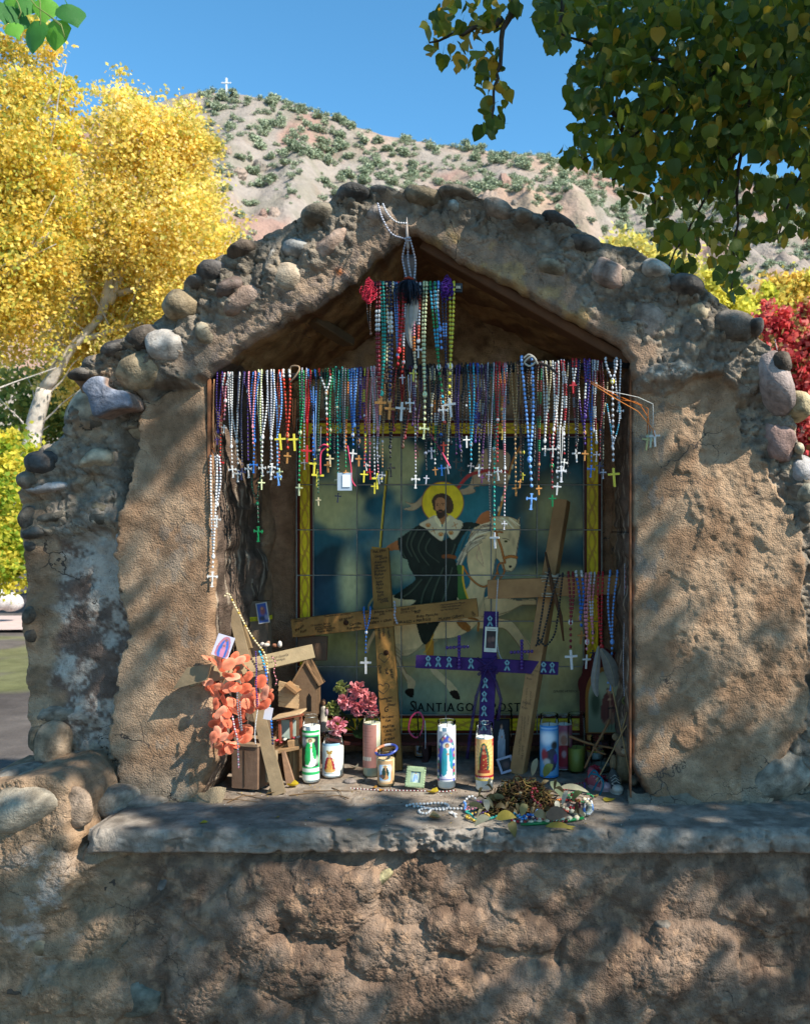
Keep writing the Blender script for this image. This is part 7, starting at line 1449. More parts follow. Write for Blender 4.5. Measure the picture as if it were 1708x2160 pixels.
chain('silver_chain', 'silver chain with a round medal hanging at the right jamb', [(1317, 1190, .10), (1316, 1300, .10), (1314, 1400, .10), (1316, 1470, .10)], 'silver', 1.4)
rosary(774, 7, 1330, 1404, 'blue', 'white', 1.9, 'plain', 36, y=.39, top=1285, label='thin blue rosary with pale cross looped over the inscribed cross', group='rosaries on the wooden crosses', cu=771)
chain('white_bead_string', 'white bead string wound over the inscribed crossbar', [(832, 1270, .40), (833, 1285, .395), (832, 1300, .395), (838, 1316, .41)], 'crystal', 3.0)

# C: purple cross with ribbons
PUR = C('3a2256'); C0 = np.array(P(1020, 1640, .27)); C1_ = np.array(P(1036, 1290, .40)); cC = thing('purple_cross', C0, 'purple painted cross with pale ribbon stickers and a photograph', 'purple cross')
mb = MB(); mb.plank(C0-C0, C1_-C0, .050, .012, col=PUR, bev=.08); mb.build('upright', M_WOOD, cC)
mb = MB(); a_, b_ = np.array(P(877, 1395, .345)), np.array(P(1177, 1410, .345)); mb.plank(a_-C0, b_-C0, .043, .012, col=PUR, bev=.08); mb.build('crossbar', M_WOOD, cC)
for (u, v, y) in [(1033, 1311, .378), (1023, 1441, .325), (1021, 1470, .315), (1020.5, 1500, .305), (1020, 1530, .295), (903, 1395, .337), (924, 1396, .337), (947, 1397, .337), (993, 1400, .337), (1069, 1404, .337), (1146, 1408, .337), (1164, 1409, .337)]:
    s = px(y); ik = Ink(np.array(P(u, v, y))-C0+np.array((0, -.0015, 0)), (1, 0, 0), (0, 0, 1)); L = [(-5, -10), (0, 0), (4, 7), (0, 11), (-4, 7), (0, 0), (5, -10)]
    ik.stroke([(x*s, q*s) for x, q in L], .0070, '4a6470'); ik.o = ik.o+np.array((0, -.0006, 0)); ik.stroke([(x*s, q*s) for x, q in L], .0046, '6f949c'); ik.build('ribbon_sticker', cC)
def ph(p): p.rect(0, 0, 60, 100, 'c8c4b0'); p.rect(7, 16, 53, 84, '2a2220'); p.ell(24, 52, 10, 12, '6a4a40', .8, .5); p.ell(40, 48, 8, 10, '7a5a4c', .8, .5); p.ell(32, 74, 18, 10, '4a3434', .8, .5); p.line([(12, 9), (48, 9)], 3, '3a3028', .7); p.line([(20, 91), (42, 91)], 2, '7a7468', .7)
cd = thing('memorial_card', P(1035, 1349, .355), 'memorial card with a dark photograph fixed to the purple cross', 'card'); o = flat_pic(cd, 27*px(.35), 53*px(.35), ph, nx=28, ny=50); o.rotation_euler = (0, R(3), 0)
mb = MB(); mb.box((0, .0015, 0), (27*px(.35), .002, 53*px(.35)), None, C('c8c4b0')); o = mb.build('backing', M_PRINT, cd); o.rotation_euler = (0, R(3), 0)
M_TULLE = surf('purple_tulle', None, .9, .1, 40, (), spec=.1, alpha=.55)
tb_ = thing('tulle_bow', P(1027, 1405, .325), 'sheer purple tulle bow tied round the purple cross', 'bow'); mb = MB(); ob_ = np.array(P(1027, 1405, .325))
for p in ([(1005, 1388), (1027, 1404), (1050, 1420)], [(1048, 1385), (1027, 1404), (1008, 1424)], [(1027, 1404), (1004, 1470), (990, 1560), (985, 1600)], [(1027, 1404), (1046, 1440), (1056, 1475), (1050, 1520)], [(1008, 1412), (1027, 1406), (1048, 1410)]):
    mb.tube([np.array(P(a, b, .32))-ob_ for a, b in p], .006, 6, C('3a2856'))
mb.build('fabric', M_TULLE, tb_)
for (u, v0, v1, ua, ub, va, y, lab) in [(968, 1343, 1408, 943, 993, 1365, .33, 'purple jewel bead cross on the left arm of the purple cross'), (1100, 1352, 1412, 1078, 1125, 1375, .33, 'purple jewel bead cross on the right arm of the purple cross')]:
    t = thing('beaded_cross', P(u, va, y), lab, 'bead cross', 'bead crosses on the purple cross'); og = np.array(P(u, va, y)); s = px(y); mb = MB()
    for k in np.arange(v0, v1, 7.2): mb.ell(np.array(P(u, k, y-.004))-og, (.0062, .005, .0056), None, C('46246a'), 8, 5)
    for k in np.arange(ua, ub, 7.2): mb.ell(np.array(P(k, va-(u-k)*.05*-1, y-.006))-og, (.0058, .005, .006), None, C('46246a'), 8, 5)
    mb.build('jewel_beads', M_BEAD, t, kind='stuff')
    mb = MB(); mb.plank(np.array(P(u, v0, y))-og, np.array(P(u, v1, y))-og, .008, .003, col=C('5a2488')); mb.build('backing_strip', M_WOOD, t)

# D: weathered cross hung with petals, at the left
a6c = lambda x, y: (369.1+.2319*x, 1212.9+.2319*y)
D0 = onl(589, 1676); D1 = np.array(P(482, 1250, .20)); cD = thing('weathered_cross', D0, 'weathered grey brown cross leaning at the left hung with petals', 'wooden cross')
mb = MB(); mb.plank((0, 0, 0), D1-D0, .040, .018, up=(.25, -1, 0), col=C('78674e'), bev=.06, wd2=.030); mb.build('upright', M_WOOD, cD)
mb = MB(); a_, b_ = np.array(P(398, 1434, -.045)), np.array(P(660, 1374, .14)); mb.plank(a_-D0, b_-D0, .044, .022, up=(.3, -1, .25), col=C('8a785a'), bev=.05); mb.build('crossbar', M_WOOD, cD)
mb = MB(); mb.prism([((383-398)*S0, (1434-1446)*S0), ((412-398)*S0, (1434-1402)*S0), ((462-398)*S0, (1434-1394)*S0), ((452-398)*S0, (1434-1428)*S0)], -.062, -.05, C('7c6b52')); o = mb.build('arrow_end', M_WOOD, cD); o.location = np.array(P(398, 1434, 0))-D0
dxa = (b_-a_)/np.linalg.norm(b_-a_); ik = Ink(a_-D0+np.array((0, -.016, 0)), dxa, np.cross(dxa, (0, 1, 0))*(-1 if np.cross(dxa, (0, 1, 0))[2] < 0 else 1))
for t_, x, y in (('JULIE', .012, .008), ('KEV', .008, -.008), ('love you always', .205, -.004), ('Martinez family', .22, .008)): ik.text(t_, x, y, .008, 0, '2a2018', .1)
ik.build('handwriting', cD)
sp_ = thing('split_stake', P(485, 1248, .24), 'second split stake behind the weathered cross at the left jamb', 'stake'); mb = MB(); o_ = np.array(P(485, 1248, .24)); mb.plank((0, 0, 0), np.array(P(524, 1370, .2))-o_, .02, .012, col=C('7c6648'), wd2=.03); mb.plank(np.array(P(494, 1262, .26))-o_, np.array(P(556, 1500, .22))-o_, .014, .014, col=C('6c5840')); mb.build('stake', M_WOOD, sp_)
def petal_mesh(k):
    r_ = random.Random(k); V_ = [(0, 0, 0)]; n = 12
    for ring, q in ((1, .5), (2, .85), (3, 1.0)):
        for i in range(n): a = 2*math.pi*i/n; rr_ = q*(1+.1*math.sin(a*2+k)); V_.append((rr_*math.cos(a), -.22*(1-q*q)*1.0+.10*q*math.sin(3*a+k), rr_*math.sin(a)*.92))
    Fc = [(0, 1+i, 1+(i+1) % n) for i in range(n)]
    for ring in range(2):
        for i in range(n): j = (i+1) % n; a = 1+ring*n; Fc.append((a+i, a+n+i, a+n+j, a+j))
    c_ = [C(('f09470', 'ea7e5c', 'f6a684', 'e07252')[k])*(.55 if i == 0 else (.74, .95, 1.08)[(i-1)//12]) for i in range(len(V_))]; c_ = np.clip(c_, 0, .9)
    o = mesh_np('petal', V_, Fc, M_PETAL, None, np.array(c_)); m = o.data; bpy.data.objects.remove(o); return m
PM_ = [petal_mesh(k) for k in range(4)]
gl = thing('petal_garland', P(480, 1390, -.05), 'coral silk petal garland draped over the weathered cross', 'garland'); g0 = np.array(P(480, 1390, -.05)); rp = random.Random(9)
ctr = [(300, 760), (350, 780), (410, 800), (450, 830), (500, 800), (560, 740), (600, 790), (650, 760), (660, 830), (480, 900), (520, 940), (560, 890), (620, 940), (660, 930), (290, 980), (340, 1000), (400, 1000), (320, 1070), (370, 1080), (440, 1060), (500, 1030), (540, 1020), (390, 1150), (460, 1140), (500, 1170), (370, 1180), (420, 1240), (480, 1250), (520, 1220), (400, 1300), (450, 1290), (370, 1350), (420, 1370), (480, 1350), (390, 1430), (440, 1420), (350, 1480), (400, 1490), (460, 1480), (520, 1450), (420, 1550), (470, 1560), (520, 1530), (440, 1600), (500, 1590), (550, 1560), (330, 1510),
       (640, 1020), (690, 1070), (730, 1090), (650, 1120), (700, 1150), (640, 1170), (680, 1210), (770, 1130), (810, 1170), (850, 1080), (870, 1110), (820, 1060), (780, 960), (800, 1000), (770, 1210), (740, 1180), (600, 1250), (640, 1290), (600, 1330), (650, 1370), (610, 1430), (660, 1440), (640, 1490), (590, 1500), (560, 1350), (570, 1200)]
for i, (x, y) in enumerate(ctr):
    u, v = a6c(x+rp.uniform(-15, 15), y+rp.uniform(-15, 15)); dd = -.05 if x < 560 else -.01
    o = bpy.data.objects.new('petal', PM_[i % 4]); link(o, gl); o.location = np.array(P(u, v, dd+rp.uniform(-.035, .035)))-g0; s = rp.uniform(.014, .021); o.scale = (s, s, s*rp.uniform(.8, 1)); o.rotation_euler = (rp.gauss(-.45, .5), rp.uniform(0, 6.28), rp.gauss(.2, .6))
mb = MB(); mb.tube([np.array(P(*a6c(x, y), -.03))-g0 for x, y in ((320, 780), (500, 860), (400, 1050), (470, 1250), (420, 1450), (480, 1600))], .002, 5, C('7a5a40')); mb.build('cord', M_CLOTH, gl)
def gcard(p): p.rect(0, 0, 60, 100, 'b8b4c4'); p.poly([(12, 96), (10, 50), (22, 14), (36, 4), (48, 16), (54, 50), (52, 96)], 'a86a74', .2); p.poly([(20, 98), (16, 60), (26, 24), (36, 14), (44, 26), (50, 60), (46, 98)], '3a62a8', .2); p.poly([(28, 96), (27, 50), (33, 28), (40, 50), (42, 96)], 'b87890', .2); p.ell(34, 22, 5, 6, '8c5c40', 1, .2); p.ell(33, 48, 5, 5, '8c5c50', 1, .3)
def card(u, v, y, w, h, fn, rot, label, tilt=-10, yaw=0, nm='holy_card'):
    t = thing(nm, P(u, v, y), label, 'card', rot=(R(tilt), R(rot), R(yaw))); s = px(y); flat_pic(t, w*s, h*s, fn, nx=26, ny=34); mb = MB(); mb.box((0, .0012, 0), (w*s, .0016, h*s), None, C('b8b4b0')); mb.build('backing', M_PRINT, t); return t
card(471, 1363, -.06, 36, 46, gcard, 17, 'holy card of a veiled lady above the petal garland')
def bcard(p): p.rect(0, 0, 60, 100, 'a8a49c'); p.rect(5, 5, 55, 95, '34508c'); p.ell(32, 40, 14, 20, '7a4a4c', 1, .5); p.ell(30, 28, 6, 7, 'a87858', 1, .3); p.ell(24, 76, 14, 12, '2c3444', 1, .5); p.ell(46, 72, 8, 12, '8c8c98', .8, .5)
pst = thing('taped_post', onl(545, 1625), 'grey wooden post with yellow tape and a picture card, back left', 'post'); o_ = np.array(onl(545, 1625)); y_ = o_[1]; hT = P(545, 1268, y_)[2]-LZ
mb = MB(); mb.box((0, .02, hT/2), (.062, .05, hT), None, C('6f5e4c')); mb.build('timber', M_WOOD, pst)
mb = MB(); mb.box((0, .02, P(545, 1300, y_)[2]-LZ-.008), (.066, .054, .014), Euler((0, R(-3), 0)).to_matrix(), C('c8bc20')); mb.build('yellow_tape', M_PRINT, pst)
ik = Ink((-.028, -.0085, P(545, 1300, y_)[2]-LZ-.014), (1, 0, 0), (0, 0, 1)); ik.text('DO NOT CROSS', 0, 0, .007, 0, '141414', 0, 0, .75) if 0 else ik.text('RES 2012', 0, 0, .008, 0, '141414', 0, 0, .8); ik.build('lettering', pst)
card(554, 1293, y_-.015, 24, 44, bcard, -10, 'small blue picture card taped to the back left post', tilt=-3)
mb = MB(); mb.tube([(0, 0, 0), (-.02, .0, .06)], .002, 5, C('4a3424')); o = mb.build('bent_nail', M_METAL, pst); o.location = (0, 0, hT)
def wbox(name, u0, u1, v0, v1, y, dep, col, label, cat='box', yaw=0, extra=None, vb=None):
    o = P((u0+u1)/2, v1, y); t = thing(name, o, label, cat, rot=(0, 0, R(yaw))); s = px(y); w = (u1-u0)*s; h = (v1-v0)*s; mb = MB(); mb.box((0, dep/2, h/2), (w, dep, h), None, C(col)); mb.build('body', M_WOOD, t); return t, w, h
t, w_, h_ = wbox('wooden_box', 486, 546, 1574, 1664, .085, .10, '6f5745', 'brown wooden box standing under the petal garland', yaw=-14)
mb = MB(); mb.box((0, .05, h_+.004), (w_*1.08, .108, .008), None, C('8a745c')); mb.build('lid', M_WOOD, t); mb = MB(); mb.box((0, -.001, h_*.5), (.0016, .002, h_*.9), None, C('3a2c20')); mb.build('seam', M_WOOD, t)
t, w_, h_ = wbox('wooden_box', 548, 572, 1590, 1650, .12, .05, 'a08a6c', 'sunlit narrow wooden block between the box and the leaning cross', yaw=-8)
mb = MB(); mb.box((0, -.001, h_*.85), (w_*.9, .002, .006), None, C('6a5a44')); mb.build('groove', M_WOOD, t)
# toy tower house
tw = thing('toy_tower', onl(644, 1628), 'little wooden tower with a pointed roof and dark window at the left', 'model house'); o_ = np.array(onl(644, 1628)); y_ = o_[1]; s = px(y_); z = lambda v: P(0, v, y_)[2]-LZ
mb = MB(); mb.box((0, .03, z(1436)/2), (.074, .06, z(1436)), None, C('6d5640')); mb.build('walls', M_WOOD, tw)
mb = MB(); mb.prism([(-.037, z(1436)), (.037, z(1436)), (0, z(1400))], .0, .06, C('6d5640')); mb.build('gable', M_WOOD, tw)
for k in (-1, 1): mb = MB(); mb.plank((k*.048, .03, z(1446)), (0, .03, z(1394)), .075, .006, up=(k*.7, 0, .7), col=C('7c6044')); mb.build('roof_panel', M_WOOD, tw)
mb = MB(); mb.prism([(.006, z(1500)), (.020, z(1500)), (.020, z(1470)), (.013, z(1462)), (.006, z(1470))], -.0015, .001, C('14100c')); mb.build('window', M_PRINT, tw)
hs = thing('toy_house', onl(598, 1640), 'sunlit little wooden house on red posts full of trinkets, left', 'model house'); o_ = np.array(onl(598, 1640)); y_ = o_[1]; s = px(y_)
def hp(u, v, dy=0): return np.array(P(u, v, y_+dy))-o_
mb = MB(); 
for k in range(5): mb.plank(hp(588, 1441+k*11, .0), hp(630, 1452+k*9.5, .0), .016, .006, col=C('b0926c')*(.9+.05*k))
mb.build('siding_board', M_WOOD, hs)
mb = MB(); mb.plank(hp(606, 1441, -.01), hp(630, 1460, -.01), .012, .05, up=(0, -1, 0), col=C('8c6a48')); mb.build('roof_edge', M_WOOD, hs)
mb = MB(); mb.plank(hp(582, 1512, -.02), hp(640, 1500, -.02), .006, .08, up=(0, -1, 0), col=C('b89c78')); mb.build('porch_roof', M_WOOD, hs); mb = MB(); mb.plank(hp(584, 1518, -.055), hp(640, 1507, -.055), .008, .006, col=C('8a4a34')); mb.build('porch_trim', M_WOOD, hs)
for u in (590, 614, 634): mb = MB(); mb.plank(hp(u, 1512, -.045), hp(u+1, 1562, -.045), .009, .008, col=C('8a4a34')); mb.build('porch_post', M_WOOD, hs)
mb = MB(); mb.box(hp(608, 1538, .0), (.05, .004, .06), None, C('a8b4a8')); mb.build('pane', M_TILE, hs)
mb = MB(); mb.plank(hp(576, 1584, -.03), hp(638, 1572, -.03), .012, .07, up=(0, -1, 0), col=C('9c7c58')); mb.plank(hp(612, 1568, -.03), hp(634, 1564, -.03), .03, .05, up=(0, -1, 0), col=C('a4825c')); mb.build('porch_floor', M_WOOD, hs)
mb = MB(); mb.box(hp(617, 1610, -.02), (.036, .03, .13), None, C('a08058')); mb.build('pillar', M_WOOD, hs)
mb = MB()
for k in range(3): mb.box(hp(610+k*7, 1612, -.037), (.004, .004, .10), None, C('7c6040'))
mb.build('fluting', M_WOOD, hs)
mb = MB(); mb.box(hp(580, 1620, 0), (.05, .05, .09), None, C('6a5240')); mb.build('base_block', M_WOOD, hs)
tr_ = random.Random(3)
for k, (u, v, c) in enumerate([(583, 1562, 'b02838'), (592, 1566, '8c3030'), (620, 1556, 'a83040'), (600, 1560, 'c0b8a8'), (628, 1555, 'b8b0a0')]):
    t = thing('trinket', P(u, v, y_-.05), ['red glass bead trinket on the toy house porch, leftmost', 'dark red trinket beside it on the porch', 'red berry trinket on the right of the porch', 'pale pebble trinket between the porch posts', 'pale trinket at the right porch post'][k], 'trinket', 'trinkets on the toy house porch'); mb = MB(); mb.ell((0, 0, 0), (.006, .005, .004), None, C(c), 8, 6); mb.ell((.005, .001, .002), (.003, .003, .003), None, C(c)*1.2, 6, 5); mb.build('piece', M_BEAD, t)
pl = thing('leaning_board', onl(614, 1655), 'short split board leaning beside the toy house foot', 'board'); o_ = np.array(onl(614, 1655)); mb = MB(); mb.plank((0, 0, 0), np.array(P(598, 1585, .18))-o_, .03, .010, col=C('8a6c54'), wd2=.012); mb.build('board', M_WOOD, pl)
t = thing('wooden_plaque', P(663, 1368, .44), 'dim old wooden plaque behind the left end of the inscribed cross', 'plaque', rot=(R(-6), R(4), 0)); s = px(.44); mb = MB(); mb.plank((-34*s, 0, -.002), (27*s, 0, .004), 52*s, .018, col=C('5c4634'), bev=.1); mb.build('board', M_WOOD, t)
t = thing('seashell', P(570, 1360, .1), 'pale shells and pebbles resting on the weathered crossbar', 'shells'); mb = MB(); 
for k in range(5): mb.ell((tr_.uniform(-.03, .04), tr_.uniform(-.01, .02), tr_.uniform(-.004, .004)), (.011, .008, .006), Euler((0, .4*k, k)).to_matrix(), C(['c0b4a4', '8a5c44', 'b8aca0', '9a7a64', 'c8c0b4'][k]), 9, 6)
mb.build('shell_cluster', M_STONE, t)
t = thing('paper_tag', P(566, 1505, -.03), 'white paper tag hanging below the right petals', 'tag', rot=(0, R(10), 0)); mb = MB(); mb.box((0, 0, 0), (.024, .0012, .036), None, C('c4c0c4')); mb.build('paper', M_PRINT, t)
a6p = lambda L, y: [(*a6c(a, b), y) for a, b in L]
chain('blue_bead_string', 'metallic blue and teal bead string over the weathered crossbar', a6p([(770, 700), (800, 780), (830, 900), (850, 1100), (872, 1300), (885, 1450), (890, 1560)], -.0), 'turquoise/blue/navy', 2.6)
chain('purple_bead_string', 'deep violet seed bead string with a white pendant among the petals', a6p([(735, 700), (742, 850), (738, 1000), (750, 1150), (752, 1210)], -.05), 'purple', 1.8)
chain('white_bead_string', 'white thread of tiny beads hanging below the right petals', a6p([(752, 1230), (735, 1350), (728, 1450), (735, 1540)], -.05), 'white', 1.2)
chain('white_bead_string', 'pale pink pearl string hanging down the front of the petals', a6p([(525, 1290), (545, 1400), (570, 1500), (575, 1620), (580, 1750)], -.08), 'pink/white*', 2.0)
chain('grey_bead_string', 'steel grey bead string between the two petal bunches', a6p([(565, 1050), (570, 1200), (585, 1330), (610, 1420), (600, 1300), (590, 1150)], -.045), 'grey', 2.0)
chain('cord_with_amber_beads', 'twisted cream cord with amber beads slung from the stake top', a6p([(455, 190), (490, 172), (540, 270), (610, 400), (670, 510), (730, 600), (800, 690), (830, 760), (845, 900)], .02), 'cream/cream/cream/cream/gold*', 2.4)
chain('brown_bead_string', 'brown seed bead strings tangled over the crossbar right of the petals', a6p([(880, 740), (915, 800), (900, 880), (925, 960), (905, 1020)], .03), 'brown/pink*', 1.6)
# statuette
st = thing('figurine', P(682, 1543, .42), 'tiny white robed figurine holding a child, behind the green candle', 'figurine'); mb = MB(); mb.lathe([(0, 0), (.017, 0), (.018, .010), (.014, .04), (.012, .07), (.010, .082), (.004, .088)], (0, 0, 0), 14, C('b0a898')); mb.build('robe', M_TILE, st)
mb = MB(); mb.ell((0, -.002, .098), (.0075, .0075, .009), None, C('8a6a50'), 10, 8); mb.ell((0, .002, .101), (.009, .008, .010), None, C('3a2c24'), 10, 8); mb.build('head', M_TILE, st)
mb = MB(); mb.ell((.014, -.008, .068), (.006, .006, .012), None, C('a08890'), 8, 6); mb.ell((.014, -.008, .083), (.0045, .0045, .005), None, C('8a6a50'), 8, 6); mb.build('child', M_TILE, st)
mb = MB(); mb.box((0, 0, -.006), (.04, .03, .012), None, C('2c2018')); mb.build('plinth', M_WOOD, st)
# carnations
fl = thing('silk_bouquet', P(745, 1560, .36), 'pink and yellow green silk carnations behind the candles, left', 'flowers'); f0 = np.array(P(745, 1560, .36)); rf = random.Random(12)
for (u, v, r_, c) in [(757, 1452, 22, 'd48c8c'), (780, 1474, 20, 'cc8080'), (733, 1478, 23, 'd49094'), (757, 1490, 20, 'c87a80'), (712, 1530, 24, 'd898a0'), (786, 1500, 16, 'c07078'), (722, 1450, 18, '9ca060'), (706, 1492, 18, '8e9450')]:
    s = px(.34); c0 = np.array(P(u, v, .34-.01*(v > 1500)))-f0; V_, Fc, cc_ = [], [], []
    for k in range(85):
        th_ = rf.uniform(0, 6.28); ph_ = rf.uniform(0, 1.25); d = np.array((math.cos(th_)*math.sin(ph_), -math.cos(ph_), math.sin(th_)*math.sin(ph_))); R0 = r_*s*rf.uniform(.75, 1.05); q = np.cross(d, (rf.uniform(-1, 1), rf.uniform(-1, 1), rf.uniform(-1, 1))); q /= np.linalg.norm(q)+1e-9; w3 = r_*s*.2
        b_ = len(V_); p1 = c0+d*R0*.35; p2 = c0+d*R0; V_ += [p1, p2-q*w3+d*.001, p2+d*.004, p2+q*w3+d*.001, (p1+p2)/2+np.cross(d, q)*.003]; Fc += [(b_, b_+1, b_+2, b_+4), (b_, b_+4, b_+2, b_+3)]; g_ = rf.uniform(.7, 1.35); cc_ += [C(c)*.6*g_]+[C(c)*g_]*4
    mesh_np('bloom', V_, Fc, M_PETAL, fl, np.clip(np.array(cc_), 0, 1), smooth=False)
V_, Fc, cc_ = [], [], []
for k in range(26):
    c0 = np.array(P(rf.uniform(728, 772), rf.uniform(1505, 1560), .36))-f0; a = rf.uniform(-1.2, 1.2); L_ = rf.uniform(.03, .05); d = np.array((math.sin(a), -.3, math.cos(a)))*L_; q = np.array((math.cos(a), 0, -math.sin(a)))*.007; b_ = len(V_); V_ += [c0, c0+d*.5-q, c0+d, c0+d*.5+q]; Fc.append((b_, b_+1, b_+2, b_+3)); cc_ += [C('1c3418')]*4
mesh_np('leaves', V_, Fc, M_LEAF, fl, np.array(cc_), smooth=False)['kind'] = 'stuff'
# small frame, framed pictures
def lady(p): p.rect(0, 0, 60, 100, '6a8088'); p.ell(30, 50, 20, 40, 'b0c0a8', 1, .6); fig(p, 30, 12, 92, 'b8c0c0', '7a9cc0', w=12)
def frame(name, label, u, v, y, w, h, fw, col, fn, tilt, rot=0, yaw=0, scallop=False):
    t = thing(name, P(u, v, y), label, 'picture frame', rot=(R(tilt), R(rot), R(yaw))); s = px(y); W, H = w*s, h*s; f_ = fw*s
    for (cx, cz, dx, dz) in ((0, H/2-f_/2, W, f_), (0, -H/2+f_/2, W, f_), (-W/2+f_/2, 0, f_, H-2*f_), (W/2-f_/2, 0, f_, H-2*f_)):
        mb = MB(); mb.plank(*(((cx-dx/2, 0, cz), (cx+dx/2, 0, cz)) if dx > dz else ((cx, 0, cz-dz/2), (cx, 0, cz+dz/2))), f_, .008, col=C(col)); mb.build('frame_side', M_WOOD, t)
    if scallop:
        mb = MB()
        for a in np.linspace(0, 1, 9):
            for (x, z_) in ((-W/2+W*a, H/2), (-W/2+W*a, -H/2), (-W/2, -H/2+H*a), (W/2, -H/2+H*a)): mb.ell((x, 0, z_), (.0045, .004, .0045), None, C(col), 8, 5)
        mb.build('scalloped_edge', M_WOOD, t, kind='stuff')
    flat_pic(t, W-1.6*f_, H-1.6*f_, fn); return t
frame('picture_frame', 'tiny pale green scalloped frame on the ledge before the big cross', 876, 1639, .115, 36, 38, 8, '8c9c78', lady, -12, 5, scallop=True)
def jesus(p): p.rect(0, 0, 60, 100, '10121c'); fig(p, 32, 6, 98, 'b8bcc0', 'a8acb4', w=15, hair='2a1c14')
frame('picture_frame', 'dark framed picture of a white robed figure behind the veiled lady candle', 1056, 1567, .40, 38, 100, 3, '1c1818', jesus, -8)
def dim(p): p.rect(0, 0, 60, 100, '2c2420'); p.ell(30, 50, 16, 24, '5a4038', 1, .6)
frame('picture_frame', 'white edged small frame lying tilted before the white robed picture', 1067, 1613, .30, 34, 34, 5, 'a8a4b0', dim, -30, -12, 20)
def garden(p): p.rect(0, 0, 60, 100, '6d7358'); p.ell(30, 20, 30, 20, 'a0a080', .8, .6); fig(p, 34, 26, 84, '8a6048', '5c2c24', w=13); p.ell(12, 52, 8, 20, '2c3a24', 1, .5)
ar = thing('arched_plaque', P(1278, 1490, .43), 'dark red scalloped wooden plaque with an arched picture, right corner', 'plaque'); s = px(.43); op = []
for a in np.linspace(0, math.pi, 40): rad_ = 56+5*abs(math.sin(a*7)); op.append((math.cos(a)*rad_*s, 30*s+math.sin(a)*rad_*1.5*s))
op = [(56*s, -60*s)]+op+[(-56*s, -60*s)]; mb = MB(); mb.prism(op, 0, .012, C('4a1812')); mb.build('backboard', M_WOOD, ar)
ip = [(math.cos(a)*44*s, 24*s+math.sin(a)*60*s) for a in np.linspace(0, math.pi, 20)]; mb = MB(); mb.prism([(44*s, -56*s)]+ip+[(-44*s, -56*s)], -.004, .0, C('8a5a24')); mb.build('arch_moulding', M_WOOD, ar)
A, B = np.meshgrid(np.linspace(-1, 1, 26), np.linspace(0, 1, 36)); pt_ = Paint((A.ravel()+1)*30, (1-B.ravel())*100, '6d7358'); garden(pt_); hw = 38*s*np.where(B > .55, np.sqrt(np.clip(1-((B-.55)/.46)**2, 0, 1)), 1); n = A.size; ix = np.arange(n).reshape(A.shape)
for k in range(6): pt_.line([(34+k*4, 60), (34+k*4, 96)], 1.1, '14140e')
pt_.line([(32, 60), (56, 60)], 1.2, '14140e'); mesh_np('picture', np.stack([(A*hw).ravel(), np.full(n, -.0055), (-54*s+B*128*s).ravel()], 1), np.stack([ix[:-1, :-1], ix[:-1, 1:], ix[1:, 1:], ix[1:, :-1]], -1).reshape(-1, 4), M_PRINT, ar, pt_.c)
# pink wristband on a twig, glass pendant
wires('wristband', 'pink rubber wristband hanging in front of the mural lettering', 'wristband', [[(877, 1503, .40), (866, 1515, .395), (862, 1540, .39), (876, 1556, .39), (888, 1545, .395), (893, 1520, .40), (886, 1504, .40), (878, 1503, .40)]], 'b02c50', M_BEAD, .0035, 6)
wires('twig', 'dark upright twig holding the pink wristband', 'twig', [[(876, 1480, .41), (880, 1510, .40), (884, 1560, .38), (893, 1600, .36)]], '241c16', M_BARK, .0024, 5)
wires('glass_pendant', 'clear glass drop hanging beside the pink wristband', 'pendant', [[(896, 1520, .40), (897, 1545, .40), (897, 1580, .40)]], 'b8bcc0', M_BEAD, .0012, 5)
# crossed sticks
b5 = lambda x, y: (975.6+.247*x, 1371+.247*y)
def bp(L, y): return [(*b5(a, b), yy) for (a, b), yy in zip(L, y if hasattr(y, '__len__') else [y]*len(L))]
wires('stick_cross', 'rough brown twigs tied into a cross at the right corner', 'stick cross', [bp([(910, 735), (1050, 790), (1150, 815), (1290, 840)], .14), bp([(1255, 590), (1190, 720), (1110, 860), (1040, 1010)], .13), bp([(1120, 820), (1160, 870), (1220, 890)], .13)], '6a4e34', M_BARK, .0048, 6, .0032, part='twig')
wires('stick_cross', 'thin straight straw coloured sticks tied into a star beside the teddy', 'stick cross', [bp([(1455, 570), (1370, 690), (1250, 920), (1140, 1125)], [.1, .1, .08, .06]), bp([(1270, 300), (1340, 640), (1390, 880), (1432, 1130)], .1), bp([(1400, 530), (1355, 700)], .1)], '8c7450', M_BARK, .0028, 5, .0018, part='stick')
feather('feather', 'large pale grey feather hanging point down below the red rosary', [(1262, 1362, .30), (1258, 1400, .29), (1254, 1440, .29), (1259, 1470, .29)], .014, 'a09c94'); feather('feather', 'broad mottled feather leaning right of the large pale one', [(1266, 1368, .29), (1282, 1395, .28), (1292, 1425, .28), (1295, 1450, .28)], .024, '8c877c')
wires('raffia_knot', 'ball of raffia and dried grass hanging at the right jamb', 'raffia', [[(1316, 1470, .15), (1322, 1478, .14), (1326, 1490, .15), (1318, 1486, .14), (1312, 1478, .15), (1322, 1470, .15), (1328, 1484, .14)]], '5c5834', M_CLOTH, .004, 5)
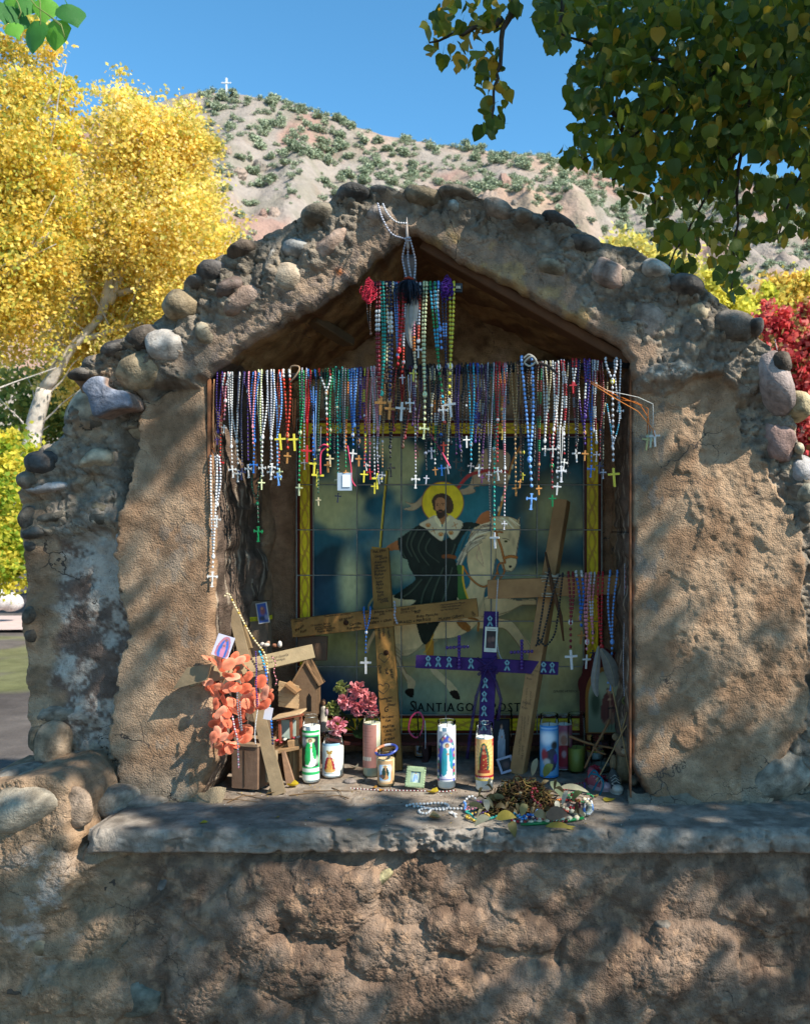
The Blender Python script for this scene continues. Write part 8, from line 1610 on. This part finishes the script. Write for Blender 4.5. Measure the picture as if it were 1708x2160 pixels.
# teddy bear
td = thing('teddy_bear', onl(1316, 1652), 'faded tan teddy bear sitting in the right corner', 'teddy bear'); fur = surf('plush', None, .95, .25, 90, ((300, .003),), spec=.05)
def blobs(L, name, par, mat):
    mb = MB(); [mb.ell(c, r, None, C(cc), 18, 12) for c, r, cc in L]; return mb.build(name, mat, par)
blobs([((0, 0, .055), (.036, .032, .05), '7c6a50')], 'body', td, fur); blobs([((0, -.012, .118), (.034, .031, .032), '84705a'), ((0, -.040, .110), (.014, .012, .011), '9a8870')], 'head', td, fur)
for k in (-1, 1): blobs([((k*.028, -.005, .148), (.012, .008, .012), '7c6a50')], 'ear', td, fur); blobs([((k*.036, -.018, .07), (.012, .014, .026), '7c6a50')], 'arm', td, fur); blobs([((k*.026, -.034, .018), (.016, .026, .016), '84705a')], 'leg', td, fur); blobs([((k*.012, -.040, .124), (.003, .003, .003), '100c0a')], 'eye', td, M_BEAD)
# little shoes
def shoe(u, v, colr, sole, label, yaw, L_=.085):
    t = thing('baby_shoe', onl(u, v), label, 'shoe', rot=(0, 0, R(yaw))); n = 15; m = 12; V_, Fc = [], []
    for i in range(n):
        q = i/(n-1); y = -L_/2+L_*q; wv = .019*(math.sin(min(1, q*2.6)*math.pi/2)**.6)*(1-.25*abs(q-.5))*(1 if q < .9 else 1-(q-.9)*5); hv = .016+.036*sst(.3, .85, np.array(q))
        for j in range(m+1): a = math.pi*j/m; V_.append((math.cos(a)*wv, y, .008+math.sin(a)**.8*float(hv)))
    for i in range(n-1):
        for j in range(m): a = i*(m+1)+j; Fc.append((a, a+1, a+m+2, a+m+1))
    mesh_np('upper', V_, Fc, M_CLOTH, t, np.tile(C(colr), (len(V_), 1)))
    mb = MB(); pr = [(math.sin(a)*.021, -L_/2*math.cos(a)*1.06) for a in np.linspace(0, 6.283, 25)[:-1]]; k = len(pr); mb.add([(x, y, 0) for x, y in pr]+[(x, y, .012) for x, y in pr], [tuple(range(k-1, -1, -1)), tuple(range(k, 2*k))]+[(i, (i+1) % k, (i+1) % k+k, i+k) for i in range(k)], C(sole)); mb.build('sole', M_BEAD, t)
    mb = MB(); mb.ell((0, -L_*.36, .014), (.018, .018, .014), None, C(sole), 14, 8); mb.build('toe_cap', M_BEAD, t)
    mb = MB(); 
    for i in range(4): y = -L_*.12+i*.010; z_ = .030+i*.006; mb.tube([(-.013, y, z_-.006), (0, y-.001, z_+.004), (.013, y, z_-.006)], .0017, 5, C('a8a498'))
    mb.tube([(0, -L_*.1, .036), (-.018, -.03, .030), (-.006, -.036, .026)], .0014, 5, C('a8a498')); mb.build('laces', M_CLOTH, t); return t
shoe(1297, 1668, '4a4a46', 'a8a294', 'grey canvas baby sneaker with pale toe cap at the right', 8); shoe(1262, 1664, '8c4a50', 'a08488', 'pink baby shoe buried under yarn and beads', 40)
def clump(name, label, cat, u, v, rx, ry, h, n, cols, mat, seed, r=.002, y=None, part='fibres'):
    org = onl(u, v); t = thing(name, org, label, cat); r_ = random.Random(seed); mb = MB()
    for k in range(n):
        a = r_.uniform(0, 6.28); q = r_.random()**.5; x, yy = rx*q*math.cos(a), ry*q*math.sin(a); z_ = h*(1-q*q)*r_.uniform(.2, 1)+.003; d = np.array((r_.uniform(-1, 1), r_.uniform(-1, 1), r_.uniform(-.3, .8)))*.016
        mb.tube([np.array((x, yy, z_))-d, np.array((x, yy, z_))+np.array((r_.uniform(-.004, .004),)*3), np.array((x, yy, z_))+d], r*r_.uniform(.5, 1.2), 4, C(r_.choice(cols))*r_.uniform(.7, 1.2))
    o = mb.build(part, mat, t); o['kind'] = 'stuff'; return t, org
clump('yarn_ball', 'coral red yarn tangle resting on the pink baby shoe', 'yarn', 1258, 1655, .030, .02, .062, 120, ['a83440', '8c2834'], M_CLOTH, 4)
wires('yarn_strand', 'green and blue yarn strands over the coral tangle', 'yarn', [[(1240, 1640, .10), (1252, 1625, .09), (1262, 1640, .08), (1250, 1668, .07)], [(1246, 1632, .08), (1262, 1636, .06), (1272, 1652, .05), (1264, 1676, .06), (1252, 1680, .06)]], '1a5a6c', M_CLOTH, .003, 5)
# dried bouquet and the heap of beads at the front
bq, bo = clump('dried_bouquet', 'heap of dried brown flower heads and stalks at the ledge front', 'dried flowers', 1100, 1712, .115, .05, .098, 1500, ['3c2a1c', '4a3a24', '5a4628', '261c14', '6a5430', '4c4a28'], M_CLOTH, 7, .0017)
V_, Fc, cc_ = [], [], []; rd = random.Random(31)
for (u, v, ln, ang, w3, c) in [(1122, 1638, 40, 75, 7, '8c9078'), (1146, 1640, 34, 55, 9, '6d7a3c'), (1180, 1662, 62, -8, 6, 'a8a488'), (1160, 1650, 46, -50, 9, '6d7a5c'), (1060, 1672, 28, 60, 8, 'b0ac98'), (1068, 1690, 40, 170, 8, '7a7c5c'), (1172, 1690, 34, -80, 6, 'b4b09c'), (1185, 1700, 34, 70, 5, 'b4b09c'), (1020, 1708, 36, 165, 8, '7c7c58'), (1045, 1728, 44, 5, 10, '9a8a3c'), (1032, 1725, 36, -150, 11, 'a8a68c'), (1075, 1735, 34, -70, 10, '6d6638'), (1098, 1722, 28, 60, 9, '8c8458'), (1125, 1718, 30, -20, 9, 'a08c64'), (1150, 1725, 48, 8, 14, '7c6450'), (1205, 1690, 30, 40, 6, '6a7040'), (1150, 1745, 60, -4, 6, 'a08c3c'), (1028, 1712, 26, 100, 8, 'b4b09c'), (1100, 1660, 30, 120, 7, '7a7c5c')]+[(rd.uniform(1015, 1225), rd.uniform(1655, 1722), rd.uniform(14, 30), rd.uniform(0, 360), rd.uniform(3, 6), rd.choice(['6d6444', '8a7a58', '5c5036', 'a09878', '4c3c28'])) for _ in range(34)]:
    y = yl(min(v+30, 1752))+.01; s = px(y); c0 = np.array(P(u, v, y)); c0[2] = max(c0[2], LZ+.006); a = R(ang); d = np.array((math.cos(a), -.15, math.sin(a)))*ln*s; q = np.array((-math.sin(a), .5, math.cos(a))); q /= np.linalg.norm(q); K = 7; p0_ = c0-bo; Vv, Ff = [], []
    for i in range(K+1):
        t_ = i/K; w4 = w3*s*math.sin(t_**.8*math.pi)**.8+.0003; b_ = p0_+d*t_+np.array((0, -.004, .010))*math.sin(t_*3.1); 
        for k in (-1, 0, 1): Vv.append(b_+q*w4*k+np.array((0, 0, .002*abs(k))))
    for i in range(K):
        for k in range(2): a_ = i*3+k; Ff.append((a_, a_+1, a_+4, a_+3))
    mesh_np('dry_leaf', Vv, Ff, M_LEAF, bq, np.tile(C(c), (len(Vv), 1)))
def lchain(label, pts, spec, r, h=.004, name='bead_string'):
    q = []; 
    for p in pts: a = onl(p[0], p[1], (p[2] if len(p) > 2 else h)); q.append(a)
    org = q[0]; t = thing(name, org, label, 'bead string', 'bead strings heaped on the ledge'); z_ = resample(smooth3(q), r*2.5*S0); bead_mesh('bead_strand', z_, cols_for(spec, len(z_), 1), r*S0, t, org, 1.05); return t
def wob(cx, cy, rx, ry, n, h0, seed, h1=.02):
    r_ = random.Random(seed); return [(cx+rx*math.cos(k*6.28/n+seed)*r_.uniform(.7, 1.1), cy+ry*math.sin(k*6.28/n+seed)*r_.uniform(.7, 1.1), h0+r_.uniform(0, h1)) for k in range(n+1)]
B7 = lambda L: [(606.4+.2779*x, 1371+.2779*y) for x, y in L]
lchain('white pearl rosary lying alone on the ledge left of the heap', B7([(905, 1192), (960, 1180), (1050, 1178), (1120, 1172), (1200, 1178), (1222, 1205), (1180, 1222), (1120, 1220), (1060, 1212), (1000, 1198), (940, 1200)]), 'white', 3.0, .004, 'white_rosary')
wt = lchain('white pearl loop with a small white cross beside the heap', B7([(1345, 1215), (1280, 1215), (1200, 1212), (1120, 1215), (1090, 1222), (1060, 1250), (1010, 1246), (1000, 1226), (1060, 1212), (1110, 1222)]), 'white', 3.0, .004, 'white_rosary')
o = make_cross(wt, wt.location, 0, 0, 0, 26, 20, 'white', 'flared'); o.location = np.array(onl(952, 1716, .006))-np.array(wt.location); o.rotation_euler = (R(-80), R(20), R(30))
for lab, cx, cy, rx, ry, sp, r, sd, h in [('pink, lilac and pale blue beads at the left of the heap', 1000, 1705, 26, 12, 'pink/light blue/white', 3.0, 1, .02), ('teal bead string under the left leaves of the heap', 1020, 1722, 40, 12, 'teal', 2.6, 2, .01), ('gold bead loop at the front left of the heap', 1006, 1728, 26, 9, 'gold', 3.0, 3, .004), ('turquoise and blue beads at the front of the heap', 1105, 1722, 28, 12, 'turquoise/light blue/blue', 3.2, 4, .02), ('light blue bead tangle under the pale leaf', 1112, 1728, 24, 9, 'light blue/navy', 3.0, 5, .015), ('red and white beads along the front of the heap', 1108, 1734, 30, 6, 'white/red*', 3.0, 6, .004),
                                          ('purple and dark beads at the left rim of the heap', 1012, 1712, 34, 10, 'purple/navy/pink', 2.4, 7, .012), ('coral and orange beads at the right of the heap', 1200, 1704, 26, 12, 'coral/orange/red', 2.8, 8, .022), ('dark beads behind the heap at its right', 1205, 1670, 36, 10, 'purple/black/dark red', 2.6, 9, .02), ('green bead string at the right rear of the heap', 1220, 1690, 28, 10, 'green/black', 2.2, 10, .012), ('pale lilac bead tail at the right of the heap', 1240, 1706, 10, 16, 'white/light blue', 3.0, 11, .004)]:
    lchain(lab, wob(cx, cy, rx, ry, 9, .004, sd, h), sp, r)
lchain('dark red bead string curling over the dried flowers', [(1132, 1726, .075), (1126, 1728, .088), (1121, 1730, .078), (1124, 1733, .062), (1138, 1736, .05), (1142, 1738, .035), (1144, 1738, .018), (1152, 1738, .008), (1172, 1739, .006), (1190, 1737, .006), (1204, 1732, .008)], 'dark red', 3.3)
lchain('second dark red bead string at the right of the heap', [(1205, 1690, .02), (1212, 1700, .02), (1222, 1706, .012), (1216, 1716, .008), (1200, 1712, .012)], 'dark red', 3.2)
lchain('big cream wooden beads curling round the right of the heap', [(1178, 1706, .008), (1190, 1712, .008), (1204, 1717, .008), (1218, 1722, .008), (1232, 1724, .008), (1242, 1718, .008), (1243, 1706, .008), (1236, 1697, .008), (1228, 1690, .010)], 'c4b898', 5.8, .008)
gt = lchain('green ribbon tube with large cream balls along the heap front', [(1120, 1740, .006), (1155, 1738, .007), (1190, 1734, .007), (1228, 1729, .007)], 'c4b898/c4b898', 6.2, .008)
mb = MB(); q = [np.array(onl(a, b, .005))-np.array(gt.location) for a, b in ((1098, 1743), (1130, 1741), (1165, 1738), (1200, 1734), (1230, 1729))]; mb.tube(q, [.003, .005, .005, .005, .004], 7, C('0e6a34')); mb.build('green_tube', M_BEAD, gt)
# fallen leaves, twigs and crumbs on the ledge
M_DRY = surf('dry_leaf', None, .8, .2, 40, ((100, .001),), spec=.15, trans=.15)
def fallen(u, v, s, c, label, yaw, curl=.5, k=0):
    V_, F_ = LT[k % 6]; V_ = V_.copy(); V_ = np.stack([V_[:, 0], V_[:, 2]+.4, np.abs(V_[:, 0])**2*curl*1.6+.5*curl*(V_[:, 2]+.4)**2*(V_[:, 2] < .2)], 1)*s; o = mesh_np('fallen_leaf', V_, F_, M_DRY, None, np.tile(C(c), (len(V_), 1))); o.location = onl(u, v, .003); o.rotation_euler = (R(random.Random(u).uniform(-14, 4)), 0, R(yaw)); tag(o, label, 'leaf', 'fallen leaves on the ledge'); return o
for i, a in enumerate([(620, 1660, .036, 'b8a02c', 'bright yellow curled leaf at the foot of the green candle', 70, .9), (575, 1676, .036, 'b09468', 'pale tan curled leaf at the foot of the weathered cross', 100, .8), (430, 1738, .024, 'b09c34', 'small yellow leaf with stalk alone on the dark left ledge', 80, .4), (736, 1732, .018, 'a08a38', 'tiny yellow leaf centre left on the dark ledge', 95, .3), (585, 1726, .014, 'a88c38', 'tiny leaf speck left of the ledge crack', 60, .3),
                        (915, 1674, .036, 'b8a030', 'yellow leaf before the teal saint candle', 60, .8), (917, 1729, .034, 'a88a5c', 'curled tan leaf below the white rosary', 85, 1.0), (1204, 1748, .020, 'b09c48', 'small yellow leaf in front of the green tube', 90, .4), (1284, 1690, .034, '9a8a30', 'yellow green leaf in the shade near the right pillar', 110, .3), (790, 1664, .020, 'a07430', 'brown leaf bit by the small squat candle', 40, .8), (805, 1670, .016, 'a8742c', 'orange leaf crumb beside the small squat candle', 130, .8), (1255, 1682, .022, '8c7a48', 'dull leaf beside the pink baby shoe', 20, .6), (748, 1622, .03, 'a09c88', 'pale dry leaf between the plain candle and the child candle', 30, 1.0)]): fallen(*a, k=i)
for i, L in enumerate([[(480, 1695), (510, 1683), (540, 1680)], [(500, 1676), (530, 1682), (560, 1690)], [(470, 1688), (500, 1690), (545, 1694)], [(640, 1672), (700, 1670), (760, 1672)], [(700, 1664), (716, 1672), (722, 1684)], [(735, 1688), (712, 1680), (690, 1684)], [(610, 1680), (660, 1676), (690, 1678)]]):
    q = [onl(a, b, .003+.002*((i+j) % 2)) for j, (a, b) in enumerate(L)]; t = thing('fallen_twig', q[0], ['forked brown twig below the wooden box', 'twig crossing below the leaning cross foot', 'low bent twig nearest the left pillar', 'long straw along the base of the green candle', 'dark root like twig at the ledge crack', 'twig stub right of the ledge crack', 'thin straw left of the ledge crack'][i], 'twig', 'twigs on the ledge'); mb = MB(); mb.tube([a-q[0] for a in smooth3(q)], .0018, 5, C('6a5238'), r2=.0008); mb.build('twig', M_BARK, t)
V_, Fc, cc_ = [], [], []; rg = random.Random(8)
mb = MB()
for k in range(420):
    u = rg.uniform(470, 1330); v = rg.gauss(1668, 16) if rg.random() < .75 else rg.uniform(1690, 1745); 
    if v < 1600: continue
    s = rg.uniform(.0008, .0028); mb.ell(onl(u, v, s*.4), (s, s*.8, s*.6), None, C(rg.choice(['a09484', '6c5a48', 'b8b0a4', '4a3828', '8a8078', 'a88c3c'])), 5, 3)
o = mb.build('grit', M_STONE, None); tag(o, 'crumbs, seeds and grit scattered over the ledge', 'grit', kind='stuff')
fallen_p = onl(738, 1652); t = thing('pebble', fallen_p, 'flat grey pebble before the shaded gap between candles', 'pebble'); mb = MB(); mb.ell((0, 0, .006), (.022, .016, .009), None, C('7a7068'), 14, 9); mb.build('stone', M_STONE, t)
lchain('thin red and white bead line lying before the green frame', [(740, 1664), (800, 1668), (870, 1669), (935, 1671), (960, 1668)], 'white/dark red*', 1.6, .002)
